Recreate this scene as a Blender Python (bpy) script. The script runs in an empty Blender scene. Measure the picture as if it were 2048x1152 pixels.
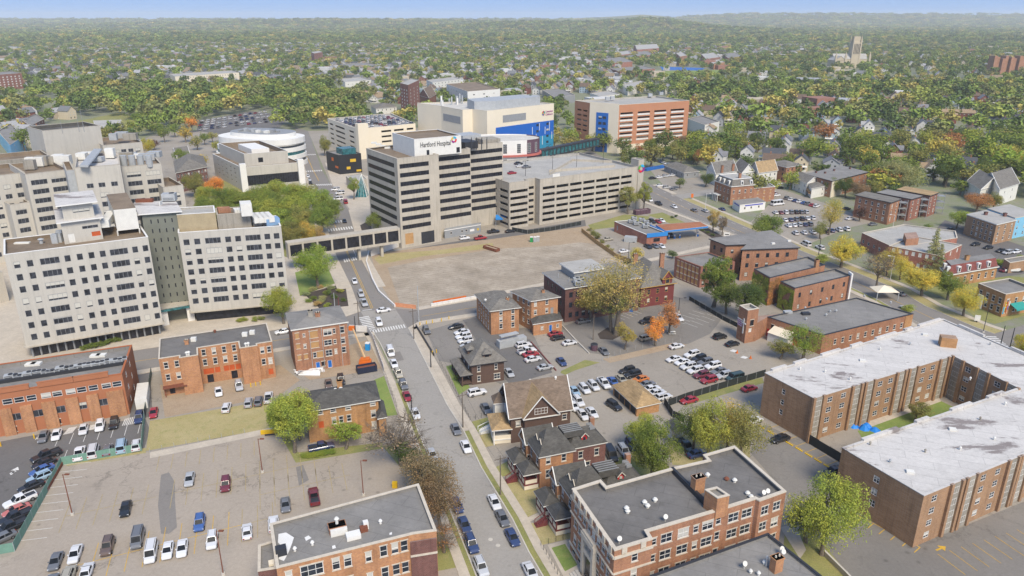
import bpy, math, random
from mathutils import Vector
R=random.Random(7)
scene=bpy.context.scene
COL=scene.collection
# ------------------------------------------------------------------ camera
F=1480.0; PITCH=math.atan(538/F); H=88.0
cam=bpy.data.cameras.new('camera'); cam.lens=F/2048*36; cam.sensor_width=36; cam.clip_end=60000; cam.clip_start=1
camo=bpy.data.objects.new('camera',cam); COL.objects.link(camo)
camo.location=(0,0,H); camo.rotation_euler=(math.pi/2-PITCH,0,0); scene.camera=camo
# ------------------------------------------------------------------ sky, sun, exposure
SUN_EL=math.radians(48); SUN_AZ=math.radians(158)      # azimuth measured clockwise from +Y (view direction)
world=bpy.data.worlds.new('World'); scene.world=world; world.use_nodes=True
wn=world.node_tree; bg=wn.nodes['Background']
sky=wn.nodes.new('ShaderNodeTexSky'); sky.sky_type='NISHITA'; sky.sun_disc=False
sky.sun_elevation=SUN_EL; sky.sun_rotation=SUN_AZ; sky.air_density=1.0; sky.dust_density=0.3; sky.ozone_density=1.2
tcw=wn.nodes.new('ShaderNodeTexCoord'); vm=wn.nodes.new('ShaderNodeVectorMath'); vm.operation='ADD'; vm.inputs[1].default_value=(0,0,.45)   # clearer air low down than the model's default
wn.links.new(tcw.outputs['Generated'],vm.inputs[0]); wn.links.new(vm.outputs[0],sky.inputs['Vector'])
wn.links.new(sky.outputs[0],bg.inputs[0]); bg.inputs[1].default_value=0.12
sl=bpy.data.lights.new('sun','SUN'); sl.energy=2.1; sl.angle=math.radians(22); sl.color=(1,0.9,0.75)
so=bpy.data.objects.new('sun',sl); COL.objects.link(so)
sd=Vector((math.sin(SUN_AZ)*math.cos(SUN_EL),math.cos(SUN_AZ)*math.cos(SUN_EL),math.sin(SUN_EL)))
so.rotation_euler=sd.to_track_quat('Z','Y').to_euler(); so.location=(0,0,300)
vs=scene.view_settings; vs.view_transform='Standard'; vs.look='None'; vs.exposure=1.15; vs.gamma=1; vs.use_curve_mapping=False
scene.cycles.max_bounces=5; scene.cycles.diffuse_bounces=3; scene.cycles.glossy_bounces=2; scene.cycles.transmission_bounces=3
scene.cycles.volume_bounces=1; scene.cycles.transparent_max_bounces=6

# ------------------------------------------------------------------ measuring: photo pixel (2048 wide) + height -> place
def G(px,py,z=0.0):
    x=(px-1024)/F; u=(576-py)/F
    c,s=math.cos(PITCH),math.sin(PITCH)
    d=(x,c+u*s,-s+u*c); t=(z-H)/d[2]
    return (d[0]*t,d[1]*t)
def pix(x,y,z=0.0):
    c,s=math.cos(PITCH),math.sin(PITCH); zz=z-H
    dep=y*c-zz*s; up=y*s+zz*c
    return (1024+F*x/dep, 576-F*up/dep)
def ZH(b,t):                       # height of a vertical edge from its foot and top pixels
    return H*(1-G(*b)[1]/G(*t)[1])
def Q(l,f,r,z):                    # left, front, right roof corners in pixels at height z -> parallelogram, counter-clockwise
    L,A,C=G(*l,z),G(*f,z),G(*r,z)
    return [L,A,C,(L[0]+C[0]-A[0],L[1]+C[1]-A[1])]
def add(a,b,k=1): return (a[0]+b[0]*k,a[1]+b[1]*k)
def sub(a,b): return (a[0]-b[0],a[1]-b[1])
def ln(a): return math.hypot(a[0],a[1])
def unit(a):
    l=ln(a) or 1; return (a[0]/l,a[1]/l)
def lerp(a,b,t): return (a[0]+(b[0]-a[0])*t,a[1]+(b[1]-a[1])*t)
def cen(p): return (sum(q[0] for q in p)/len(p),sum(q[1] for q in p)/len(p))
def inpoly(x,y,P):
    c=False; j=len(P)-1
    for i in range(len(P)):
        if (P[i][1]>y)!=(P[j][1]>y) and x<(P[j][0]-P[i][0])*(y-P[i][1])/(P[j][1]-P[i][1])+P[i][0]: c=not c
        j=i
    return c
def inset(P,d):                    # inward offset of a counter-clockwise polygon
    n=len(P); o=[]
    for i in range(n):
        a,b,c=P[i-1],P[i],P[(i+1)%n]
        u,v=unit(sub(b,a)),unit(sub(c,b))
        n1,n2=(-u[1],u[0]),(-v[1],v[0])
        k=1+n1[0]*n2[0]+n1[1]*n2[1]
        k=max(k,0.25)
        o.append((b[0]+(n1[0]+n2[0])*d/k,b[1]+(n1[1]+n2[1])*d/k))
    return o
def area(P): return sum(P[i-1][0]*P[i][1]-P[i][0]*P[i-1][1] for i in range(len(P)))/2
def ccw(P): return list(P) if area(P)>0 else list(reversed(P))

# ------------------------------------------------------------------ mesh builder
class MB:
    def __init__(s): s.v=[]; s.f=[]; s.m=[]
    def face(s,pts,m=0):
        i=len(s.v); s.v+= [tuple(p) for p in pts]; s.f.append(tuple(range(i,i+len(pts)))); s.m.append(m)
    def prism(s,P,z0,z1,m=0,mt=None,bottom=False,sides=True):
        P=ccw(P); n=len(P)
        if sides:
            for i in range(n):
                a,b=P[i],P[(i+1)%n]
                s.face([(a[0],a[1],z0),(b[0],b[1],z0),(b[0],b[1],z1),(a[0],a[1],z1)],m)
        s.face([(p[0],p[1],z1) for p in P],m if mt is None else mt)
        if bottom: s.face([(p[0],p[1],z0) for p in reversed(P)],m)
    def box(s,x0,y0,z0,x1,y1,z1,m=0):
        s.prism([(x0,y0),(x1,y0),(x1,y1),(x0,y1)],z0,z1,m,bottom=True)
    def obox(s,c,d,l,w,z0,z1,m=0): # box of length l along unit direction d, width w, centred on c
        n=(-d[1],d[0]); a=add(add(c,d,-l/2),n,-w/2); b=add(add(c,d,l/2),n,-w/2)
        s.prism([a,b,add(b,n,w),add(a,n,w)],z0,z1,m,bottom=True)
    def bar(s,a,b,w,z0,z1,m=0):
        d=sub(b,a); s.obox(lerp(a,b,.5),unit(d),ln(d),w,z0,z1,m)
    def tube(s,a,b,r0,r1=None,n=6,m=0,cap=True):
        r1=r0 if r1 is None else r1
        a,b=Vector(a),Vector(b); d=(b-a).normalized(); x=d.orthogonal().normalized(); y=d.cross(x)
        i=len(s.v)
        for q,r in ((a,r0),(b,r1)):
            for k in range(n):
                t=2*math.pi*k/n; s.v.append(tuple(q+x*(math.cos(t)*r)+y*(math.sin(t)*r)))
        for k in range(n):
            s.f.append((i+k,i+(k+1)%n,i+n+(k+1)%n,i+n+k)); s.m.append(m)
        if cap: s.f.append(tuple(i+n+k for k in range(n))); s.m.append(m)
    def wall(s,a,b,z0,z1,holes,dep=.2,m=0,mr=None):
        """wall from a to b (outside on the right of a->b) with real openings (u0,u1,za,zb)"""
        d=unit(sub(b,a)); L=ln(sub(b,a)); n=(d[1],-d[0]); mr=m if mr is None else mr
        hs=[h for h in holes if h[0]>0.01 and h[1]<L-.01 and h[2]>=z0 and h[3]<=z1]
        P=lambda u,z,k=0:(a[0]+d[0]*u-n[0]*k,a[1]+d[1]*u-n[1]*k,z)
        zs=sorted({round(z0,3),round(z1,3)}|{round(h[2],3) for h in hs}|{round(h[3],3) for h in hs})
        for za,zb in zip(zs,zs[1:]):
            row=sorted([h for h in hs if h[2]<zb-.001 and h[3]>za+.001])
            u=0
            for h in row:
                if h[0]>u+.001: s.face([P(u,za),P(h[0],za),P(h[0],zb),P(u,zb)],m)
                u=max(u,h[1])
            if u<L: s.face([P(u,za),P(L,za),P(L,zb),P(u,zb)],m)
        for u0,u1,za,zb in hs:
            s.face([P(u0,za),P(u1,za),P(u1,za,dep),P(u0,za,dep)],mr)
            s.face([P(u0,zb,dep),P(u1,zb,dep),P(u1,zb),P(u0,zb)],mr)
            s.face([P(u0,za),P(u0,za,dep),P(u0,zb,dep),P(u0,zb)],mr)
            s.face([P(u1,za,dep),P(u1,za),P(u1,zb),P(u1,zb,dep)],mr)
    def mesh(s,name,mats,origin=(0,0,0),smooth=False):
        me=bpy.data.meshes.new(name); ox,oy,oz=origin
        me.from_pydata([(x-ox,y-oy,z-oz) for x,y,z in s.v],[],s.f)
        for t in (mats if isinstance(mats,(list,tuple)) else [mats]): me.materials.append(t)
        me.polygons.foreach_set('material_index',s.m)
        if smooth: me.polygons.foreach_set('use_smooth',[True]*len(s.f))
        me.update(); return me
    def build(s,name,mats,parent=None,origin=None,kind=None,smooth=False,label=None):
        if origin is None: origin=tuple(parent['o']) if parent is not None and 'o' in parent else (0,0,0)
        o=bpy.data.objects.new(name,s.mesh(name,mats,origin,smooth)); COL.objects.link(o)
        if parent is not None: o.parent=parent
        else: o.location=origin
        if kind: o['kind']=kind
        if label: o['label']=label
        return o
def inst(name,me,parent=None,loc=(0,0,0),rz=0,sc=None,color=None):
    o=bpy.data.objects.new(name,me); COL.objects.link(o); o.parent=parent; o.location=loc; o.rotation_euler=(0,0,rz)
    if sc: o.scale=sc
    if color: o.color=color
    return o
# ------------------------------------------------------------------ things and labels
THINGS=[]       # (object, lead, place, fixed)
LAND=[]         # landmarks for placing words
def root(name,label,cat,at,z=0.0,group=None,rz=0):
    o=bpy.data.objects.new(name,None); COL.objects.link(o); o.empty_display_size=1
    o.location=(at[0],at[1],z); o.rotation_euler=(0,0,rz); o['o']=(at[0],at[1],z)
    tag(o,label,cat,group); return o
def tag(o,label,cat,group=None):
    o['category']=cat
    if group: o['group']=group
    THINGS.append([o,label])
    return o
ORD=['leftmost','second from left','third from left','fourth from left','fifth from left','sixth from left','seventh from left','eighth from left','ninth from left','tenth from left','eleventh from left','twelfth from left']
def finish_labels():
    by={}
    for o,l in THINGS: by.setdefault(l,[]).append(o)
    for l,os_ in by.items():
        if len(os_)==1: os_[0]['label']=l; continue
        def sx(o):
            if o.type=='MESH' and o.location.length<1e-6:
                b=o.bound_box; return pix(sum(c[0] for c in b)/8,sum(c[1] for c in b)/8)
            return pix(o.location.x,o.location.y)
        os_.sort(key=lambda o:sx(o)[0])
        n=len(os_)
        if n<=12:
            for i,o in enumerate(os_):
                w=ORD[i]
                if i==n-1 and n>1: w='rightmost'
                elif i>n/2 and n-1-i<len(ORD): w=ORD[n-1-i].replace('left','right')
                o['label']=w+' '+l
        else:           # several depth bands, each numbered from the left
            os_.sort(key=lambda o:o.location.y)
            nb=math.ceil(n/10); per=math.ceil(n/nb); names=['nearest','second nearest','third nearest','fourth nearest','fifth nearest','sixth nearest','seventh nearest','eighth nearest','ninth nearest','tenth nearest','eleventh nearest','twelfth nearest','thirteenth nearest']
            for b in range(nb):
                sub_=sorted(os_[b*per:(b+1)*per],key=lambda o:sx(o)[0])
                for i,o in enumerate(sub_):
                    w=ORD[i] if i<len(sub_)-1 else 'rightmost'
                    o['label']=f'{l}, {w}, {names[min(b,12)]} row'
    for o,l in THINGS:
        w=o['label'].split()
        if len(w)>16: o['label']=' '.join(w[:16]); print('CUT',' '.join(w))

# ------------------------------------------------------------------ materials
MAT={}
def srgb(h):
    h=h.lstrip('#'); c=[int(h[i:i+2],16)/255 for i in (0,2,4)]
    return tuple(((x+.055)/1.055)**2.4 if x>.04045 else x/12.92 for x in c)+(1,)
def mk(name):
    m=bpy.data.materials.new(name); m.use_nodes=True; MAT[name]=m
    nt=m.node_tree; return m,nt,nt.nodes['Principled BSDF']
def noise(nt,scale,detail=4,rough=.6,coord='Object',stretch=None,dist=0):
    tc=nt.nodes.new('ShaderNodeTexCoord'); n=nt.nodes.new('ShaderNodeTexNoise')
    n.inputs['Scale'].default_value=scale; n.inputs['Detail'].default_value=detail; n.inputs['Roughness'].default_value=rough; n.inputs['Distortion'].default_value=dist
    if coord=='World':
        g=nt.nodes.new('ShaderNodeNewGeometry'); src=g.outputs['Position']
    else: src=tc.outputs[coord]
    if stretch:
        mp=nt.nodes.new('ShaderNodeMapping'); mp.inputs['Scale'].default_value=stretch[:3]
        if len(stretch)>3: mp.inputs['Rotation'].default_value=(0,0,stretch[3])
        nt.links.new(src,mp.inputs[0]); src=mp.outputs[0]
    nt.links.new(src,n.inputs['Vector']); return n
def ramp(nt,src,p0,c0,p1,c1):
    r=nt.nodes.new('ShaderNodeValToRGB'); e=r.color_ramp.elements
    e[0].position=p0; e[0].color=c0; e[1].position=p1; e[1].color=c1
    nt.links.new(src,r.inputs[0]); return r
def mix(nt,a,b,fac,mode='MIX'):
    m=nt.nodes.new('ShaderNodeMix'); m.data_type='RGBA'; m.blend_type=mode
    for sck,v in ((m.inputs[0],fac),(m.inputs[6],a),(m.inputs[7],b)):
        if hasattr(v,'links'): nt.links.new(v,sck)
        else: sck.default_value=v
    return m.outputs[2]
def g1(v): return (v,v,v,1)
def plain(name,c,rough=.85,var=.12,scale=.6,streak=False,metal=0,bump=0,coord='World',fine=4.0,spec=.3):
    """base colour with two scales of wear and optional rain streaks"""
    m,nt,b=mk(name); c=srgb(c) if isinstance(c,str) else tuple(c)+(1,)
    n1=noise(nt,scale,5,.65,coord); r1=ramp(nt,n1.outputs[0],.3,g1(1-var),.7,g1(1+var*.6))
    col=mix(nt,c,r1.outputs[0],1.0,'MULTIPLY')
    n2=noise(nt,fine,3,.7,coord); r2=ramp(nt,n2.outputs[0],.3,g1(1-var*.6),.7,g1(1+var*.4)); col=mix(nt,col,r2.outputs[0],1.0,'MULTIPLY')
    if streak:
        n3=noise(nt,1.0,4,.7,coord,(1.3,1.3,.09)); r3=ramp(nt,n3.outputs[0],.48,g1(1),.75,g1(1-var*2.2)); col=mix(nt,col,r3.outputs[0],1.0,'MULTIPLY')
    nt.links.new(col,b.inputs['Base Color']); b.inputs['Roughness'].default_value=rough; b.inputs['Metallic'].default_value=metal
    b.inputs['Specular IOR Level'].default_value=spec
    if bump:
        bp=nt.nodes.new('ShaderNodeBump'); bp.inputs['Strength'].default_value=bump; bp.inputs['Distance'].default_value=.05
        nt.links.new(n2.outputs[0],bp.inputs['Height']); nt.links.new(bp.outputs[0],b.inputs['Normal'])
    return m
def brickmat(name,c,c2,var=.2):
    """brickwork: coursing as faint relief and tone, patches of replaced brick"""
    m,nt,b=mk(name); c=srgb(c); c2=srgb(c2)
    g=nt.nodes.new('ShaderNodeNewGeometry'); sp=nt.nodes.new('ShaderNodeSeparateXYZ'); nt.links.new(g.outputs['Position'],sp.inputs[0])
    ad=nt.nodes.new('ShaderNodeMath'); ad.operation='ADD'; nt.links.new(sp.outputs[0],ad.inputs[0]); nt.links.new(sp.outputs[1],ad.inputs[1])
    cb=nt.nodes.new('ShaderNodeCombineXYZ'); nt.links.new(ad.outputs[0],cb.inputs[0]); nt.links.new(sp.outputs[2],cb.inputs[1])
    bt=nt.nodes.new('ShaderNodeTexBrick'); nt.links.new(cb.outputs[0],bt.inputs['Vector']); bt.inputs['Scale'].default_value=1
    bt.inputs['Brick Width'].default_value=.42; bt.inputs['Row Height'].default_value=.2; bt.inputs['Mortar Size'].default_value=.012
    bt.inputs['Color1'].default_value=c; bt.inputs['Color2'].default_value=c2; bt.inputs['Mortar'].default_value=tuple(.55*c[i]+.2 *.6 for i in range(3))+(1,)
    n1=noise(nt,.25,5,.7,'World'); r1=ramp(nt,n1.outputs[0],.3,g1(1-var),.7,g1(1+var)); col=mix(nt,bt.outputs[0],r1.outputs[0],1.0,'MULTIPLY')
    n3=noise(nt,1.0,4,.7,'World',(1.1,1.1,.08)); r3=ramp(nt,n3.outputs[0],.5,g1(1),.8,g1(.62)); col=mix(nt,col,r3.outputs[0],1.0,'MULTIPLY')
    nt.links.new(col,b.inputs['Base Color']); b.inputs['Roughness'].default_value=.9; b.inputs['Specular IOR Level'].default_value=.2
    return m
def asphalt(name,c,crack=.5,stain=.35,crackscale=.09):
    m,nt,b=mk(name); c=srgb(c)
    n1=noise(nt,.035,6,.65,'World'); r1=ramp(nt,n1.outputs[0],.32,g1(1-stain*.6),.68,g1(1+stain*.25)); col=mix(nt,c,r1.outputs[0],1.0,'MULTIPLY')
    nd=noise(nt,.12,6,.75,'World',(1,1,1),1.5); rd=ramp(nt,nd.outputs[0],.60,g1(1),.78,g1(1-stain)); col=mix(nt,col,rd.outputs[0],1.0,'MULTIPLY')
    n2=noise(nt,1.7,5,.8,'World'); r2=ramp(nt,n2.outputs[0],.3,g1(.86),.7,g1(1.08)); col=mix(nt,col,r2.outputs[0],1.0,'MULTIPLY')
    # drips of oil where cars stand
    gs=nt.nodes.new('ShaderNodeNewGeometry'); vo=nt.nodes.new('ShaderNodeTexVoronoi'); vo.inputs['Scale'].default_value=.3; nt.links.new(gs.outputs['Position'],vo.inputs['Vector']); ro=ramp(nt,vo.outputs['Distance'],.06,g1(.72),.17,g1(1)); no=noise(nt,.09,2,.5,'World'); rn=ramp(nt,no.outputs[0],.48,g1(0),.56,g1(1)); oc=mix(nt,g1(1),ro.outputs[0],rn.outputs[0]); col=mix(nt,col,oc,1.0,'MULTIPLY')
    g=nt.nodes.new('ShaderNodeNewGeometry'); nw=noise(nt,.25,5,.7,'World'); w=mix(nt,g.outputs['Position'],nw.outputs['Color'],1.0,'ADD')
    # warped coordinates for cracks
    sc=nt.nodes.new('ShaderNodeVectorMath'); sc.operation='MULTIPLY_ADD'; nt.links.new(nw.outputs['Color'],sc.inputs[0]); sc.inputs[1].default_value=(9,9,0); nt.links.new(g.outputs['Position'],sc.inputs[2])
    v=nt.nodes.new('ShaderNodeTexVoronoi'); v.feature='DISTANCE_TO_EDGE'; v.inputs['Scale'].default_value=crackscale; nt.links.new(sc.outputs[0],v.inputs['Vector'])
    rc=ramp(nt,v.outputs['Distance'],.0,g1(1-crack),.018,g1(1)); 
    nm=noise(nt,.05,2,.5,'World'); rm=ramp(nt,nm.outputs[0],.45,g1(0),.6,g1(1))
    cr=mix(nt,g1(1),rc.outputs[0],rm.outputs[0]); col=mix(nt,col,cr,1.0,'MULTIPLY')
    nt.links.new(col,b.inputs['Base Color']); b.inputs['Roughness'].default_value=.92; b.inputs['Specular IOR Level'].default_value=.2
    return m
def grassmat(name,c,c2,c3):
    m,nt,b=mk(name)
    n1=noise(nt,.12,6,.7,'World'); r=ramp(nt,n1.outputs[0],.35,srgb(c),.62,srgb(c2)); n2=noise(nt,.5,5,.75,'World'); r2=ramp(nt,n2.outputs[0],.5,g1(0),.75,g1(1))
    col=mix(nt,r.outputs[0],srgb(c3),r2.outputs[0]); n3=noise(nt,5,4,.8,'World'); r3=ramp(nt,n3.outputs[0],.3,g1(.7),.7,g1(1.2)); col=mix(nt,col,r3.outputs[0],1.0,'MULTIPLY')
    nt.links.new(col,b.inputs['Base Color']); b.inputs['Roughness'].default_value=1; b.inputs['Specular IOR Level'].default_value=.1
    return m
def roofmembrane(name,c,patch='#4a4441',amount=.62,var=.15,stretch=(.05,.16,.1,.45),seams=True):
    """flat roof sheet with worn patches, lap seams and ponding stains"""
    m,nt,b=mk(name); c=srgb(c)
    n1=noise(nt,.12,5,.7,'World'); r1=ramp(nt,n1.outputs[0],.3,g1(1-var),.7,g1(1+var)); col=mix(nt,c,r1.outputs[0],1.0,'MULTIPLY')
    n2=noise(nt,1.5,5,.8,'World'); r2=ramp(nt,n2.outputs[0],.3,g1(.88),.7,g1(1.07)); col=mix(nt,col,r2.outputs[0],1.0,'MULTIPLY')
    if seams:
        g=nt.nodes.new('ShaderNodeNewGeometry'); mp=nt.nodes.new('ShaderNodeMapping'); mp.inputs['Rotation'].default_value=(0,0,.36); nt.links.new(g.outputs['Position'],mp.inputs[0])
        bt=nt.nodes.new('ShaderNodeTexBrick'); bt.inputs['Scale'].default_value=1; bt.inputs['Brick Width'].default_value=9; bt.inputs['Row Height'].default_value=2.6; bt.inputs['Mortar Size'].default_value=.05
        bt.inputs['Color1'].default_value=g1(1); bt.inputs['Color2'].default_value=g1(.93); bt.inputs['Mortar'].default_value=g1(.72); nt.links.new(mp.outputs[0],bt.inputs['Vector'])
        col=mix(nt,col,bt.outputs[0],1.0,'MULTIPLY')
    if patch:
        n3=noise(nt,1.0,7,.7,'World',stretch,.3); r3=ramp(nt,n3.outputs[0],amount,g1(0),amount+.045,g1(1)); col=mix(nt,col,srgb(patch),r3.outputs[0])
        n4=noise(nt,.35,4,.7,'World'); r4=ramp(nt,n4.outputs[0],.52,g1(1),.72,g1(.86)); col=mix(nt,col,r4.outputs[0],1.0,'MULTIPLY')
    nt.links.new(col,b.inputs['Base Color']); b.inputs['Roughness'].default_value=.8; b.inputs['Specular IOR Level'].default_value=.25
    return m
def shinglemat(name,c,var=.22):
    m,nt,b=mk(name); c=srgb(c)
    n1=noise(nt,.5,5,.75,'World'); r1=ramp(nt,n1.outputs[0],.3,g1(1-var),.7,g1(1+var)); col=mix(nt,c,r1.outputs[0],1.0,'MULTIPLY')
    g=nt.nodes.new('ShaderNodeNewGeometry'); sp=nt.nodes.new('ShaderNodeSeparateXYZ'); nt.links.new(g.outputs['Position'],sp.inputs[0])
    ad=nt.nodes.new('ShaderNodeMath'); ad.operation='ADD'; nt.links.new(sp.outputs[0],ad.inputs[0]); nt.links.new(sp.outputs[1],ad.inputs[1])
    cb=nt.nodes.new('ShaderNodeCombineXYZ'); nt.links.new(ad.outputs[0],cb.inputs[0]); nt.links.new(sp.outputs[2],cb.inputs[1])
    bt=nt.nodes.new('ShaderNodeTexBrick'); nt.links.new(cb.outputs[0],bt.inputs['Vector']); bt.inputs['Scale'].default_value=1; bt.inputs['Brick Width'].default_value=.7; bt.inputs['Row Height'].default_value=.16
    bt.inputs['Mortar Size'].default_value=.01; bt.inputs['Color1'].default_value=g1(1.12); bt.inputs['Color2'].default_value=g1(.82); bt.inputs['Mortar'].default_value=g1(.6)
    col=mix(nt,col,bt.outputs[0],1.0,'MULTIPLY')
    nt.links.new(col,b.inputs['Base Color']); b.inputs['Roughness'].default_value=.9; b.inputs['Specular IOR Level'].default_value=.2
    return m
def glassmat(name,tint='#20262c',blind=.3,bcol='#b9b6ad'):
    """window glass with whatever hangs behind it: some panes have a blind drawn part way"""
    m,nt,b=mk(name); oi=nt.nodes.new('ShaderNodeObjectInfo'); tc=nt.nodes.new('ShaderNodeTexCoord')
    sp=nt.nodes.new('ShaderNodeSeparateXYZ'); nt.links.new(tc.outputs['Generated'],sp.inputs[0])
    # drawn if random < blind ; drop depends on random
    a=nt.nodes.new('ShaderNodeMath'); a.operation='LESS_THAN'; nt.links.new(oi.outputs['Random'],a.inputs[0]); a.inputs[1].default_value=blind
    k=nt.nodes.new('ShaderNodeMath'); k.operation='MULTIPLY'; nt.links.new(oi.outputs['Random'],k.inputs[0]); k.inputs[1].default_value=.9/max(blind,.01)
    c=nt.nodes.new('ShaderNodeMath'); c.operation='GREATER_THAN'; nt.links.new(sp.outputs[2],c.inputs[0]); nt.links.new(k.outputs[0],c.inputs[1])
    d=nt.nodes.new('ShaderNodeMath'); d.operation='MULTIPLY'; nt.links.new(a.outputs[0],d.inputs[0]); nt.links.new(c.outputs[0],d.inputs[1])
    n=noise(nt,.8,3,.6,'World'); r=ramp(nt,n.outputs[0],.35,tuple(x*.55 for x in srgb(tint)[:3])+(1,),.65,tuple(x*1.6 for x in srgb(tint)[:3])+(1,))
    col=mix(nt,r.outputs[0],srgb(bcol),d.outputs[0]); nt.links.new(col,b.inputs['Base Color'])
    b.inputs['Roughness'].default_value=.2; b.inputs['Specular IOR Level'].default_value=.35
    return m
def objcol(name,rough=.35,coat=0,var=.0,spec=.5):
    m,nt,b=mk(name); oi=nt.nodes.new('ShaderNodeObjectInfo'); col=oi.outputs['Color']
    if var:
        n=noise(nt,1.2,4,.7,'World'); r=ramp(nt,n.outputs[0],.3,g1(1-var),.7,g1(1+var)); col=mix(nt,col,r.outputs[0],1.0,'MULTIPLY')
    nt.links.new(col,b.inputs['Base Color']); b.inputs['Roughness'].default_value=rough; b.inputs['Coat Weight'].default_value=coat; b.inputs['Specular IOR Level'].default_value=spec
    return m
def leafmat(name):
    m,nt,b=mk(name); oi=nt.nodes.new('ShaderNodeObjectInfo'); g=nt.nodes.new('ShaderNodeNewGeometry')
    r=ramp(nt,g.outputs['Random Per Island'],0,(.8,.84,.76,1),1,(1.8,1.65,1.45,1)); col=mix(nt,oi.outputs['Color'],r.outputs[0],1.0,'MULTIPLY')
    n=noise(nt,.22,3,.6,'World'); r2=ramp(nt,n.outputs[0],.35,(.8,.88,.85,1),.65,(1.25,1.1,.9,1)); col=mix(nt,col,r2.outputs[0],1.0,'MULTIPLY')
    out=nt.nodes['Material Output']; d=nt.nodes.new('ShaderNodeBsdfDiffuse'); t=nt.nodes.new('ShaderNodeBsdfTranslucent'); ms=nt.nodes.new('ShaderNodeMixShader'); ms.inputs[0].default_value=.3
    nt.links.new(col,d.inputs[0]); nt.links.new(col,t.inputs[0]); nt.links.new(d.outputs[0],ms.inputs[1]); nt.links.new(t.outputs[0],ms.inputs[2]); nt.links.new(ms.outputs[0],out.inputs[0]); nt.nodes.remove(b)
    return m

LEAF=leafmat('leaves')
BARK=plain('bark','#6f665b',.95,.3,2)
BR_ORANGE=brickmat('orange brick','#b5845a','#a27353')
BR_RUST=brickmat('rust brick','#a67757','#936850')
BR_RED=brickmat('red brick','#956451','#835547')
BR_BROWN=brickmat('brown brick','#a48262','#947355',.12)
BR_TAN=brickmat('tan brick','#b08354','#9f764c',.25)
BR_DARK=brickmat('dark red brick','#754f47','#66443d')
BR_PINK=brickmat('pink brick','#a5705c','#955f4e')
STUCCO=plain('orange painted stucco','#a36a4a',.8,.06,.3)
CONC_W=plain('white concrete panel','#b8b3a8',.85,.07,.15,True)
CONC=plain('board marked concrete','#b3ab9c',.9,.12,.15,True)
CONC_D=plain('weathered concrete','#9c968a',.9,.18,.2,True)
CONC_G=plain('green grey brick','#75776c',.9,.12,.3)
CREAM=plain('cream panel','#dcd1ba',.7,.05,.1)
WHITE=plain('white paint','#dcdad4',.6,.06,.4)
OFFW=plain('off white siding','#d5d3cb',.7,.08,.6)
TRIM=plain('limestone trim','#c3b9a8',.8,.12,1)
BLUE=plain('blue panel','#1f62ae',.5,.06,.2)
BLUE_F=plain('blue fascia','#2f7fc4',.5,.06,.2)
GREYM=plain('grey painted metal','#8d8f90',.5,.1,.5)
DARKM=plain('dark metal','#33353a',.5,.15,.5)
BLACKM=plain('black panel','#26272a',.5,.1,.2)
GALV=plain('galvanised metal','#a6a9aa',.45,.15,.7)
RUST=plain('rusted steel','#7b4b38',.9,.25,1.5)
GREENM=plain('dark green metal','#2c4a42',.6,.15,.6)
ORANGEM=plain('orange terracotta panel','#b57f5f',.75,.06,.2)
REDP=plain('maroon paint','#743c3a',.7,.12,.7)
REDB=plain('bright red paint','#b3262b',.55,.08,.7)
YEL=plain('yellow paint','#d9b021',.6,.12,.7)
ORG=plain('safety orange','#cf6a22',.6,.1,.7)
PLY=plain('raw plywood','#b08a5c',.8,.15,.6)
BOARD_O=plain('orange boarding','#b8562a',.8,.12,.6)
MAROONB=plain('brown shingle siding','#5d4a41',.85,.1,1)
TEALG=plain('teal fabric','#2f8f86',.8,.08,.5)
R_BLACK=roofmembrane('black roof membrane','#706d69','#8a857c',.70,.22)
R_GREY=roofmembrane('grey roof membrane','#85827d','#55544f',.72,.16)
R_PEEL=roofmembrane('peeling grey roof','#85827d','#c6c2bb',.66,.2,(.2,.3,.2,.3))
R_WHITE=roofmembrane('white coated roof','#c6c2bc','#857d79',.565,.06,(.045,.14,.1,.42),True)
R_TAR=roofmembrane('brown gravel roof','#7e6f5d','#5c4e41',.62,.25,(.1,.1,.1,0),False)
R_LIGHT=roofmembrane('pale roof membrane','#a9a69f','#8a857c',.66,.12)
R_CREAM=roofmembrane('cream roof deck','#c3bfb6','#a9a499',.66,.1)
SH_GREY=shinglemat('grey shingles','#76726b')
SH_DARK=shinglemat('charcoal shingles','#565450')
SH_BROWN=shinglemat('brown shingles','#77685a')
SH_TAN=shinglemat('tan shingles','#a38a66')
SH_RED=shinglemat('red slate','#7c4a45')
GLASS=glassmat('window glass','#2a3038',.35)
GLASS_D=glassmat('dark strip glass','#23242a',.0)
GLASS_H=glassmat('hospital glass','#35373c',.3,'#c2bfb4')
GLASS_T=glassmat('teal glass','#2d5f63',.0)
GLASS_C=glassmat('car glass','#1b1f24',.0); GLASS_C.node_tree.nodes['Principled BSDF'].inputs['Specular IOR Level'].default_value=.12; GLASS_C.node_tree.nodes['Principled BSDF'].inputs['Roughness'].default_value=.35
PAINT=objcol('car paint',.3,.5)
SIDING=objcol('house siding',.8,0,.08,.2)
SHING=objcol('house shingles',.9,0,.2,.2)
TYRE=plain('tyre rubber','#1c1c1d',.9,.05)
HUB=plain('wheel rim','#8e9092',.35,.05,metal=.6)
LAMPW=plain('headlight lens','#d5d8da',.2,.03)
LAMPR=plain('tail light lens','#8a1512',.25,.03)
ASPH_T=asphalt('worn tan asphalt','#a3988a',.35,.22)
ASPH_R=asphalt('street asphalt','#9a958d',.3,.22)
ASPH_G=asphalt('grey lot asphalt','#9a9286',.35,.25)
ASPH_D=asphalt('dark sealed asphalt','#6d6a67',.25,.2)
ASPH_M=asphalt('mid grey lot asphalt','#827d76',.25,.3)
ASPH_N=asphalt('sealed street asphalt','#837e78',.2,.15)
SIDEW=plain('concrete pavement','#b8ad9c',.9,.12,.3,coord='World',fine=1.2)
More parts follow.
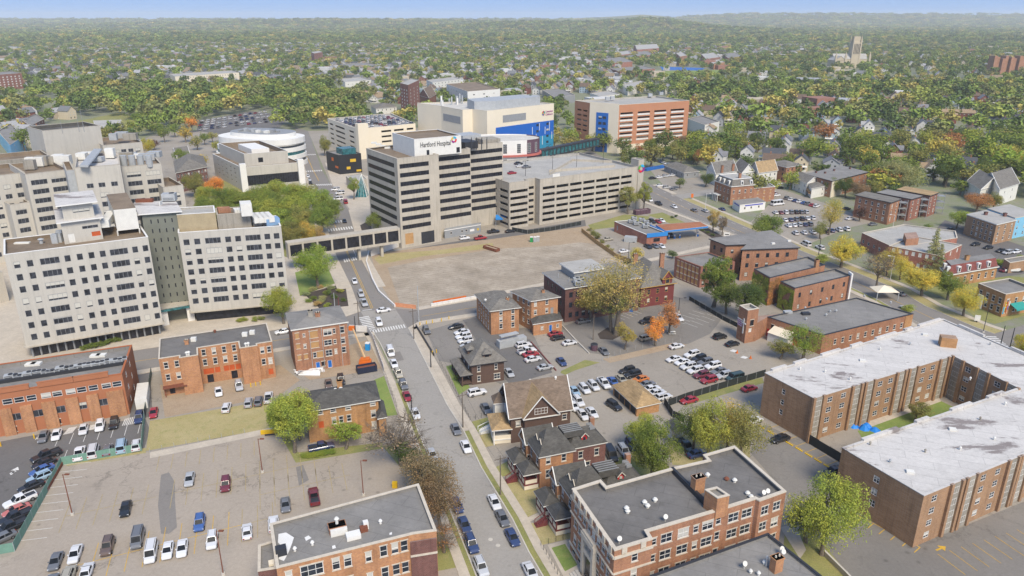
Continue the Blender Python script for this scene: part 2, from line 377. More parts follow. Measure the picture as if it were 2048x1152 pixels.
SIDEW2=plain('pale kerb concrete','#bdb7ab',.9,.12,.6)
def gravelmat():
    m=grassmat('crushed stone','#9b8f7e','#b0a493','#8d8272'); nt=m.node_tree; b=nt.nodes['Principled BSDF']; src=b.inputs['Base Color'].links[0].from_socket
    g=nt.nodes.new('ShaderNodeNewGeometry'); w=nt.nodes.new('ShaderNodeTexWave'); w.inputs['Scale'].default_value=.16; w.inputs['Distortion'].default_value=9; w.inputs['Detail'].default_value=3; w.inputs['Detail Scale'].default_value=.25
    mp=nt.nodes.new('ShaderNodeMapping'); mp.inputs['Rotation'].default_value=(0,0,1.1); nt.links.new(g.outputs['Position'],mp.inputs[0]); nt.links.new(mp.outputs[0],w.inputs['Vector'])
    r=ramp(nt,w.outputs['Color'],.0,g1(.86),.25,g1(1.0)); n=noise(nt,.045,5,.7,'World'); r2=ramp(nt,n.outputs[0],.35,g1(.84),.62,g1(1.06)); c=mix(nt,src,r.outputs[0],1.0,'MULTIPLY'); c=mix(nt,c,r2.outputs[0],1.0,'MULTIPLY'); nt.links.new(c,b.inputs['Base Color']); return m
GRAVEL=gravelmat()
DIRT=grassmat('bare earth','#a08d75','#a8967f','#93806a')
GRASS=grassmat('lawn','#7c8150','#8f8c57','#9a9063')
GRASS_Y=grassmat('dry grass','#a09466','#a99c72','#888a55')
GRASS_G=grassmat('fresh lawn','#718446','#808f4e','#8f8f58')
MULCH=plain('dark mulch','#4a423c',.95,.2,.7)
CITY=grassmat('town ground','#87837a','#7d8463','#6f7a4a')
PAINTW=plain('white road paint','#d2d0ca',.8,.15,1.2)
PAINTY=plain('yellow road paint','#c9a13a',.8,.2,1.2)
BARRW=plain('white plastic barrier','#d6d3ce',.6,.1,.7)
GREENF=plain('green fence screen','#6c9080',.8,.15,.5)
BLACKF=plain('black fence screen','#2e3231',.8,.12,.5)
WOODF=plain('weathered timber','#a78a5d',.85,.2,.8)
BLUET=plain('bright blue tarpaulin','#1f7fd6',.5,.08,.5)
LBLUE=plain('light blue siding','#7fb6d0',.7,.08,.5)
YPANEL=plain('yellow panel','#c9a52b',.6,.08,.3)
GPANEL=plain('green panel','#5f9a3d',.6,.08,.3)
PPANEL=plain('magenta logo','#8e1f7c',.5,.02)
RPANEL=plain('red logo','#cf2b3a',.5,.02)
CPANEL=plain('cyan logo','#25a3c9',.5,.02)
DARKTXT=plain('dark lettering','#3a3c40',.5,.02)
# ================================================================== GROUND AND STREETS
OCC=[]          # world polygons where no scattered tree or house may stand
def occ(P): OCC.append((min(p[0] for p in P),max(p[0] for p in P),min(p[1] for p in P),max(p[1] for p in P),P))
def free(x,y):
    for x0,x1,y0,y1,P in OCC:
        if x0<=x<=x1 and y0<=y<=y1 and inpoly(x,y,P): return False
    return True
def hill(x,y):
    """terrain height: level town, wooded ridges far off"""
    d=y; h=0
    def bump(cx,cy,sx,sy,a): return a*math.exp(-((x-cx)/sx)**2-((y-cy)/sy)**2)
    h+=bump(-1500,6800,2200,700,62)+bump(200,5300,800,600,52)+bump(900,4900,350,420,56)+bump(1300,4400,300,300,20)
    h+=bump(3400,9500,1200,800,55)+bump(5200,9800,1300,800,64)+bump(2500,9800,500,600,42)+bump(6800,9600,900,700,50)
    h+=bump(1050,10100,260,400,45)+bump(1500,10100,300,400,52)+bump(1750,10100,200,400,45)
    t=min(1,max(0,(d-6500)/3300)); h+=68*t*t*(3-2*t)
    h*=min(1,max(0,(d-2600)/1200))
    return h
mb=MB()
ys=[-150,0,60,120,200,400,800,1600,2600]
y=2600
while y<10800: y*=1.035; ys.append(y)
nx=90
for yy in ys:
    w=max(900,yy*1.05)
    for i in range(nx+1):
        x=-w+2*w*i/nx
        n=0
        if yy>2600: n=(math.sin(x*.013+yy*.004)+math.sin(x*.0051-yy*.007))*2.0+R.random()*3
        mb.v.append((x,yy,hill(x,yy)+n if yy>2600 else 0))
for j in range(len(ys)-1):
    for i in range(nx):
        a=j*(nx+1)+i; mb.f.append((a,a+1,a+nx+2,a+nx+1)); mb.m.append(1 if ys[j]>=2600 else 0)
def forestmat():
    m,nt,b=mk('far woodland')
    n1=noise(nt,.011,8,.75,'World'); n2=noise(nt,.05,6,.8,'World')
    r=ramp(nt,n1.outputs[0],.35,srgb('#4e5a36'),.65,srgb('#7d7a45')); r2=ramp(nt,n2.outputs[0],.4,g1(.55),.65,g1(1.35)); col=mix(nt,r.outputs[0],r2.outputs[0],1.0,'MULTIPLY')
    n3=noise(nt,.02,5,.8,'World'); r3=ramp(nt,n3.outputs[0],.62,g1(0),.68,g1(1)); col=mix(nt,col,srgb('#8f7149'),r3.outputs[0])
    nt.links.new(col,b.inputs['Base Color']); b.inputs['Roughness'].default_value=1; b.inputs['Specular IOR Level'].default_value=0
    return m
WOOD=forestmat()
mb.build('ground',[CITY,WOOD],kind='structure',smooth=True)

def sheet(name,px,m,z,kind='structure',world=False,keep=False):
    P=ccw(px if world else [G(*p) for p in px]); mb=MB(); mb.face([(p[0],p[1],z) for p in P])
    if keep: occ(P)
    return mb.build(name,m,kind=kind)
def offs(L,d):     # offset an open world polyline to its right
    o=[]
    for i in range(len(L)):
        a=L[max(i-1,0)]; b=L[min(i+1,len(L)-1)]; u=unit(sub(b,a)); o.append((L[i][0]+u[1]*d,L[i][1]-u[0]*d))
    return o
def strip(name,px,d0,d1,m,z0,z1=None,world=False):
    L=px if world else [G(*p) for p in px]; A=offs(L,d0); B=offs(L,d1); mb=MB()
    for i in range(len(L)-1):
        q=ccw([A[i],A[i+1],B[i+1],B[i]])
        if z1 is None: mb.face([(p[0],p[1],z0) for p in q])
        else: mb.prism(q,z0,z1)
    return mb.build(name,m,kind='structure')
# --- street edges
ML=[(1010,1300),(948,1136),(924,1076),(842,874),(800,766),(762,688),(747,664),(721,623),(704,576),(672,510),(651,445),(611,340),(599,295),(590,255)]
MR=[(1165,1300),(1084,1152),(1056,1104),(1024,1039),(962,936),(927,863),(894,811),(816,656),(790,617),(753,575),(722,518),(708,460),(697,420),(662,370),(644,340),(632,305),(616,262)]
CT=[(790,617),(839,620),(952,600),(1060,577),(1180,553),(1290,525),(1425,495)]
CB=[(816,656),(839,643),(954,626),(1100,595),(1200,572),(1300,548),(1445,512)]
LT=[(721,623),(690,634),(550,660),(270,701),(0,745),(-300,792)]
LB=[(747,664),(700,670),(580,693),(278,741),(0,790),(-300,842)]
AF=[(1180,300),(1304,370),(1344,388),(1364,398),(1489,453),(1605,503),(1716,547),(1796,580),(1851,613),(1953,656),(1988,668),(2150,745)]
AN=[(1120,322),(1230,372),(1294,402),(1486,473),(1590,522),(1700,574),(1761,602),(1826,640),(1900,680),(2040,755),(2150,820)]
# --- block surfaces
sheet('hospital_forecourt',[(704,576),(721,623),(690,632),(550,658),(270,699),(0,743),(-400,800),(-400,540),(580,480),(660,470)],SIDEW,.012,keep=True)
sheet('hospital_yard',[(704,576),(651,445),(611,340),(599,295),(590,262),(430,262),(330,262),(230,300),(-300,330),(-420,800),(600,560)],ASPH_G,.01,keep=True)
sheet('grove_ground',[(400,380),(600,300),(650,442),(668,505),(590,520),(440,470),(380,430)],GRASS,.016)
sheet('construction_block',[(753,575),(790,617),(839,620),(952,600),(1060,577),(1180,553),(1290,525),(1425,495),(1486,473),(1294,402),(1230,372),(1120,322),(900,255),(616,262),(662,370),(708,460)],ASPH_G,.01,keep=True)
sheet('parking_block',[(816,656),(839,643),(954,626),(1100,595),(1200,572),(1300,548),(1445,512),(1486,473),(1590,522),(1700,574),(1761,602),(1826,640),(1900,680),(2040,755),(2400,900),(2400,1400),(1240,1400),(1165,1300),(1056,1104),(927,863)],ASPH_G,.01,keep=True)
sheet('west_block',[(747,664),(700,672),(580,693),(278,741),(0,790),(-300,842),(-500,1400),(1060,1400),(948,1136),(842,874)],ASPH_G,.01,keep=True)
occ([G(*p) for p in ML]+[G(*p) for p in reversed(MR)])
occ([G(*p) for p in AF]+[G(*p) for p in reversed(AN)])
# --- carriageways
sheet('main_street',[p for p in ML if p[1]>=620]+[p for p in reversed(MR) if p[1]>=617],ASPH_R,.02)
sheet('main_street_north',[(721,623),(704,576),(672,510),(651,445),(611,340),(599,295),(590,255),(616,262),(632,305),(644,340),(662,370),(697,420),(708,460),(722,518),(753,575),(790,617)],ASPH_N,.021)
sheet('cross_street',CT+list(reversed(CB)),ASPH_N,.022)
sheet('cross_street_west',LT+list(reversed(LB)),ASPH_N,.023)
sheet('avenue',AF+list(reversed(AN)),ASPH_N,.024)
sheet('side_street',[(1344,388),(1440,370),(1560,352),(1640,338),(1650,345),(1580,362),(1450,385),(1364,398)],ASPH_R,.026,keep=True)
sheet('corner_street',[(1988,668),(2080,640),(2300,600),(2300,670),(2150,700),(2040,755)],ASPH_N,.028)
# --- pavements with kerbs
strip('pavement',[p for p in ML if p[1]>=660],-1.1,-2.9,SIDEW,0,.13)
strip('pavement',[p for p in MR if p[1]>=650],1.3,3.0,SIDEW,0,.13)
strip('kerb',[p for p in ML if p[1]>=660],0,-.25,SIDEW2,0,.12)
strip('kerb',[p for p in MR if p[1]>=650],0,.25,SIDEW2,0,.12)
strip('grass_verge',[p for p in ML if p[1]>=690],-.25,-1.1,GRASS,.06)
strip('grass_verge',[p for p in MR if p[1]>=850],.25,1.3,GRASS,.06)
strip('brick_verge',[p for p in MR if 650<=p[1]<870],.25,1.3,SIDEW,.06)
strip('pavement',CT[1:],-0.0,-2.6,SIDEW,0,.13)
strip('pavement',CB[:6],0,2.6,SIDEW,0,.13)
strip('pavement',LT,0,3.4,SIDEW,0,.13)
strip('pavement',LB,0,-2.4,SIDEW,0,.13)
strip('pavement',[(704,576),(672,510),(651,445),(611,340),(599,295)],0,-5,SIDEW,0,.13)
strip('pavement',[(753,575),(722,518),(708,460),(697,420)],0,3.2,SIDEW,0,.13)
strip('pavement',AN[2:],0.2,-.0001,SIDEW2,0,.12)
strip('pavement',AN[2:9],1.6,3.8,SIDEW,0,.13)
strip('grass_verge',AN[3:8],.2,1.6,GRASS,.06)
strip('pavement',AF[3:11],-4.4,-6.4,SIDEW,0,.13)
strip('grass_verge',AF[3:11],-.2,-4.4,GRASS_Y,.06)
strip('kerb',AF[3:11],0,-.2,SIDEW2,0,.12)
strip('pavement',[(1304,370),(1344,388)],0,-3,SIDEW,0,.13)
# --- lots, lawns, bare ground
sheet('front_parking_lot',[(20,1112),(130,930),(292,905),(512,866),(556,862),(590,925),(765,895),(790,930),(875,960),(955,1180),(1000,1380),(-500,1380),(-250,1160)],ASPH_T,.03)
sheet('fenced_parking_lot',[(-60,895),(60,872),(290,835),(300,860),(287,902),(125,928),(30,1100),(-300,1130)],ASPH_D,.032)
sheet('dry_lawn',[(300,842),(545,800),(560,858),(512,862),(292,902)],GRASS_Y,.034)
sheet('grass_strip',[(118,922),(292,896),(292,906),(135,932)],GRASS_Y,.036)
sheet('grass_strip',[(556,862),(575,866),(596,905),(765,885),(765,897),(592,926)],GRASS,.036)
sheet('concrete_path',[(300,905),(560,852),(562,862),(300,917)],SIDEW,.038)
sheet('dirt_yard',[(320,770),(560,730),(600,760),(560,790),(330,835)],DIRT,.033)
sheet('sealed_alley',[(268,752),(300,745),(305,830),(258,850)],ASPH_D,.034)
sheet('demolition_yard',[(590,740),(700,690),(735,680),(770,735),(690,750),(620,760)],DIRT,.033)
sheet('small_lawn',[(748,760),(768,752),(795,830),(768,833)],GRASS_G,.04)
sheet('small_lawn',[(765,892),(832,878),(862,935),(848,952),(800,934)],GRASS,.04)
sheet('small_lawn',[(858,1070),(893,1062),(915,1135),(862,1145)],GRASS,.04)
sheet('gravel_lot',[(745,512),(985,492),(1175,462),(1255,520),(1262,528),(1180,549),(1060,573),(952,596),(845,616),(797,606),(765,560)],GRAVEL,.034)
sheet('bare_earth_rim',[(742,508),(985,478),(1175,452),(1205,490),(1160,485),(1100,492),(990,498),(850,520),(775,535),(800,606),(785,606),(755,560)],DIRT,.036)
sheet('grass_bank',[(748,517),(765,508),(880,500),(985,486),(988,496),(850,512),(760,529)],GRASS_Y,.038)
sheet('garage_lawn',[(1176,450),(1249,429),(1300,433),(1290,447),(1183,460)],GRASS,.036)
sheet('entrance_plaza',[(664,368),(699,418),(711,458),(740,472),(806,452),(790,380),(735,352),(650,325)],SIDEW,.03)
sheet('service_yard',[(810,500),(1170,440),(1172,452),(985,480),(830,497)],ASPH_D,.035)
sheet('small_lot',[(852,662),(955,632),(985,660),(1060,655),(1100,740),(1000,768),(915,728),(878,722)],ASPH_M,.03)
sheet('sealed_driveway',[(925,640),(965,634),(1060,680),(1105,745),(1020,770),(980,720)],ASPH_D,.034)
sheet('tree_lot',[(1100,660),(1180,636),(1290,608),(1345,592),(1378,600),(1442,640),(1420,668),(1376,688),(1300,696),(1230,712),(1180,706)],ASPH_M,.033)
sheet('mulch_bed',[(1195,668),(1215,655),(1240,655),(1245,670),(1225,680),(1200,678)],MULCH,.04)
sheet('grass_strip',[(1122,742),(1170,720),(1200,725),(1150,741),(1130,750),(1121,746)],GRASS,.036)
sheet('dry_verge',[(1205,718),(1350,685),(1375,690),(1220,726)],DIRT,.036)
sheet('front_lawn',[(892,733),(910,728),(940,775),(918,790)],GRASS_G,.036)
sheet('front_lawn',[(938,845),(985,832),(998,857),(950,870)],GRASS,.036)
sheet('front_lawn',[(948,875),(988,862),(1010,885),(966,896)],GRASS_Y,.036)
sheet('gravel_driveway',[(968,902),(1020,885),(1040,915),(985,928)],ASPH_G,.035)
sheet('front_lawn',[(985,938),(1030,915),(1050,940),(1000,955)],GRASS,.036)
sheet('front_lawn',[(1005,962),(1075,940),(1095,1015),(1045,1040)],GRASS_Y,.036)
sheet('front_lawn',[(1048,1050),(1140,1030),(1150,1075),(1085,1090),(1070,1085)],GRASS_Y,.036)
sheet('green_lawn',[(1103,1096),(1130,1088),(1155,1130),(1130,1143)],GRASS_G,.042)
sheet('concrete_path',[(1095,1090),(1150,1075),(1190,1160),(1150,1200),(1120,1140)],SIDEW,.038)
sheet('concrete_path',[(1040,1042),(1085,1022),(1090,1030),(1046,1050)],SIDEW,.04)
sheet('apartment_parking_lot',[(1530,850),(1620,888),(1685,935),(1826,1094),(2400,860),(2400,1400),(1760,1400),(1690,1152),(1640,1102),(1600,1040),(1570,985),(1500,905)],ASPH_M,.031)
sheet('side_yard',[(1215,925),(1262,905),(1330,925),(1345,945),(1235,972)],GRASS,.034)
sheet('rear_yard',[(1335,880),(1400,858),(1500,880),(1500,915),(1400,930),(1345,930)],GRASS_Y,.036)
sheet('grass_strip',[(1350,797),(1525,755),(1528,766),(1370,812)],GRASS,.036)
sheet('corner_lawn',[(1570,1060),(1625,1060),(1720,1180),(1560,1180)],GRASS,.036)
sheet('concrete_path',[(1560,1055),(1590,1048),(1612,1100),(1600,1118)],SIDEW,.04)
sheet('courtyard_lawn',[(1715,862),(1881,802),(1915,818),(1781,890),(1740,900)],GRASS_G,.036)
sheet('courtyard_path',[(1712,850),(1878,795),(1882,803),(1722,861)],SIDEW,.038)
sheet('hospital_garden',[(590,545),(676,522),(690,560),(600,592)],GRASS_G,.036)
sheet('garden_bed',[(608,588),(690,566),(697,612),(640,618)],MULCH,.038)
sheet('island_bed',[(712,455),(740,440),(800,450),(770,470),(722,478)],MULCH,.036)
sheet('gas_station_forecourt',[(1210,445),(1320,430),(1430,470),(1460,500),(1330,520),(1250,530)],ASPH_G,.034)
sheet('planting_bed',[(1385,452),(1400,447),(1450,475),(1430,480)],MULCH,.04)
sheet('grass_strip',[(1295,430),(1325,425),(1370,445),(1340,447)],GRASS,.038)
sheet('clinic_parking_lot',[(1300,340),(1340,322),(1435,362),(1430,376),(1345,392)],ASPH_G,.034,keep=True)
sheet('staff_parking_lot',[(1495,450),(1548,400),(1540,372),(1625,398),(1700,425),(1745,445),(1700,455),(1607,492)],ASPH_G,.034,keep=True)
sheet('tenant_parking_lot',[(1890,440),(2070,500),(2070,545),(1960,560),(1900,500),(1860,470)],ASPH_D,.034,keep=True)
sheet('corner_lawn',[(1716,535),(1850,580),(1900,600),(1960,640),(1990,648),(2090,620),(2090,560),(1960,545),(1850,545)],GRASS,.03,keep=True)
sheet('car_park_field',[(395,262),(400,242),(500,222),(580,232),(560,255),(450,270)],ASPH_D,.03,keep=True)
sheet('park_lawn',[(60,262),(240,225),(330,250),(180,290)],GRASS,.03)
sheet('sports_field',[(1290,143),(1440,140),(1450,152),(1300,152)],GRASS_G,.03,keep=True)
sheet('running_track',[(1320,133),(1410,136),(1400,141),(1325,140)],BLUE,.03,keep=True)
sheet('distant_road',[(0,128),(40,92),(46,92),(12,132),(-10,150),(-25,150)],SIDEW,.05,keep=True)
sheet('distant_yard',[(1930,79),(2048,77),(2048,86),(1925,85)],SIDEW2,.05)
# --- painted markings
def line(pts,w,m,z=.05,name='road_marking',dash=None):
    L=[G(*p) for p in pts]; mb=MB()
    for a,b in zip(L,L[1:]):
        l=ln(sub(b,a)); d=unit(sub(b,a)); n=(-d[1],d[0]); t=0
        while t<l:
            e=min(l,t+(dash[0] if dash else l)); p,q=add(a,d,t),add(a,d,e)
            mb.face([(p[0]-n[0]*w/2,p[1]-n[1]*w/2,z),(q[0]-n[0]*w/2,q[1]-n[1]*w/2,z),(q[0]+n[0]*w/2,q[1]+n[1]*w/2,z),(p[0]+n[0]*w/2,p[1]+n[1]*w/2,z)])
            t=e+(dash[1] if dash else 1)
    return mb.build(name,m,kind='structure')
def zebra(a,b,dep,n,m=PAINTW,z=.05,sw=.55,dirpx=None):
    A,B=G(*a),G(*b); d=unit(sub(B,A)); l=ln(sub(B,A)); q=(-d[1],d[0]) 
    if dirpx: q=unit(sub(G(*dirpx[1]),G(*dirpx[0])))
    mb=MB()
    for i in range(n):
        c=add(A,d,l*(i+.5)/n)
        P=[add(add(c,d,-sw/2*(l/n/1.1)),q,-dep/2),add(add(c,d,sw/2*(l/n/1.1)),q,-dep/2),add(add(c,d,sw/2*(l/n/1.1)),q,dep/2),add(add(c,d,-sw/2*(l/n/1.1)),q,dep/2)]
        mb.face([(p[0],p[1],z) for p in ccw(P)])
    return mb.build('zebra_crossing',m,kind='structure')
SD=[(743,618),(690,499)]
zebra((744,663),(811,652),2.8,13,dirpx=SD); zebra((727,633),(742,662),3.2,9,dirpx=[(839,632),(952,613)])
zebra((687,522),(727,514),4.2,9,dirpx=SD,sw=.62); zebra((655,461),(706,455),4.6,10,dirpx=SD,sw=.62); zebra((649,446),(690,442),4,8,dirpx=SD,sw=.62)
zebra((632,370),(664,369),4,8,dirpx=SD,sw=.62); zebra((610,343),(645,341),4,8,dirpx=SD,sw=.62); zebra((600,310),(632,309),4,8,dirpx=SD,sw=.62)
zebra((1980,672),(2022,705),3,9)
line([(743,618),(690.5,499),(683,478)],.16,PAINTY); line([(746,616),(693,499)],.16,PAINTY)
line([(672,455),(665,440)],.2,PAINTY); line([(638,362),(626,340),(618,322),(606,298)],.3,PAINTY)
line([(725,621),(744,619)],.4,PAINTW); line([(706,499),(712,512)],.15,PAINTW)
line([(843,633),(953,614),(1070,588)],.14,PAINTY); line([(730,652),(580,677),(278,722),(0,768)],.14,PAINTY)
line([(1240,352),(1390,426),(1600,512),(1760,588),(1850,630),(2000,700)],.16,PAINTY); line([(1260,352),(1400,418),(1540,478)],.15,PAINTW,dash=(3,6))
line([(1300,381),(1420,440),(1560,505)],.15,PAINTW,dash=(3,6))
def stalls(a,b,sp,d1,d2,m,w=.11,z=.052,spine=True,dirpx=None,skip=()):
    A,B=G(*a),G(*b); d=unit(sub(B,A)); l=ln(sub(B,A)); q=unit(sub(G(*dirpx[1]),G(*dirpx[0]))) if dirpx else (-d[1],d[0]); mb=MB(); n=int(l/sp)
    if spine: mb.face([(p[0],p[1],z) for p in ccw([add(A,(-d[1],d[0]),-w/2),add(B,(-d[1],d[0]),-w/2),add(B,(-d[1],d[0]),w/2),add(A,(-d[1],d[0]),w/2)])])
    for i in range(n+1):
        if i in skip: continue
        c=add(A,d,i*sp); p,e=add(c,q,d1),add(c,q,d2)
        mb.face([(t[0],t[1],z+.004) for t in ccw([add(p,d,-w/2),add(p,d,w/2),add(e,d,w/2),add(e,d,-w/2)])])
    return mb.build('parking_lines',m,kind='structure')
PAINTF=plain('faded yellow paint','#a5946a',.9,.25,1.0)
VD=[(317,1120),(325,1074)]
stalls((150,1132),(484,1050),2.75,-5,5,PAINTY,dirpx=VD); stalls((484,1050),(560,1032),2.75,-5,5,PAINTF,dirpx=VD)
stalls((130,1033),(312,994),2.75,-5,5,PAINTF,dirpx=VD); stalls((345,987),(640,922),2.75,-5,5,PAINTF,dirpx=VD)
stalls((318,918),(520,885),2.75,-5,1,PAINTF,dirpx=VD,spine=False); stalls((520,990),(700,950),2.75,-5,5,PAINTF,dirpx=VD)
stalls((110,893),(285,866),2.75,0,5,PAINTW,spine=False); stalls((125,925),(285,899),2.75,0,5,PAINTW,spine=False)
stalls((128,930),(20,1100),2.75,0,5.2,PAINTW,spine=False)
for pp in ([(70,880),(92,874),(98,866),(76,872)],[(126,870),(145,866),(155,853),(138,856)],[(172,862),(188,859),(196,848),(180,851)],[(244,852),(270,848),(276,832),(250,838)]):
    P=[G(*p) for p in pp]; mb=MB()
    for i in range(7):
        t=i/7; a=lerp(P[0],P[1],t); b=lerp(P[3],P[2],t); mb.face([(q[0],q[1],.055) for q in ccw([a,add(a,unit(sub(P[1],P[0])),.2),add(b,unit(sub(P[1],P[0])),.2),b])])
    mb.build('hatched_marking',PAINTW,kind='structure')
stalls((1535,858),(1672,940),2.75,0,5,PAINTY); stalls((1880,1112),(2048,1060),2.75,-5,.5,PAINTY,spine=False)
stalls((1395,655),(1470,625),2.8,0,4.8,PAINTW,spine=False); stalls((1345,640),(1400,615),2.8,-4.5,0,PAINTW,spine=False)
stalls((1250,640),(1290,625),2.0,0,4.8,PAINTW,spine=False)
stalls((1840,1095),(1698,1022),2.1,0,2.2,PAINTY,.16)
for a,b in (((20,948),(32,942)),):
    line([a,b],.5,PAINTW,.056); 
mb=MB(); a,b=G(1872,1101),G(1882,1097); mb.bar(a,b,.35,.05,.056); d=unit(sub(b,a)); mb.face([(p[0],p[1],.058) for p in ccw([add(b,(-d[1],d[0]),.8),add(b,d,1.2),add(b,(-d[1],d[0]),-.8)])]); mb.build('painted_arrow',PAINTY,kind='structure')
mb=MB(); a,b=G(22,950),G(30,941); mb.bar(a,b,.35,.05,.056); d=unit(sub(b,a)); mb.face([(p[0],p[1],.058) for p in ccw([add(b,(-d[1],d[0]),.8),add(b,d,1.3),add(b,(-d[1],d[0]),-.8)])]); mb.build('painted_arrow',PAINTW,kind='structure')
# patched strip of newer asphalt and manhole lids
sheet('asphalt_patch',[(322,950),(338,945),(350,965),(350,1000),(354,1055),(338,1068),(322,1068),(316,1010)],ASPH_N,.046)
sheet('asphalt_patch',[(592,935),(606,930),(618,960),(598,972)],ASPH_N,.046)
sheet('asphalt_patch',[(785,706),(800,703),(808,720),(792,724)],ASPH_N,.046)
for p in ((981,1079),(996,1091),(1003,972)):
    c=G(*p); mb=MB(); mb.tube((c[0],c[1],.02),(c[0],c[1],.05),.42,n=14); mb.build('manhole_cover',RUST if p[0]==1003 else SIDEW2,kind='structure')
# ================================================================== BUILDINGS
_wc={}
def frame_mesh(w,h,fm,nx,ny,sill):
    k=(round(w,1),round(h,1),fm.name,nx,ny,sill.name if sill else '')
    if k in _wc: return _wc[k]
    mb=MB(); t=.07 if w<2.2 else .1; w2,h2=w/2,h/2; y0,y1=.02,.12
    mb.box(-w2,y0,-h2,-w2+t,y1,h2); mb.box(w2-t,y0,-h2,w2,y1,h2)
    mb.box(-w2+t,y0,-h2,w2-t,y1,-h2+t); mb.box(-w2+t,y0,h2-t,w2-t,y1,h2)
    for i in range(1,nx): x=-w2+w*i/nx; mb.box(x-.035,y0+.01,-h2+t,x+.035,y1-.01,h2-t)
    for i in range(1,ny): z=-h2+h*i/ny; mb.box(-w2+t,y0+.02,z-.035,w2-t,y1-.02,z+.035)
    if sill:
        mb.box(-w2-.12,-.1,-h2-.16,w2+.12,.05,-h2-.01,1); mb.box(-w2-.12,-.04,h2+.01,w2+.12,.05,h2+.2,1)
    _wc[k]=mb.mesh('window_frame',[fm,sill or fm]); return _wc[k]
def pane_mesh(w,h,gm):
    k=('p',round(w,1),round(h,1),gm.name)
    if k in _wc: return _wc[k]
    mb=MB(); mb.box(-w/2+.05,.08,-h/2+.05,w/2-.05,.11,h/2-.05); _wc[k]=mb.mesh('pane',[gm]); return _wc[k]
STY={ # frame, glass, columns (0: by width), rows, sill
 'hosp':(GREYM,GLASS_H,0,1,None),'ribbon':(DARKM,GLASS_D,0,1,None),'dh':(WHITE,GLASS,1,2,TRIM),'dh0':(WHITE,GLASS,1,2,None),
 'dh2':(WHITE,GLASS,2,2,TRIM),'dh3':(WHITE,GLASS,3,2,TRIM),'tall':(DARKM,GLASS,1,2,None),'slot':(DARKM,GLASS_D,1,1,None),'apt':(WHITE,GLASS,2,2,None),
 'wide':(WHITE,GLASS,3,2,None),'yel':(plain('ochre trim','#b98f3d',.7,.1,1),GLASS,1,2,None),'board':(PLY,PLY,1,1,TRIM),'boardo':(BOARD_O,BOARD_O,1,1,None),
 'shop':(DARKM,GLASS_D,0,1,None),'door':(GREYM,GREYM,1,1,None),'redd':(WHITE,REDB,1,1,None),'blued':(WHITE,BLUE,1,1,None),'roll':(WHITE,WHITE,1,4,None),'rolld':(DARKM,DARKM,4,4,None),'arch':(WHITE,GLASS,1,2,TRIM),'white':(WHITE,OFFW,2,1,None),'teal':(GREYM,GLASS_T,0,3,None),'dark':(DARKM,GLASS_D,2,1,TRIM)}
def rows(n,a,b): return [a+(b-a)*i/max(1,n-1) for i in range(n)]
def ev(n,a=0,b=1): return [a+(b-a)*(i+.5)/n for i in range(n)]
def facade(mb,rt,a,b,zb,h,spec,m=0,dep=.2,objs=True):
    """openings with a real reveal, each filled by its own window object"""
    d=unit(sub(b,a)); L=ln(sub(b,a)); holes=[]; rz=math.atan2(d[1],d[0]); o=rt['o']
    for zf,us,w,hh,sty in spec:
        W=w*L if w<.6 and w>0 else w
        for z in zf:
            zc=zb+(z*h if z<=1 else z)
            for u in us:
                uc=u*L
                if uc-W/2<.12 or uc+W/2>L-.12 or zc+hh/2>zb+h-.1: continue
                hole=(uc-W/2,uc+W/2,max(zb+.02,zc-hh/2),zc+hh/2)
                if any(not(hole[1]<=q[0] or hole[0]>=q[1] or hole[3]<=q[2] or hole[2]>=q[3]) for q in holes): continue
                holes.append(hole)
                if sty is None: continue
                fm,gm,nx,ny,sill=STY[sty]; h2=hole[3]-hole[2]; zc2=(hole[2]+hole[3])/2
                if nx==0: nx=max(1,round(W/1.25))
                nx=min(nx,40)
                p=add(a,d,uc)
                f=inst('window' if sty not in('door','redd','blued','roll','rolld') else 'door',frame_mesh(W,h2,fm,nx,ny,sill),rt,(p[0]-o[0],p[1]-o[1],zc2-o[2]),rz)
                inst('pane' if gm.name not in('raw plywood','orange boarding') and 'door' not in f.name else 'panel',pane_mesh(W,h2,gm),f)
    return holes
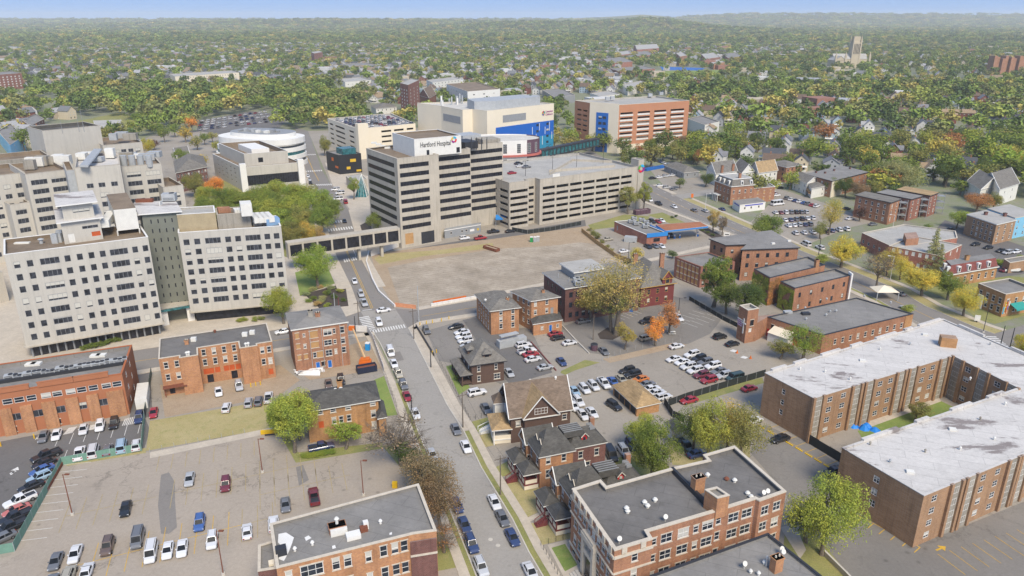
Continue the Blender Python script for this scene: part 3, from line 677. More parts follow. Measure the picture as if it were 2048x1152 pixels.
def bld(name,label,cat,P,h,wm,rm,fac={},par=.7,cop=TRIM,zb=0,group=None,parent=None,dep=.2,copw=.45,coph=.12,eave=0,wname='wall',rname='roof',zbot=None):
    n=len(P); c=cen(P); rt=parent if parent is not None else root(name,label,cat,c,zb,group)
    if zb<.5 and parent is None: occ(P); 
    if parent is None: LAND.append((label,c))
    mb=MB(); z0=zb if zbot is None else zbot
    for i in range(n):
        a,b=P[i],P[(i+1)%n]; hs=facade(mb,rt,a,b,zb,h,fac[i],dep=dep) if i in fac else []
        mb.wall(a,b,z0,zb+h,hs,dep)
    mb.build(wname,wm,rt)
    I=inset(P,.3); m=MB()
    if par>0:
        zr=zb+h-par
        m.face([(p[0],p[1],zr) for p in I])
        for i in range(n):
            a,b=I[i],I[(i+1)%n]; m.face([(b[0],b[1],zr),(a[0],a[1],zr),(a[0],a[1],zb+h),(b[0],b[1],zb+h)])
        m.build(rname,rm,rt)
        m=MB(); O=inset(P,-.06); I2=inset(P,copw-.06)
        for i in range(n):
            j=(i+1)%n; z1=zb+h+coph; z=zb+h-.02
            m.face([(O[i][0],O[i][1],z),(O[j][0],O[j][1],z),(O[j][0],O[j][1],z1),(O[i][0],O[i][1],z1)])
            m.face([(O[i][0],O[i][1],z1),(O[j][0],O[j][1],z1),(I2[j][0],I2[j][1],z1),(I2[i][0],I2[i][1],z1)])
            m.face([(I2[j][0],I2[j][1],z),(I2[i][0],I2[i][1],z),(I2[i][0],I2[i][1],z1),(I2[j][0],I2[j][1],z1)])
            m.face([(O[j][0],O[j][1],z),(O[i][0],O[i][1],z),(I2[i][0],I2[i][1],z),(I2[j][0],I2[j][1],z)])
        m.build('parapet_coping',cop,rt)
    else:
        E=inset(P,-max(eave,.02)); m.prism(E,zb+h,zb+h+.35,1,0,bottom=True); m.build(rname,[rm,cop],rt)
    return rt
def child(rt,name,mb,m,**k): return mb.build(name,m,rt,**k)
def rbox(rt,px,z,l,w,h,m,name='roof_unit',d=(1,0.12),leg=0):
    c=G(px[0],px[1],z); mb=MB(); d=unit(d); mb.obox(c,d,l,w,z+leg,z+leg+h)
    if leg:
        for i in(-1,1):
            for j in(-1,1): q=add(add(c,d,i*(l/2-.2)),(-d[1],d[0]),j*(w/2-.2)); mb.obox(q,d,.12,.12,z,z+leg)
    return mb.build(name,m,rt)
def vent(rt,px,z,r=.22,h=.7,m=None,name='roof_vent'):
    c=G(px[0],px[1],z); mb=MB(); mb.tube((c[0],c[1],z),(c[0],c[1],z+h),r,r,8); mb.tube((c[0],c[1],z+h),(c[0],c[1],z+h+.28),r*1.7,r*.9,8); return mb.build(name,m or GALV,rt)
def dish(rt,px,z):
    c=G(px[0],px[1],z); mb=MB(); mb.tube((c[0],c[1],z),(c[0],c[1],z+.9),.04,.04,5); n=10; ce=Vector((c[0],c[1],z+1.05)); ax=Vector((.3,-.8,.5)).normalized(); x=ax.orthogonal().normalized(); y=ax.cross(x)
    ring=[tuple(ce+ax*.12+x*(.42*math.cos(2*math.pi*k/n))+y*(.42*math.sin(2*math.pi*k/n))) for k in range(n)]
    for k in range(n): mb.face([tuple(ce),ring[k],ring[(k+1)%n]])
    mb.tube(tuple(ce),tuple(ce+ax*.5),.02,.02,4); return mb.build('satellite_dish',OFFW,rt)
def chimney(rt,px,z,h=1.6,w=.9,l=1.2,m=None,pots=2,d=(1,.2)):
    c=G(px[0],px[1],z); d=unit(d); mb=MB(); mb.obox(c,d,l,w,z-1.5,z+h,0); mb.obox(c,d,l+.2,w+.2,z+h-.25,z+h,0)
    for k in range(pots): q=add(c,d,(k-(pots-1)/2)*l*.45); mb.tube((q[0],q[1],z+h),(q[0],q[1],z+h+.35),.16,.13,7,1)
    return mb.build('chimney',[m or BR_ORANGE,TRIM],rt)
def hvac(rt,px,z,l=2.4,w=1.6,h=1.3,d=(1,.12)):
    c=G(px[0],px[1],z); d=unit(d); mb=MB(); mb.obox(c,d,l,w,z+.3,z+.3+h,0); mb.obox(c,d,l*.9,w*.9,z,z+.3,1)
    q=add(c,d,l*.2); mb.tube((q[0],q[1],z+.3+h),(q[0],q[1],z+.45+h),w*.33,w*.33,10,1)
    for k in range(3): a=add(c,d,-l/2-.02); mb.obox(add(c,(-d[1],d[0]),-w/2-.01),d,l*.8,.04,z+.55+k*.3,z+.65+k*.3,1)
    return mb.build('roof_unit',[GALV,DARKM],rt)
def rect(P,u,v):    # point inside quad, u along L->... 0..1 from F to R, v from F to L
    return (P[1][0]+(P[2][0]-P[1][0])*u+(P[0][0]-P[1][0])*v, P[1][1]+(P[2][1]-P[1][1])*u+(P[0][1]-P[1][1])*v)
def pitched(rt,P,z,rise,kind,rm,fm=None,wm=None,over=.45,frac=.5,name='roof'):
    """P=[L,F,R,B]; 'hip', 'a' (ridge parallel to F-R), 'b' (ridge parallel to L-F)"""
    fm=fm or TRIM; mb=MB(); E=inset(P,-over); l0=ln(sub(P[1],P[0])); l1=ln(sub(P[2],P[1]))
    e=[(p[0],p[1],z-.12) for p in E]
    if kind=='pyr':
        c=cen(E)+(z+rise,)
        for i in range(4): mb.face([e[i],e[(i+1)%4],c])
    elif kind in('hip','trunc'):
        k=min(l0,l1)/2*frac*2
        if kind=='trunc':
            T=inset(E,k*.75); t=[(p[0],p[1],z+rise) for p in T]
            for i in range(4): mb.face([e[i],e[(i+1)%4],t[(i+1)%4],t[i]])
            mb.face(t)
        elif l1>=l0:
            a=lerp(E[0],E[1],.5); b=lerp(E[3],E[2],.5); u=unit(sub(b,a)); k=min(k,ln(sub(b,a))/2-.01); r0=add(a,u,k)+(z+rise,); r1=add(b,u,-k)+(z+rise,)
            mb.face([e[0],e[1],r0]); mb.face([e[1],e[2],r1,r0]); mb.face([e[2],e[3],r1]); mb.face([e[3],e[0],r0,r1])
        else:
            a=lerp(E[1],E[2],.5); b=lerp(E[0],E[3],.5); u=unit(sub(b,a)); k=min(k,ln(sub(b,a))/2-.01); r0=add(a,u,k)+(z+rise,); r1=add(b,u,-k)+(z+rise,)
            mb.face([e[1],e[2],r0]); mb.face([e[2],e[3],r1,r0]); mb.face([e[3],e[0],r1]); mb.face([e[0],e[1],r0,r1])
    else:
        w=MB()
        if kind=='a':
            a,b=lerp(E[0],E[1],.5)+(z+rise,),lerp(E[3],E[2],.5)+(z+rise,)
            mb.face([e[1],e[2],b,a]); mb.face([e[3],e[0],a,b]); pa,pb=lerp(P[0],P[1],.5),lerp(P[3],P[2],.5); q=[(p[0],p[1],z-.02) for p in P]
            w.face([q[0],q[1],pa+(z+rise-.1,)]); w.face([q[2],q[3],pb+(z+rise-.1,)])
            rake=[(e[0],a),(e[1],a),(e[3],b),(e[2],b)]
        else:
            a,b=lerp(E[1],E[2],.5)+(z+rise,),lerp(E[0],E[3],.5)+(z+rise,)
            mb.face([e[0],e[1],a,b]); mb.face([e[2],e[3],b,a]); pa,pb=lerp(P[1],P[2],.5),lerp(P[0],P[3],.5); q=[(p[0],p[1],z-.02) for p in P]
            w.face([q[1],q[2],pa+(z+rise-.1,)]); w.face([q[3],q[0],pb+(z+rise-.1,)])
            rake=[(e[1],a),(e[2],a),(e[0],b),(e[3],b)]
        w.build('gable_wall',wm or OFFW,rt)
        f=MB()
        for p,q_ in rake: f.tube((p[0],p[1],p[2]-.02),(q_[0],q_[1],q_[2]-.02),.13,.13,4)
        f.build('bargeboard',fm,rt)
    # eaves board under the edge
    for i in range(4): a,b=e[i],e[(i+1)%4]; mb.face([(a[0],a[1],a[2]-.22),(b[0],b[1],b[2]-.22),b,a],1)
    mb.face([(p[0],p[1],p[2]-.22) for p in reversed(e)],1)
    return mb.build(name,[rm,fm],rt)
def house(name,label,P,h,rise,kind,wm,rm,fac={},fm=WHITE,cat='house',over=.45,frac=.5,group=None,zb=0):
    rt=root(name,label,cat,cen(P),zb,group); 
    if zb<.5: occ(P)
    LAND.append((label,cen(P))); mb=MB()
    for i in range(len(P)):
        a,b=P[i],P[(i+1)%len(P)]; hs=facade(mb,rt,a,b,zb,h,fac[i]) if i in fac else []; mb.wall(a,b,zb,zb+h,hs,.15)
    mb.build('wall',wm,rt)
    pitched(rt,P,zb+h,rise,kind,rm,fm,wm,over,frac); return rt
def sub_pitched(rt,P,h,rise,kind,wm,rm,fac={},fm=WHITE,zb=0,over=.3,frac=.5,name='wing_wall'):
    mb=MB()
    for i in range(4):
        a,b=P[i],P[(i+1)%4]; hs=facade(mb,rt,a,b,zb,h,fac[i]) if i in fac else []; mb.wall(a,b,zb,zb+h,hs,.15)
    mb.build(name,wm,rt); pitched(rt,P,zb+h,rise,kind,rm,fm,wm,over,frac,'wing_roof'); occ(P)
def subrect(P,u0,u1,v0,v1): # piece of quad: u along F->R, v along F->L ; returns [L,F,R,B]
    return [rect(P,u0,v1),rect(P,u0,v0),rect(P,u1,v0),rect(P,u1,v1)]
def text(rt,s,a,b,z0,size,m,depth=.12,name='lettering',align='LEFT',fit=None):
    """raised letters on the wall through a->b (world points)"""
    cu=bpy.data.curves.new(name,'FONT'); cu.body=s; cu.size=size; cu.extrude=depth/2; cu.align_x=align; cu.resolution_u=2; cu.materials.append(m)
    t=bpy.data.objects.new(name,cu); me=bpy.data.meshes.new_from_object(t); bpy.data.objects.remove(t)
    if fit:
        xs=[v.co.x for v in me.vertices]; k=fit/(max(xs)-min(xs))
        for v in me.vertices: v.co.x*=k
    d=unit(sub(b,a)); o=bpy.data.objects.new(name,me); COL.objects.link(o); o.parent=rt; r=rt['o']
    p=add(a,(d[1],-d[0]),.1); o.location=(p[0]-r[0],p[1]-r[1],z0-r[2]); o.rotation_euler=(math.pi/2,0,math.atan2(d[1],d[0])); return o

# ---------- 1. white slab hospital wing with the grey-green stair tower
h1=ZH((57,718),(7.5,510))
PA=Q((7.5,479),(7.5,510),(296,474),h1)
colsA=[.068,.154,.407,.492,.574,.654,.89,.967]; wideA=[.286,.771]
r7=rows(7,.895,.205)
fa={1:[(r7,colsA,.042,1.8,'hosp'),(r7,wideA,.132,1.8,'hosp')]}
ga=bld('hospital_wing','long white slab hospital block with brown rooftop at the left edge, rows of square windows','hospital',PA,h1,CONC_W,R_TAR,fa,par=1.0,cop=WHITE,zbot=3.6)
b=MB(); b.prism(inset(PA,1.3),0,3.7); b.build('ground_floor_glazing',GLASS_D,ga)
b=MB()
for i in range(17):
    p=lerp(inset(PA,1.1)[1],inset(PA,1.1)[2],i/16); b.obox(p,(1,0),.35,.35,0,3.62)
b.build('ground_floor_posts',GREYM,ga,kind='stuff')
b=MB(); b.prism(inset(PA,-.5),3.35,3.7,bottom=True); b.build('concrete_ledge',CONC,ga)
# penthouse on its roof: two stacked boxes with overhanging slab
z=h1-1
def onroof(rt,px,z,P): return G(px[0],px[1],z)
pp=[G(125,462,z),G(130,489,z),G(207,478,z)]; pp.append(add(pp[2],sub(pp[0],pp[1])))
bld('penthouse','','',pp,6.2,CONC_W,R_WHITE,{1:[([.65],[.72],.42,.9,'hosp'),([.3],[.84],2.2,1.3,'boardo'),([.25],[.2],1.5,2.4,'white')]},par=0,eave=1.0,cop=WHITE,zb=z,parent=ga,wname='penthouse_wall',rname='penthouse_roof')
p2=inset(pp,1.0); bld('p','','',p2,4.2,CONC_W,R_WHITE,{1:[([.55],[.6],.55,1.1,'hosp')]},par=0,eave=1.3,cop=WHITE,zb=z+6.5,parent=ga,wname='penthouse_wall',rname='penthouse_roof')
pp=[G(219,424,z+2),G(234,458,z+2),G(278,453,z+2)]; pp.append(add(pp[2],sub(pp[0],pp[1])))
b=MB(); b.prism(pp,z+1.4,z+7.6,0,1,bottom=True)
for q in pp: b.obox(q,(1,0),.3,.3,z,z+1.5)
b.build('air_handler',[OFFW,R_TAR],ga)
b=MB(); b.bar(lerp(pp[1],pp[0],.5),G(212,462,z+2),2.2,z+3,z+5); b.build('duct',OFFW,ga)
for q in ((112,486),(120,484),(122,478)): rbox(ga,q,z,1.6,1.3,2.6,GALV)
vent(ga,(83,487),z,.5,1.2); rbox(ga,(45,487),z,4,1.2,.35,OFFW)
for q in ((85,682),(168,667),(248,652)): pass
# tower
h2=34.0
d1=unit(sub(PA[2],PA[1])); nrm=(-d1[1],d1[0])
ta=G(283,429,h2); tb=G(357,423.5,h2); PT=[add(ta,nrm,15),ta,tb,add(tb,nrm,15)]
gt=bld('stair_tower','grey-green brick stair tower with slit windows between two white hospital wings','tower',PT,h2,CONC_G,R_WHITE,{1:[(rows(10,.93,.16),[.22,.41,.6,.79],.035,1.25,'slot')]},par=0,eave=.9,cop=WHITE)
rbox(gt,(290,404),h2+.35,5,1.5,1.0,RUST); hvac(gt,(340,402),h2+.35,4,2.5,2.2); rbox(gt,(322,410),h2+.35,.2,2,1.2,OFFW)
# wing B
hb=ZH((582,627),(562,452))
PB=Q((356,444),(356,466),(562,452),hb)
colsB=[.066,.168,.466,.563,.852,.945]; wb=[.319,.71]; r7b=rows(7,.895,.245)
gb=bld('hospital_wing','white slab hospital block right of the grey-green stair tower, red and dark window blinds','hospital',PB,hb,CONC_W,R_TAR,{1:[(r7b,colsB,.058,1.8,'hosp'),(r7b,wb,.152,1.8,'hosp')],2:[]},par=1.0,cop=WHITE,zbot=3.6)
b=MB(); b.prism(inset(PB,1.3),0,3.7); b.build('ground_floor_glazing',GLASS_D,gb)
b=MB(); b.prism(inset(PB,-.4),3.35,3.7,bottom=True); b.build('concrete_ledge',CONC,gb)
z=hb-1
pp=[rect(PB,.0,.98),rect(PB,.01,.3),rect(PB,.38,.3),rect(PB,.38,.98)]; bld('p','','',pp,5.5,plain('tan render','#a99a7c',.85,.15,.4),R_LIGHT,par=.5,cop=WHITE,zb=z,parent=gb,wname='penthouse_wall',rname='penthouse_roof')
pp=[rect(PB,.39,.98),rect(PB,.39,.35),rect(PB,.72,.35),rect(PB,.72,.98)]; bld('p','','',pp,4.6,CONC_D,R_TAR,par=.5,cop=CONC,zb=z,parent=gb,wname='penthouse_wall',rname='penthouse_roof')
b=MB()
for i in range(5): b.obox(rect(PB,.42+i*.025,.7),d1,.7,3,z+4.2,z+5.6)
b.build('chiller',BR_RUST,gb); b=MB()
for i in range(4): b.obox(rect(PB,.58+i*.03,.6),d1,.8,3,z+4.2,z+5.3)
b.build('chiller',OFFW,gb)
pp=subrect(PB,.63,.74,.15,.5); b=MB(); b.prism(pp,z+4.2,z+8,bottom=True); b.build('roof_plant_box',OFFW,gb)
for u in (.76,.81,.86,.91): 
    q=rect(PB,u,.5); b=MB(); b.obox(q,d1,1.6,8,z+1.6,z+3.2); b.obox(q,d1,1.2,1.2,z,z+1.6); b.build('duct',OFFW,gb)
q=rect(PB,.93,.35); b=MB(); b.obox(q,d1,4,3.2,z+.5,z+2.6); b.build('roof_plant_box',plain('pale blue cover','#7f9fc0',.6,.1,.5),gb)
# entrance canopy between the wings
c0=G(285,660); c1=G(425,635); ec=root('entrance_canopy','concrete and glass drive-through entrance canopy on white piers below the stair tower','canopy',lerp(c0,c1,.5),group=None)
dd=unit(sub(c1,c0)); nn=(-dd[1],dd[0]); L=ln(sub(c1,c0)); b=MB(); b.obox(add(lerp(c0,c1,.5),nn,5),dd,L,9,5.2,5.7); b.build('canopy_roof',CONC,ec)
b=MB(); b.obox(add(lerp(c0,c1,.5),nn,.7),dd,L*.8,2.5,4.7,5.2); b.build('glass_edge',GLASS_T,ec)
for t in (.08,.33,.7,.93):
    b=MB(); b.obox(add(add(c0,dd,L*t),nn,1.4),dd,2.0,2.2,0,5.2); b.build('pier',WHITE,ec)
b=MB(); b.obox(add(lerp(c0,c1,.5),nn,9.3),dd,L*.8,.3,0,4.9); b.build('glazed_entrance',GLASS_D,ec)
# ---------- rear hospital blocks
def rear(label,l,r,z,dep,wm,fac,par=1.4,rm=R_TAR,name='hospital_block',zb=0,cop=CONC):
    A,B=G(*l,z),G(*r,z); d=unit(sub(B,A)); n=(-d[1],d[0]); return bld(name,label,'hospital' if zb==0 else '',[add(A,n,dep),A,B,add(B,n,dep)],z-zb,wm,rm,{1:fac},par=par,cop=cop,zb=zb)
hz1=rear('tall pale concrete hospital block with horizontal windows, rear left',(50,349),(136,339),34,28,CONC_W,[(rows(9,.9,.08),[.28,.75],.38,1.9,'hosp')])
hz2=rear('blank off-white hospital tower with silver ducts on its roof, rear left',(149,336),(240,329),38,30,CONC_W,[([.82],[.26,.52,.8],2.2,1.7,'hosp'),(rows(8,.72,.1),[.54],2.8,1.9,'hosp')],rm=R_WHITE)
PR=[add(G(136,345,37),(0,0)),]; a=G(133,340,36.5); bq=G(149,339,36.5); n=(0,1)
sb=rear('narrow ribbed metal shaft beside the blank off-white hospital tower',(132,341),(148.4,339.5),36.5,20,GALV,[],name='ribbed_shaft')
hz3=rear('pale concrete hospital block right of the blank hospital tower, paired ribbon windows',(242,334),(322,327),34,28,CONC_W,[(rows(9,.9,.08),[.28,.76],.36,1.9,'hosp')])
hz4=rear('lower pale hospital annex with open roof frame, behind the stair tower',(326,375),(366,370),26,20,CONC_W,[(rows(7,.86,.1),[.5],.58,1.9,'hosp')])
hz5=rear('lower stepped pale hospital block left of the ribbon window block',(19,410),(59,404),23,20,CONC_W,[(rows(6,.86,.1),[.5],.56,1.9,'hosp')])
hz6=rear('far left pale hospital block with small square windows',(-60,358),(50,345),33,26,CONC_W,[(rows(8,.86,.1),ev(9),2.2,1.8,'hosp')])
hz7=rear('blank pale penthouse block on the skyline of the rear hospital',(84,262),(200,251),42,20,CONC_W,[],rm=SH_DARK)
hz8=rear('grey flat-roofed rear hospital block beside the blank penthouse',(205,291),(284,284),34,26,CONC_W,[(rows(9,.9,.1),ev(5,.05,.95),.13,1.8,'hosp')])
hz9=rear('grey concrete hospital roof wing at the far left edge',(-80,330),(100,312),33,20,CONC_D,[],rm=R_TAR)
for rt,zz,items in ((hz1,33,[(62,338),(72,332),(86,330),(100,328),(118,326),(128,328)]),(hz2,37,[(165,318),(178,312),(192,322),(205,308),(222,315)]),(hz3,33,[(252,318),(264,312),(280,316),(296,320),(310,314)]),(hz8,35,[(228,280),(245,276),(262,279)])):
    for i,q in enumerate(items): rbox(rt,q,zz,R.uniform(3,7),R.uniform(2,4),R.uniform(1.5,3.8),R.choice([GALV,OFFW,GREYM,CONC_D]))
b=MB()
for i in range(5): q=G(146+i*3.2,322,38); e_=G(156+i*3.2,345-6,38); b.tube((q[0],q[1]+16,39.6),(e_[0],e_[1]+2,38.8),.45,.45,8)
b.build('steam_pipes',GALV,hz2)
b=MB()
for q in ((158,262,50,9),(148,262,50,6),(114,265,50,5)): c=G(q[0],q[1],42); b.tube((c[0],c[1]+4,41),(c[0],c[1]+4,42+q[3]),.12,.05,5)
b.build('aerials',GREYM,hz7)
b=MB(); 
for i in range(4): q=G(243+i*17,298,40); b.tube((q[0],q[1],33),(q[0],q[1],37.5),1.3,1.3,10)
b.build('cooling_tower',GALV,hz3)
# low rooftop and round object at left edge
rear('low concrete hospital ramp building at the left edge',(-70,560),(5,545),10,24,CONC,[],rm=R_TAR,name='ramp_building')
# ---------- pedestrian bridge over the street
def skybridge(label,a,b,zt,zb_,w,wm,gm,nb,name='pedestrian_bridge'):
    A,B=G(*a,zt),G(*b,zt); d=unit(sub(B,A)); n=(-d[1],d[0]); L=ln(sub(B,A)); rt=root(name,label,'footbridge',lerp(A,B,.5),zb_); LAND.append((label,lerp(A,B,.5)))
    C=add(lerp(A,B,.5),n,w/2); m=MB(); m.obox(C,d,L,w,zt-.9,zt); m.build('roof_slab',wm,rt)
    m=MB(); m.obox(C,d,L,w,zb_,zb_+.9); m.build('floor_slab',wm,rt)
    m=MB(); m.obox(C,d,L-.4,w-.7,zb_+.9,zt-.9); m.build('glazing',gm,rt)
    for i in range(nb+1): 
        m=MB(); m.obox(add(add(A,d,max(.4,min(L-.4,L*i/nb))),n,w/2),d,.7,w-.1,zb_+.9,zt-.9); m.build('post',wm,rt)
    return rt,A,d,n,L
zt=ZH((800,497),(799,456)); sk,A,d,n,L=skybridge('long concrete pedestrian bridge with dark glazing, crossing the street to the striped tower',(575,487),(800,456),11.0,4.9,4,CONC,GLASS_D,8)
for t in (.28,.62,.83):
    m=MB(); m.obox(add(add(A,d,L*t),n,2),d,1.0,1.6,0,4.9); m.build('pier',CONC,sk)
# ---------- 3. striped concrete hospital office tower
h3=ZH((803,497),(794,318)); F0=G(794,318,h3); L0=G(737,297,h3); R0=G(877,309,h3); d=unit(sub(R0,F0)); n=(-d[1],d[0])
L0=add(F0,n,ln(sub(L0,F0))); 
S1=add(R0,n,5.5); E1=add(S1,d,16.2*1.0)
k=G(940,300,h3); E1=add(S1,d,(k[0]-S1[0])/d[0]); S2=add(E1,n,6); k=G(1005,290,h3); E2=add(S2,d,(k[0]-S2[0])/d[0])
P3=[L0,F0,R0,S1,E1,S2,E2,add(E2,n,26),add(L0,d,0.01)]
P3[7]=add(E2,n,28); P3[8]=add(L0,n,.5)
zs=[(h3-3.1-i*3.55)/h3 for i in range(8)]
f3={0:[(zs,[.46],.88*ln(sub(F0,L0)),1.75,'ribbon')],1:[(zs,[.40],.70*ln(sub(R0,F0)),1.75,'ribbon'),([.08],[.66],.33,5.0,'rolld'),([.10],[.2],.2,4.6,'board')],
    3:[(zs,[.5],.97*ln(sub(E1,S1)),1.75,'ribbon')],5:[(zs,[.5],.97*ln(sub(E2,S2)),1.75,'ribbon')]}
hh=bld('office_tower','striped concrete hospital office tower with dark ribbon windows and a white signboard penthouse','office tower',P3,h3,CONC,R_TAR,f3,par=.9,cop=CONC,dep=.5,copw=.9)
# signboard penthouse
zt=h3+6.3; a,b_,c_=G(784.5,266,zt),G(828,279,zt),G(922,271,zt)
PP=[a,b_,c_,add(c_,sub(a,b_))]; bld('p','','',PP,6.3+.9,OFFW,R_TAR,{1:[([.2],[.28],1.2,2.2,'slot'),([.2],[.93],1.6,2.2,'slot')]},par=.6,cop=WHITE,zb=h3-.9,parent=hh,wname='sign_wall',rname='penthouse_roof')
Ls=ln(sub(c_,b_)); du=unit(sub(c_,b_)); text(hh,'Hartford Hospital',add(b_,du,Ls*.12),c_,h3+2.9,2.9,DARKTXT,fit=Ls*.64)
# four-colour knot logo: bent ribbons round a white centre
def logo(rt,c,d,z,s,cols,name='logo'):
    n_=(d[1],-d[0])
    for i,m_ in enumerate(cols):
        b=MB(); t0=i*math.pi/2+.35; pts=[]
        for k in range(7):
            t=t0+k*.26; r=s*(1 if k<6 else .72); pts.append((math.cos(t)*r,math.sin(t)*r))
        inn=[(p[0]*.5,p[1]*.5) for p in pts]
        for k in range(6):
            q=[pts[k],pts[k+1],inn[k+1],inn[k]]
            b.face([(c[0]+d[0]*p[0]+n_[0]*.2,c[1]+d[1]*p[0]+n_[1]*.2,z+p[1]) for p in q])
        b.build(name,m_,rt)
logo(hh,add(b_,du,Ls*.84),du,h3+4.9,1.3,[CPANEL,YPANEL,PPANEL,RPANEL])
for q in ((850,262),(862,267),(846,266)): pass
for q in ((852,284),(846,309)): rbox(hh,(q[0],q[1]),h3-.9,3.6,2.4,.8,OFFW,name='skylight')
for u in range(4): rbox(hh,(748+u*9,291+u*3.2-4),h3-.9,2.4,2,.6,OFFW,name='roof_hatch')
# plant rooms behind the signboard
for l,r,z_,dp,mm in (((930,285),(956,282),h3+2.2,9,DARKM),((926,272),(962,268),h3+2.6,9,GALV),((966,280),(1001,277),h3+1.2,8,CONC_D)):
    A,B=G(*l,z_),G(*r,z_); dd=unit(sub(B,A)); nn=(-dd[1],dd[0]); b=MB(); b.prism([add(A,nn,dp),A,B,add(B,nn,dp)],h3-.8,z_); b.build('plant_room',[mm],hh)
b=MB(); cc=G(888,279,h3+6); 
for k in range(4): 
    for j in range(3): q=(cc[0]+10+k*2.2,cc[1]+14+j*3); b.obox(q,(1,0),.2,.2,h3-.9,h3+4)
b.build('roof_steelwork',DARKM,hh)
# ---------- 4. car park deck building with open levels
def openlevels(rt,P,h,n,zb=0,mat_=CONC):
    I=inset(P,.5)
    for k in range(1,n):
        z=zb+h*k/n*0.97; m=MB(); m.prism(I,z-.25,z,bottom=True); m.build('floor_deck',mat_,rt)
    m=MB(); c=cen(P); S=[lerp(c,p,.35) for p in P]; m.prism(S,zb,zb+h-1); m.build('ramp_core',CONC_D,rt)
hg=ZH((1080,450),(1080,359)); g0=G(1080,359,hg); g1_=G(1277,333,hg); gd=unit(sub(g1_,g0)); gn=(-gd[1],gd[0])
a0=add(add(g0,gd,-5.5),gn,4.2); a1=add(g0,gn,4.2); a2=add(a0,gd,-9.5); a2=add(a2,gn,0)
a2=add(a0,gn,0); a3=add(add(g0,gd,-15.5),gn,1.0)
PG=[add(add(a3,gn,4),gd,0),a3,add(a3,gd,9),add(add(a3,gd,9),gn,3.2),add(a1,(0,0),0),g0,g1_,add(g1_,gn,48),add(add(g0,gd,-15.5),gn,48)]
PG=[add(a3,gn,47),a3,add(a3,gd,10.2),add(add(a3,gd,10.2),gn,3.0),add(g0,gn,4.0),g0,g1_,add(g1_,gn,47)]
zf=[(hg-4.2-i*2.95)/hg for i in range(6)]; lg=ln(sub(g1_,g0))
fg={1:[(zf,[.5],.9*10.2,1.35,None)],3:[(zf,[.5],.8*ln(sub(PG[4],PG[3])),1.3,None)],5:[(zf,ev(7,.02,.94),lg*.92/7-.9,1.35,None)],0:[(zf,ev(5),7,1.3,None)]}
pg=bld('car_park','pale concrete open-level car park with empty rooftop deck beside the striped tower','car park',PG,hg,CONC,R_LIGHT,fg,par=1.1,cop=CONC,dep=.45,copw=.5)
openlevels(pg,PG,hg-3,6)
zr=hg-1.1
# inner ramp walls of the roof deck, light poles, corner stair with coloured logo
for a_,b2 in (((1100,345),(1145,318)),((1145,318),(1243,322)),((1098,340),(1230,330))):
    A,B=G(*a_,zr+1),G(*b2,zr+1); m=MB(); m.bar(A,B,.35,zr,zr+1.1); m.build('ramp_parapet',CONC,pg)
sw=[add(g1_,gn,6),add(g1_,gd,-.4),add(g1_,gd,3.2),add(add(g1_,gd,3.2),gn,6)]; bld('p','','',[add(q,gn,-.4) for q in sw],hg+3.2,CONC,R_LIGHT,par=.3,cop=CONC,parent=pg,wname='stair_wall',rname='stair_roof')
q=add(add(g1_,gd,1.4),gn,-.5); logo(pg,q,gd,hg-1,2.0,[CPANEL,GPANEL,RPANEL,PPANEL])
m=MB(); m.obox(add(add(g0,gd,9),gn,.3),gd,4,.3,hg+.2,hg+1.6); m.build('sign_panel',OFFW,pg)
def lamp_post(p,z,h,label,heads=1,m=DARKM,arm=1.0,d=(1,0),cat='street lamp',base=True,group=None):
    rt=root('street_lamp',label,cat,p,z,group); mb=MB(); mb.tube((p[0],p[1],z),(p[0],p[1],z+h),.11,.07,6); mb.build('pole',m,rt)
    if base: mb=MB(); mb.tube((p[0],p[1],z),(p[0],p[1],z+.5),.35,.3,10); mb.build('base',SIDEW2,rt)
    for k in range(heads):
        s=1 if k==0 else -1; q=add(p,d,arm*s); mb=MB(); mb.tube((p[0],p[1],z+h-.15),(q[0],q[1],z+h),.05,.04,5); mb.obox(add(q,d,.3*s),unit(d),.8,.34,z+h-.1,z+h+.1); mb.build('lamp_head',m,rt)
    return rt
for i,(x,y) in enumerate(((1051,352),(1105,340),(1153,334),(1206,327),(1097,316),(1158,300))):
    lamp_post(G(x,y,zr),zr,7,'dark lamp post on the rooftop deck of the concrete car park',2,DARKM,.8,gd,base=False,group='lamp posts on the car park roof')
# ---------- far side of the hospital campus
def q4(Lf,Rf,Rb,z):   # front-left, front-right, back-right corners
    a,b,c=G(*Lf,z),G(*Rf,z),G(*Rb,z); return [add(a,sub(c,b)),a,b,c]
# low white building with cross-windowed side and dark glass front
P8=Q((425,308),(482,335),(602,325),13); w8=bld('clinic_building','low white building with dark glass front and cross-patterned side windows by the street','building',P8,13,CONC_W,R_TAR,{1:[([.42],[.5],ln(sub(P8[2],P8[1]))*.88,5.5,'shop')],0:[(rows(4,.82,.25),ev(5,.1,.85),2.2,.7,None),(rows(4,.82,.25),ev(5,.1,.85),.7,1.9,'slot')]},par=.7,cop=WHITE)
PI=[rect(P8,.13,1.0),rect(P8,.13,.12),rect(P8,.86,.12),rect(P8,.86,1.0)]; bld('p','','',PI,7.0,CONC_W,R_TAR,{1:[([.45],[.36],2.6,2.6,'shop')]},par=2.4,cop=WHITE,zb=12,parent=w8,wname='upper_wall',rname='upper_roof')
PI=[rect(P8,.35,.75),rect(P8,.35,.3),rect(P8,.65,.3),rect(P8,.65,.75)]; b=MB(); b.prism(PI,16,19.8); b.build('roof_plant_box',WHITE,w8)
for u in (.02,.98):
    b=MB(); b.obox(rect(P8,u,-.01),unit(sub(P8[2],P8[1])),3.2,3.0,0,15); b.build('corner_pier',WHITE,w8)
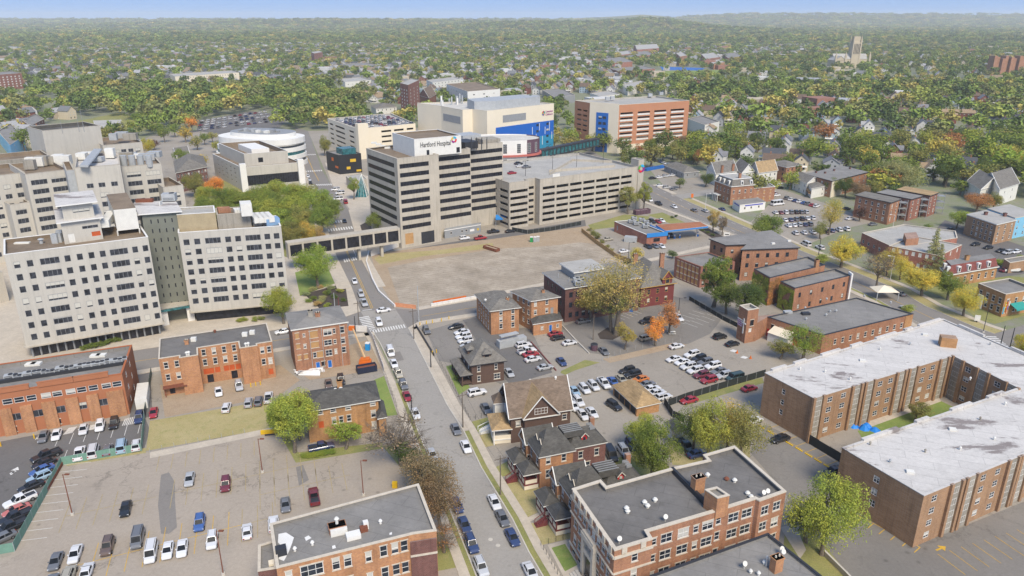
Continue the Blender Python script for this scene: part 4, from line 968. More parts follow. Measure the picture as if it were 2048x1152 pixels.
# layered curved white building
def superell(c,a,b_,rot,n=44,e=2.6):
    o=[]
    for k in range(n):
        t=2*math.pi*k/n; x=math.copysign(abs(math.cos(t))**(2/e),math.cos(t))*a; y=math.copysign(abs(math.sin(t))**(2/e),math.sin(t))*b_
        o.append((c[0]+x*math.cos(rot)-y*math.sin(rot),c[1]+x*math.sin(rot)+y*math.cos(rot)))
    return o
cc=G(521,300,8); cw=root('curved_building','white layered building with rounded corners and ribbon glazing, beyond the low white building','building',cc); LAND.append((cw['category'] and 'curved white building',cc)); occ(superell(cc,32,20,-.35))
zc=0
for k,(hb_,hgl) in enumerate(((2.6,2.0),(2.6,2.0),(2.6,2.0),(3.4,0))):
    b=MB(); b.prism(superell((cc[0]+k*.4,cc[1]+k*.5),31-k*.7,19-k*.5,-.35),zc,zc+hb_,bottom=True); b.build('white_band',WHITE,cw); zc+=hb_
    if hgl: b=MB(); b.prism(superell((cc[0]+k*.4,cc[1]+k*.5),30-k*.7,18-k*.5,-.35),zc,zc+hgl); b.build('ribbon_glazing',GLASS_T if k==1 else GLASS,cw); zc+=hgl
b=MB(); b.prism(superell((cc[0]+2,cc[1]+3),22,13,-.35),zc,zc+2.5,0,1); b.build('roof_screen',[WHITE,GREYM],cw)
for i in range(9): q=(cc[0]-12+i*3.2,cc[1]+2-i*.8+R.uniform(-2,3)); b=MB(); b.obox(q,(1,-.3),R.uniform(1.5,3.5),R.uniform(2,4),zc+2.5,zc+R.uniform(3.6,5)); b.build('roof_unit',R.choice([GALV,OFFW,GREYM]),cw)
# black box building with coloured panels
P6=Q((652,303),(677,311),(722,307),ZH((678,349),(677,311))); h6=ZH((678,349),(677,311)); bk=bld('black_building','small black cube building with yellow and orange panels and a glazed roof box','building',P6,h6,BLACKM,R_GREY,{},par=.5,cop=BLACKM)
def panel(rt,P,e,u,zf,w,h_,m,hb,name='coloured_panel'):
    a,b_=P[e],P[e+1]; d=unit(sub(b_,a)); c=add(lerp(a,b_,u),(d[1],-d[0]),.08); mb=MB(); mb.obox(c,d,w,.12,zf*hb-h_/2,zf*hb+h_/2); return mb.build(name,m,rt)
panel(bk,P6,1,.62,.68,3.6,1.8,YPANEL,h6); panel(bk,P6,1,.4,.3,2.4,1.6,YPANEL,h6); panel(bk,P6,1,.85,.12,3,1.2,YPANEL,h6); panel(bk,P6,0,.5,.7,2.6,2,ORG,h6); panel(bk,P6,0,.8,.35,4,1.2,ORG,h6)
rr=subrect(P6,.3,.9,.2,.7); b=MB(); b.prism(rr,h6-.5,h6+3); b.build('glazed_roof_box',GLASS_T,bk)
# glass pyramid by the tower
gc=G(724,392,0); gp=root('glass_pyramid','slender glass pyramid beside the striped concrete tower entrance','sculpture',gc)
ap=G(722,349,10); ap=(gc[0],gc[1]+2,11.5); b=MB(); base=[(gc[0]-3.2,gc[1]-3),(gc[0]+3.2,gc[1]-3),(gc[0]+3.2,gc[1]+3),(gc[0]-3.2,gc[1]+3)]
for i in range(4): b.face([base[i]+(0,),base[(i+1)%4]+(0,),ap])
b.build('glass_face',GLASS_T,gp); b=MB()
for i in range(4):
    b.tube(base[i]+(0,),ap,.14,.1,5)
    for k in range(1,4): b.tube(lerp(base[i],base[(i+1)%4],k/4)+(0,),ap,.06,.05,4)
b.build('white_frame',WHITE,gp)
# entrance building by the pyramid
pe=Q((664,365),(690,395),(735,388),5); b_=bld('entrance_pavilion','low pale entrance pavilion between the black building and the striped tower','building',Q((692,352),(704,364),(734,358),5),5,CONC,R_LIGHT,{1:[([.45],[.5],.8,3,'shop')]},par=.4)
# beige parking garage with cars on its roof
hq=20.0; Pb=[G(655,238,hq),G(664,240,hq),G(712,257,hq),G(738,262,hq),G(840,252,hq),G(800,232,hq)]
A0=G(655,237,hq); A1=G(715,258,hq); dx=unit(sub(G(842,251,hq),G(738,261,hq))); A2=add(A1,dx,44); A3=add(A0,dx,52); Pb=[A0,A1,A2,A3]
bg_=bld('parking_garage','beige multi-storey garage with rooftop rows of parked cars, behind the striped tower','car park',Pb,hq,CREAM,R_LIGHT,{0:[(rows(5,.84,.16),[.12],.13,1.3,None),(rows(5,.84,.16),[.42],.32,1.3,None),(rows(5,.84,.16),[.8],.15,1.3,None)],1:[(rows(5,.84,.16),[.48,.7],.17,1.3,None),(rows(5,.84,.16),[.9],.12,1.3,None)]},par=1.1,cop=CREAM,dep=.5)
openlevels(bg_,Pb,hq-2,5,mat_=CONC)
b=MB(); nx_=(-dx[1],dx[0]); b.obox(add(add(A1,dx,3.6),nx_,1.0),dx,7.5,4,0,hq+3.2); b.build('stair_tower',CREAM,bg_)
# cream and blue children's hospital
hc=33.0; Pc=Q((882,212),(905,240),(1108,206),hc); c0=G(882,213,hc); c1=G(972,224,hc); 
F1=G(974,222,hc); F2=G(1108,207,hc); d=unit(sub(F2,F1)); n=(-d[1],d[0]); W0=G(882,212,hc); W1=G(925,220,hc); W2=add(F1,n,14)
Pc=[add(W0,n,26),W0,W1,W2,F1,F2,add(F2,n,34)]
ch=bld('childrens_hospital','cream and blue clad hospital block with coloured pinwheel sign, behind the striped tower','hospital',Pc,hc,CREAM,R_CREAM,{4:[(rows(5,.6,.1),[.74,.9],2.6,1.5,'hosp'),(rows(1,.6,.6),ev(8,.1,.7),2.6,1.4,'hosp')]},par=.8,cop=CREAM)
a,b2=Pc[4],Pc[5]; L=ln(sub(b2,a)); dd=unit(sub(b2,a)); oo=(dd[1],-dd[0])
def clad(rt,a,b2,u0,u1,z0,z1,m,off=.1,name='blue_panel'):
    L=ln(sub(b2,a)); dd=unit(sub(b2,a)); oo=(dd[1],-dd[0]); mb=MB(); mb.obox(add(add(a,dd,(u0+u1)/2*L),oo,off/2),dd,(u1-u0)*L,off,z0,z1); return mb.build(name,m,rt)
LB_=plain('deep blue cladding','#1b5db0',.5,.05,.3); TB_=plain('teal blue cladding','#2c86ab',.5,.05,.3)
for i in range(10): 
    u0,u1=.12+i*.088,.12+(i+1)*.088
    clad(ch,a,b2,u0,u1,12,hc*.66,LB_,.08); clad(ch,a,b2,u0,u1,1,12,TB_ if i>6 else LB_,.08)
for u,z0,z1 in ((.77,16,21),(.82,6,12),(.86,13,18),(.93,15,21),(.97,9,14),(.72,9,14),(.66,14,19)): clad(ch,a,b2,u-.003,u+.003,z0,z1,WHITE,.2,'light_strip')
for u in (.74,.9):
    for zf in rows(5,.6,.1): clad(ch,a,b2,u-.018,u+.018,zf*hc-.8,zf*hc+.8,GLASS,.16,'window')
clad(ch,a,b2,.22,.56,hc*.74,hc*.88,GREYM,.12,'louvre'); clad(ch,Pc[1],Pc[2],.1,.9,hc*.72,hc*.86,GREYM,.12,'louvre'); clad(ch,Pc[1],Pc[2],.08,.7,4,hc*.5,TB_,.12)
for k,m_ in enumerate((YPANEL,YPANEL,GPANEL,LB_)): clad(ch,Pc[2],Pc[3],.1+.2*k,.28+.2*k,hc*.42,hc*.56,m_,.15,'coloured_panel')
cx=add(add(a,dd,.83*L),oo,.35)
for i,m_ in enumerate([CPANEL,GPANEL,PPANEL,RPANEL,YPANEL,BLUE,PPANEL,YPANEL]):
    b=MB(); t=i*math.pi/4; c_=(math.cos(t)*1.0,math.sin(t)*1.0); pts=[(c_[0]+.62*math.cos(k*math.pi/4),c_[1]+.62*math.sin(k*math.pi/4)) for k in range(8)]
    b.face([(cx[0]+dd[0]*p[0],cx[1]+dd[1]*p[0],hc*.83+p[1]) for p in pts]); b.build('logo_petal',m_,ch)
text(ch,'Connecticut',add(a,dd,.863*L),b2,hc*.835,1.9,PPANEL,fit=.115*L); text(ch,"Children's",add(a,dd,.863*L),b2,hc*.775,2.0,PPANEL,fit=.115*L)
b=MB(); pu=[add(F1,n,12),add(add(F1,dd,12),n,5),add(add(F1,dd,L*.86),n,5),add(add(F1,dd,L*.86),n,24),add(add(F1,dd,8),n,28)]; b.prism(pu,hc-.8,hc+5); b.build('plant_screen',GALV,ch)
for i in range(12): q=add(add(W0,n,R.uniform(4,18)),dd,R.uniform(2,26)); b=MB(); r_=R.uniform(.3,.8); b.tube((q[0],q[1],hc-.8),(q[0],q[1],hc+R.uniform(2,6)),r_,r_,8); b.build('roof_stack',R.choice([WHITE,GALV]),ch)
# rounded lobby block with red ring
rc=G(1010,276,21); rd=root('rounded_building','white and maroon drum-fronted hospital wing with red ring canopy, behind the striped tower','hospital',rc); occ(superell((rc[0]-6,rc[1]+3),27,16,.15))
SE=superell((rc[0]-4,rc[1]+2),25,14,.12,40,2.3)
def wallring(rt,S,z0,z1,m_,pick,name): 
    b=MB()
    for i in range(len(S)):
        a_,b__=S[i],S[(i+1)%len(S)]
        if pick((a_[0]+b__[0])/2,(a_[1]+b__[1])/2): b.face([(a_[0],a_[1],z0),(b__[0],b__[1],z0),(b__[0],b__[1],z1),(a_[0],a_[1],z1)])
    return b.build(name,m_,rt)
MARO=plain('maroon cladding','#5d4550',.6,.1,.3)
wallring(rd,SE,0,21,WHITE,lambda x,y:x<rc[0]+12,'white_wall'); wallring(rd,SE,0,21,MARO,lambda x,y:x>=rc[0]+12,'maroon_wall')
b=MB(); b.face([(p[0],p[1],20.4) for p in SE]); b.build('roof',R_CREAM,rd)
O2=inset(SE,-1.2); b=MB(); b.prism(O2,11.5,12.6,bottom=True); b.build('red_ring',RUST if False else plain('terracotta ring','#b5655a',.6,.08,.5),rd)
for i in range(len(SE)):
    a_,b__=SE[i],SE[(i+1)%len(SE)]; mx=((a_[0]+b__[0])/2,(a_[1]+b__[1])/2)
    if mx[1]<rc[1]+1 and i%2==0:
        d_=unit(sub(b__,a_)); w_=min(2.4,ln(sub(b__,a_))*.75)
        for zz,hh_ in ((16.3,5.6),(7,6.4)):
            f=inst('window',frame_mesh(w_,hh_,WHITE,3,5,None),rd,(mx[0]-rc[0]+d_[1]*.1,mx[1]-rc[1]-d_[0]*.1,zz),math.atan2(d_[1],d_[0])); inst('pane',pane_mesh(w_,hh_,GLASS),f)
# orange and white car park beyond
ho=ZH((1371,293),(1379,201)); oF=G(1238,210,ho); oR=G(1379,201,ho); dd=unit(sub(oR,oF)); nn=(-dd[1],dd[0]); oL=G(1150,201,ho); oM=G(1181,206,ho)
Po=[oL,oM,oF,oR,add(oR,nn,38)]; Po[0]=oL; Po.append(add(oL,sub(Po[4],oR),.8))
zz=rows(6,.82,.3)
og=bld('parking_garage','orange and white clad multi-storey garage with a blue stair bay','car park',[Po[0],Po[1],Po[2],Po[3],Po[4]],ho,ORANGEM,R_LIGHT,{0:[(zz[:5],[.3,.68],.28,1.2,None)],2:[(zz,[.11],.17,1.3,None),(zz,[.35,.58],.17,1.3,None),(zz,[.83],.2,1.3,None)]},par=1.0,cop=CREAM,dep=.5)
openlevels(og,[Po[0],Po[1],Po[2],Po[3],Po[4]],ho-2,6)
clad(og,Po[1],Po[2],-.01,1.01,0,ho+.8,CREAM,.35,'cream_wall'); clad(og,Po[1],Po[2],.24,.66,0,ho*.82,BLUE,.6,'blue_stair_bay')
for zf in rows(6,.72,.12):
    for u in (.38,.53): clad(og,Po[1],Po[2],u-.055,u+.055,zf*ho-.9,zf*ho+.9,GLASS,.72,'window')
clad(og,Po[2],Po[3],-.002,1.0,0,ho*.17,CREAM,.5,'cream_base'); clad(og,Po[0],Po[1],0,1.0,0,ho*.2,CREAM,.5,'cream_base')
for zf in zz:
    for (a_,b__) in ((.02,.2),(.26,.43),(.5,.67),(.74,.93)): clad(og,Po[2],Po[3],a_,b__,zf*ho-1.9,zf*ho-.75,OFFW,.12,'spandrel_panel')
for q in ((1215,200),(1225,199),(1300,193),(1322,190)): rbox(og,q,ho,3,2.5,2.2,GALV)
# teal glazed footbridge
sk2,_,_,_,_=skybridge('long teal glazed footbridge behind the empty rooftop car park',(1083,300),(1200,276),11.5,6.0,4,DARKM,GLASS_T,16); 
# pale buildings right of the orange garage and others behind
def simple(label,l,f,r,z,wm,rm,nr=0,nc0=0,nc1=0,w=1.2,hh_=1.4,sty='dh0',cat='building',par=.6,name='building',cop=TRIM,q=Q):
    P=q(l,f,r,z); fa={}; 
    if nr:
        if nc0: fa[0]=[(rows(nr,.82,.2) if nr>1 else [.5],ev(nc0,.04,.96),w,hh_,sty)]
        if nc1: fa[1]=[(rows(nr,.82,.2) if nr>1 else [.5],ev(nc1,.04,.96),w,hh_,sty)]
    return bld(name,label,cat,P,z,wm,rm,fa,par=par,cop=cop)
simple('plain grey-white hall right of the orange and white garage',(1375,237),(1410,250),(1439,243),9,OFFW,R_GREY)
simple('white long hospital building with steep glazed end, beyond the pinwheel sign',(893,168),(935,183),(1000,178),20,WHITE,R_TAR,4,7,3,2.5,1.2)
simple('grey service building behind the pinwheel hospital roof',(1085,180),(1110,195),(1150,190),8,GREYM,R_GREY)
simple('tall red brick tower block with cream window surrounds, upper centre',(800,166),(816,170),(838,160),30,BR_RED,R_LIGHT,7,3,3,1.8,1.5,'white',name='brick_tower')
house('brick_church','red brick church with steep brown roof beside the tall brick tower',Q((838,190),(858,196),(872,188),10),10,8,'a',BR_RED,SH_BROWN)
simple('white and brown three-storey apartment row, upper centre',(853,160),(865,165),(922,158),11,OFFW,R_LIGHT,3,2,8,1.8,1.4)
simple('long white low building with garden court, upper left of the brick tower',(672,158),(690,164),(742,160),7,OFFW,R_LIGHT,1,2,6,1.6,1.2)
house('manor_house','white manor house with grey hip roof and chimneys beyond the beige garage',Q((742,211),(752,217),(793,213),8),8,3,'hip',OFFW,SH_GREY,{1:[(rows(2,.75,.3),ev(5),1.2,1.5,'dh0')]})
simple('long pale stone school building, upper left',(340,148),(350,153),(478,145),13,CREAM,R_LIGHT,3,1,22,1.2,1.4)
simple('red brick apartment slab with white balconies, far left edge',(-30,146),(-10,150),(43,146),20,BR_RED,R_GREY,5,1,6,2.0,1.5,'white')
simple('grey low office block behind the park trees',(680,128),(700,132),(752,129),8,GREYM,R_GREY,1,1,6,2,1.2)
simple('tall slim brick block, upper left of the park',(622,104),(628,107),(645,104),24,BR_PINK,R_LIGHT,5,1,3,2,1.6)
# campus buildings upper right
for l,f,r,z,wm,rm,lb in (
 ((1220,137),(1240,143),(1310,137),10,BR_RED,R_GREY,'long red brick campus hall with blue-green end, left of the sports field'),
 ((1150,121),(1160,125),(1188,122),8,OFFW,R_LIGHT,'low white campus building with rooftop band'),
 ((1205,117),(1220,127),(1265,123),11,BR_PINK,R_GREY,'grey-roofed brick campus hall behind the long brick hall'),
 ((1232,104),(1240,110),(1265,107),13,BR_PINK,R_LIGHT,'brick campus hall with low parapet beside the gabled hall'),
 ((1266,104),(1275,112),(1308,110),12,BR_PINK,R_GREY,'dark-roofed brick campus hall beneath the gabled hall'),
 ((1352,106),(1360,113),(1374,111),18,BR_RUST,R_LIGHT,'square brown brick campus tower right of the tree avenue'),
 ((1402,108),(1412,118),(1440,114),14,BR_RED,R_LIGHT,'brick campus dormitory row with pale roof'),
 ((1418,122),(1428,128),(1450,124),10,BR_ORANGE,R_LIGHT,'orange brick campus hall by the sports field'),
 ((1446,108),(1456,116),(1486,112),12,BR_RED,R_GREY,'red brick campus hall with dark roof, rightmost of the campus')):
    simple(lb,l,f,r,z,wm,rm,2 if z<12 else 3,2,6,1.6,1.5)
house('chapel_hall','brick campus hall with large pale gabled roof',Q((1267,93),(1274,99),(1318,96),16),16,7,'a',BR_PINK,R_LIGHT)
simple('white flat-roofed factory building, centre right behind the tree line',(1240,170),(1256,178),(1300,168),8,OFFW,R_LIGHT)
simple('long low white warehouse with pale roof, centre right',(1180,186),(1200,193),(1240,188),6,OFFW,R_LIGHT)
simple('small building with green copper cupola, centre right',(1318,172),(1330,178),(1348,172),7,OFFW,R_LIGHT)
# tall ribbed brown tower block
tw=root('brown_tower','ribbed brown brick apartment tower on the right skyline','tower',G(2008,150)); tb=G(2008,150); occ([(tb[0]-35,tb[1]-20),(tb[0]+40,tb[1]-20),(tb[0]+40,tb[1]+40),(tb[0]-35,tb[1]+40)]); LAND.append(('brown skyline tower',tb))
for i in range(8): 
    b=MB(); x=tb[0]-24+i*7.0; y_=tb[1]+(i%2)*4; hz=31-(i%3)*2.2; b.obox((x,y_),(1,.1),5.2,14,0,hz); b.build('brick_rib',BR_RUST,tw); b=MB(); b.obox((x+3.4,y_+2),(1,.1),1.8,10,0,hz-2); b.build('window_shaft',GLASS_D,tw)
# stone gothic church
gcn=G(1700,137); gx=root('stone_church','pale stone gothic church with a tall pinnacled tower among the trees, upper right','church',gcn); LAND.append(('pale stone church',gcn))
STONE=plain('pale stone','#b8ab92',.9,.1,.1); 
def place(u,v): return (gcn[0]+u,gcn[1]+v)
occ([place(-45,-25),place(55,-25),place(55,60),place(-45,60)])
b=MB(); b.obox(place(4,22),(1,0),62,22,0,17); b.build('nave_wall',STONE,gx); b=MB(); pitched(gx,[place(-27,33),place(-27,11),place(35,11),place(35,33)],17,9,'a',R_LIGHT,STONE,STONE,.5)
b=MB(); b.obox(place(-24,8),(1,0),20,34,0,15); b.build('transept_wall',STONE,gx); pitched(gx,[place(-34,25),place(-34,-9),place(-14,-9),place(-14,25)],15,8,'b',R_LIGHT,STONE,STONE,.5)
b=MB(); b.obox(place(12,18),(1,0),15,15,0,47); b.build('tower',STONE,gx)
b=MB(); b.obox(place(12,18),(1,0),11,11,47,57); b.build('tower_lantern',STONE,gx)
for du in (-7,7):
    for dv in (-7,7): b=MB(); q=place(12+du,18+dv); b.obox(q,(1,0),2.4,2.4,0,52); b.tube((q[0],q[1],52),(q[0],q[1],60),1.3,.1,4); b.build('pinnacle',STONE,gx)
for k in range(-2,3):
    for zz_ in (34,): b=MB(); b.obox(place(12+k*2.5,10.2),(1,0),.8,.6,zz_-8,zz_+10); b.build('lancet_window',GLASS_D,gx)
for k in range(9): b=MB(); b.obox(place(-6+k*5,10.8),(1,0),1.6,.5,4,13); b.build('lancet_window',GLASS_D,gx)
for u in (-33,-15,38): b=MB(); q=place(u,-9 if u<0 else 8); b.obox(q,(1,0),3,3,0,24); b.tube((q[0],q[1],24),(q[0],q[1],31),1.5,.1,4); b.build('pinnacle',STONE,gx)

# ================================================================== NEAR BUILDINGS
# B13 left brick terrace with orange stucco
h=ZH((257,828),(244,748)); P=q4((-80,799),(244,748),(264,690),h); fL=G(-80,799,h); 
winu=[.31,.395,.49,.58,.665,.73,.80,.875,.95]
m_=[(.78,[.27,.36,.42,.545,.62,.765,.865,.955],),]
fa={1:[([.78],[.0+.264,.335,.41,.50,.57,.655,.725,.80,.885,.955],1.9,1.35,'dh0'),([.40],[.29,.43,.5675,.705,.84],2.0,1.7,'hosp'),([.40,.12],[.265,.37,.54,.665,.78,.90],.9,1.2,'dark'),([.14],[.31,.59,.84],3.0,2.6,'roll')],2:[([.8,.5,.2],[.25,.6],1.1,1.5,'dh0')]}
b13=bld('brick_terrace','long orange-brown brick terrace with stepped parapet and rooftop air conditioners, far left','terrace',P,h,STUCCO,R_GREY,fa,par=.9,cop=plain('orange coping','#a5623d',.8,.1,.5))
for u0,u1 in ((.205,.275),(.33,.40),(.46,.545),(.61,.69),(.745,.82),(.875,.985)):
    a,b2=P[1],P[2]; d=unit(sub(b2,a)); L=ln(sub(b2,a)); q=add(a,d,(u0+u1)/2*L); mb=MB(); mb.obox(add(q,(d[1],-d[0]),.25),d,(u1-u0)*L,.5,0,h*.64); mb.build('brick_bay',BR_ORANGE,b13)
    
for u in (.33,.5,.68,.86):
    q=rect(P,u,.985); 
for u,zz_ in ((.30,1.0),(.575,1.0),(.80,1.0)):
    a,b2=P[1],P[2]; d=unit(sub(b2,a)); q=add(lerp(a,b2,u),(-d[1],d[0]),.0); mb=MB(); mb.obox(q,d,7,.42,h-.02,h+1.1); mb.obox(q,d,7.3,.55,h+1.1,h+1.25); mb.build('stepped_parapet',STUCCO,b13)
b=MB(); rr=subrect(P,.02,.99,.42,.47); b.prism(rr,h-.9,h-.1); b.build('roof_curb',DARKM,b13)
for i in range(26): hvac(b13,pix(*rect(P,.22+i*.03,.5+R.uniform(-.03,.03)),h-.9),h-.9,1.9,1.5,R.uniform(.7,1.2),sub(P[2],P[1]))
for q in ((62,730),(73,729),(191,713),(203,712)): rbox(b13,q,h-.9,2.2,1.6,.5,OFFW,'skylight')
# B14 brick tenement with boarded lower windows
h=ZH((327,792),(317,718)); a=G(317,718,h); b2=G(544,683,h); d=unit(sub(b2,a)); n=(-d[1],d[0]); L=ln(sub(b2,a)); bk_=ln(sub(G(316,678,h),a))
def fr(u,o): return add(add(a,d,u*L),n,-o)
P=[add(a,n,bk_),fr(0,0),fr(.175,0),fr(.175,1.4),fr(.335,1.4),fr(.335,-3.2),fr(.70,-3.2),fr(.70,1.2),fr(.86,1.2),fr(.86,0),fr(1,0),add(b2,n,bk_)]
fa={1:[([.80,.48],[.3,.82],1.0,1.6,'dh'),([.13],[.4],1.2,2,'slot')],5:[([.85,.58],ev(4,.0,1),1.0,1.7,'dh'),([.33],[.12,.25,.4,.62,.76,.92],1.25,1.5,'boardo'),([.12],[.2,.8],1.5,2.2,'slot')],9:[([.8,.48],[.3,.75],1.0,1.6,'dh'),([.18],[.7],1.2,1.6,'boardo')],10:[([.8,.5],[.3,.7],1,1.6,'dh')]}
b14=bld('brick_tenement','orange-brown brick tenement with projecting bays and orange boarded windows, left','tenement',P,h,BR_ORANGE,R_BLACK,fa,par=.35,cop=TRIM,copw=.35)
for u in (.36,): 
    chimney(b14,(374,688),h-.3,1.1,.8,.9); 
for q in ((388,682),(490,672),(505,668)): rbox(b14,q,h-.3,1.3,1.0,1.0,OFFW,'roof_hatch')
for q in ((374,712),(378,711),(492,694),(497,693)): vent(b14,q,h-.3,.25,.9,OFFW)
vent(b14,(430,665),h-.3,.25,.5,RUST)
b=MB(); q=fr(.1,.9); b.obox(q,d,5.5,1.8,2.6,2.75); b.obox(add(q,d,2.4),d,.2,.2,0,2.6); b.obox(add(q,d,-2.4),d,.2,.2,0,2.6); b.build('porch_roof',RUST,b14)
# B15 four-storey brick
h=ZH((592,746),(584,660)); P=q4((584,661),(694,645),(678,614),h)
fa={1:[([.86],[.08],.9,1.5,'board'),([.85],[.2],.6,.8,'dh'),([.84],[.37],2.2,1.9,'board'),([.84],[.63],2.2,1.7,'dh2'),([.85],[.75],.7,1.4,'dh'),([.85],[.9],1.1,1.8,'dh'),([.6],[.2,.75],.7,1.1,'dh'),([.6],[.38],2.0,1.6,'board'),([.6],[.62],2.0,1.5,'dh2'),([.6],[.9],1.1,1.7,'dh'),([.62],[.08],.9,1.3,'board'),
 ([.36],[.08,.2],.9,1.3,'board'),([.36],[.36],.9,1.5,'dh'),([.36],[.46],1.6,1.7,'board'),([.36],[.62],1.7,1.7,'dh2'),([.37],[.75],.7,1.3,'dh'),([.38],[.9],1.1,1.6,'dh'),([.1],[.4,.62],1.1,2.2,'blued'),([.13],[.5],1.0,1.3,'dark')],2:[(rows(4,.85,.15),[.25,.6],1,1.5,'dh')]}
b15=bld('brick_apartment','four-storey rust brick building under renovation with mixed boarded windows and grey low roof','apartment block',P,h,BR_RUST,R_GREY,fa,par=0,eave=.35,cop=OFFW)
pitched(b15,P,h+.37,1.5,'hip',R_GREY,OFFW,None,.3,.5,'hip_roof')
chimney(b15,(622,636),h+.8,2.2,1.2,1.2,CONC_D,1); chimney(b15,(636,636),h+.8,1.6,1.0,1.2,BR_RUST,2)
b=MB(); a,b2=P[1],P[2]; d=unit(sub(b2,a)); 
for u in (.52,.3,.86): q=add(lerp(a,b2,u),(d[1],-d[0]),.12); b.tube((q[0],q[1],0),(q[0],q[1],h),.07,.07,5)
b.build('rain_pipe',GALV,b15)
# B16 tan brick with hip roof
h=ZH((625,885),(613,820)); P=q4((613,821),(756,797),(747,762),h)
b16=house('brick_house','tan brick three-storey house with charcoal hip roof beside the street, left centre',P,h,1.8,'hip',BR_TAN,SH_DARK,{1:[([.87],[.18,.36,.57,.92],1.2,.95,'dh'),([.55],[.36,.46,.57],.95,1.6,'dh'),([.55,.2],[.92],1.1,1.7,'dh'),([.5],[.18],1.1,1.6,'boardo')],2:[([.8,.5],[.4],1,1.4,'dh')]},over=.5,fm=OFFW,cat='house')
chimney(b16,(680,775),h+1.2,1.8,.9,1.1,BR_TAN,0); vent(b16,(671,783),h+1,.3,.5,OFFW); vent(b16,(682,781),h+1,.35,.5,OFFW)
sub_pitched(b16,q4((757,835),(772,832),(765,802),5),5,1.2,'hip',BR_TAN,SH_DARK)
# B17 long brick building at the bottom
h=11.8; P=[G(547,1044,h),G(553,1135,h),G(638,1111,h),G(636,1106,h),G(727,1086,h),G(725,1080,h),G(809,1070,h),G(811,1077,h),G(823,1076,h),G(873,1062,h),G(837,968,h),G(787,984,h),G(788,990,h),G(709,1001,h),G(708,1007,h),G(626,1022,h),G(627,1028,h)]
a,b2=G(553,1137,h),G(816,1071,h); d=unit(sub(b2,a)); n=(-d[1],d[0]); L=ln(sub(b2,a)); c=G(873,1062,h); e1=G(837,968,h); bl=G(547,1045,h); D_=ln(sub(bl,a))*.98
P=[add(a,n,D_),a,b2,add(b2,d,.8),c,e1]
fa={1:[([.84,.50,.18],[.08,.125],1.0,1.7,'dh'),([.84],[.25],3.4,2.1,'dh3'),([.50,.18],[.25],2.6,1.9,'dh2'),([.84,.5,.18],[.43,.52],1.15,2.1,'dh'),([.82,.48,.16],[.68],.95,1.8,'dh'),([.85,.5,.18],[.80],1.15,2.0,'dh'),([.85,.5,.18],[.89,.965],1.05,2.0,'dh')]}
b17=bld('brick_apartment','long orange brick apartment building with dark grey roof and white patch, bottom left of centre','apartment block',P,h,BR_ORANGE,R_GREY,fa,par=.45,cop=TRIM,copw=.5)
q=[add(b2,(0,0)),c]; mb=MB(); dd=unit(sub(c,b2)); mb.obox(add(lerp(b2,c,.52),(dd[1],-dd[0]),.12),dd,ln(sub(c,b2))*.93,.22,0,h-1.2); mb.build('maroon_wall_panel',BR_DARK,b17)
mb=MB(); mb.obox(add(lerp(b2,c,.52),(dd[1],-dd[0]),.25),dd,ln(sub(c,b2))*.95,.3,h-4,h-3.7); mb.build('string_course',TRIM,b17)
P2=[G(517,1091,h-2),G(516,1143,h-2),G(553,1137,h-2),G(553,1080,h-2)]; bld('p','','',P2,h-2,BR_DARK,R_GREY,par=.3,parent=b17,wname='annex_wall',rname='annex_roof')
z=h-.45; chimney(b17,(675,1062),z,1.3,1.5,2.6,BR_RUST,0,d); rbox(b17,(678,1068),z,2.6,.9,1.2,OFFW,'roof_hatch',d); vent(b17,(674,1048),z+1.2,.25,1,OFFW)
rbox(b17,(707,1075),z,2.2,1.4,.8,WHITE,'skylight',d); rbox(b17,(728,1062),z,1.2,.8,.9,RUST,'roof_unit',d); rbox(b17,(732,1056),z,.8,.8,1.3,WHITE,'roof_unit',d)
for q_ in ((761,1047),(590,1102),(625,1090)): vent(b17,q_,z,.2,.5,WHITE)
rbox(b17,(563,1108),z,1.6,1.2,1.3,DARKM,'roof_unit',d); rbox(b17,(547,1127),h-2.3,1.4,1,.4,CREAM,'skylight',d)
for pts in ([(557,1068),(572,1065),(588,1075),(583,1090),(577,1105),(568,1122),(557,1118),(566,1095),(556,1085)],[(609,1075),(617,1071),(623,1076),(612,1082)],[(664,1092),(670,1090),(672,1096),(665,1098)],[(779,1066),(784,1064),(784,1069),(779,1070)]):
    mb=MB(); mb.face([p+(z+.012,) for p in ccw([G(q_[0],q_[1],z) for q_ in pts])]); mb.build('roof_patch',WHITE,b17)
# B18 large brick apartment block bottom right
h=12.5; a=G(1144,979,h); f=G(1229,1102,h); g=G(1305,1079,h); dx_=unit(sub(g,f)); 
P=[a,f,g,G(1296,1064,h),G(1431,1024,h),G(1452,1016,h),G(1511,999,h),G(1519,1003,h),G(1572,984,h),G(1469,893,h),G(1406,911,h),G(1415,921,h),G(1344,937,h),G(1213,974,h),G(1201,961,h)]
P[5]=lerp(P[4],P[6],.25)
zr3=[.82,.56,.29]
fa={0:[(zr3,ev(8,.06,.94),1.1,1.8,'dh'),([.08],[.1,.25,.75,.9],1.1,1.0,'dark')],1:[(zr3,[.55],1.1,1.7,'dh')],3:[(zr3,[.1],.9,1.4,'dh'),(zr3,[.28,.53],2.1,1.7,'dh2'),(zr3,[.72],1.0,1.5,'dh'),(zr3,[.9],2.2,1.7,'dh2'),([.07],[.3,.5,.85],1.6,1.0,'dark')],4:[([.85,.6,.33],[.4],1.0,1.6,'dh')],5:[(zr3,[.3,.75],2.1,1.7,'dh2'),([.07],[.3,.75],1.6,1.0,'dark')],7:[(zr3,[.25,.7],1.6,1.7,'dh2')]}
b18=bld('brick_apartment','large brown brick apartment block with black roof, white cornice and arched entrance','apartment block',P,h,BR_RUST,R_BLACK,fa,par=.7,cop=TRIM,copw=.6,coph=.2)
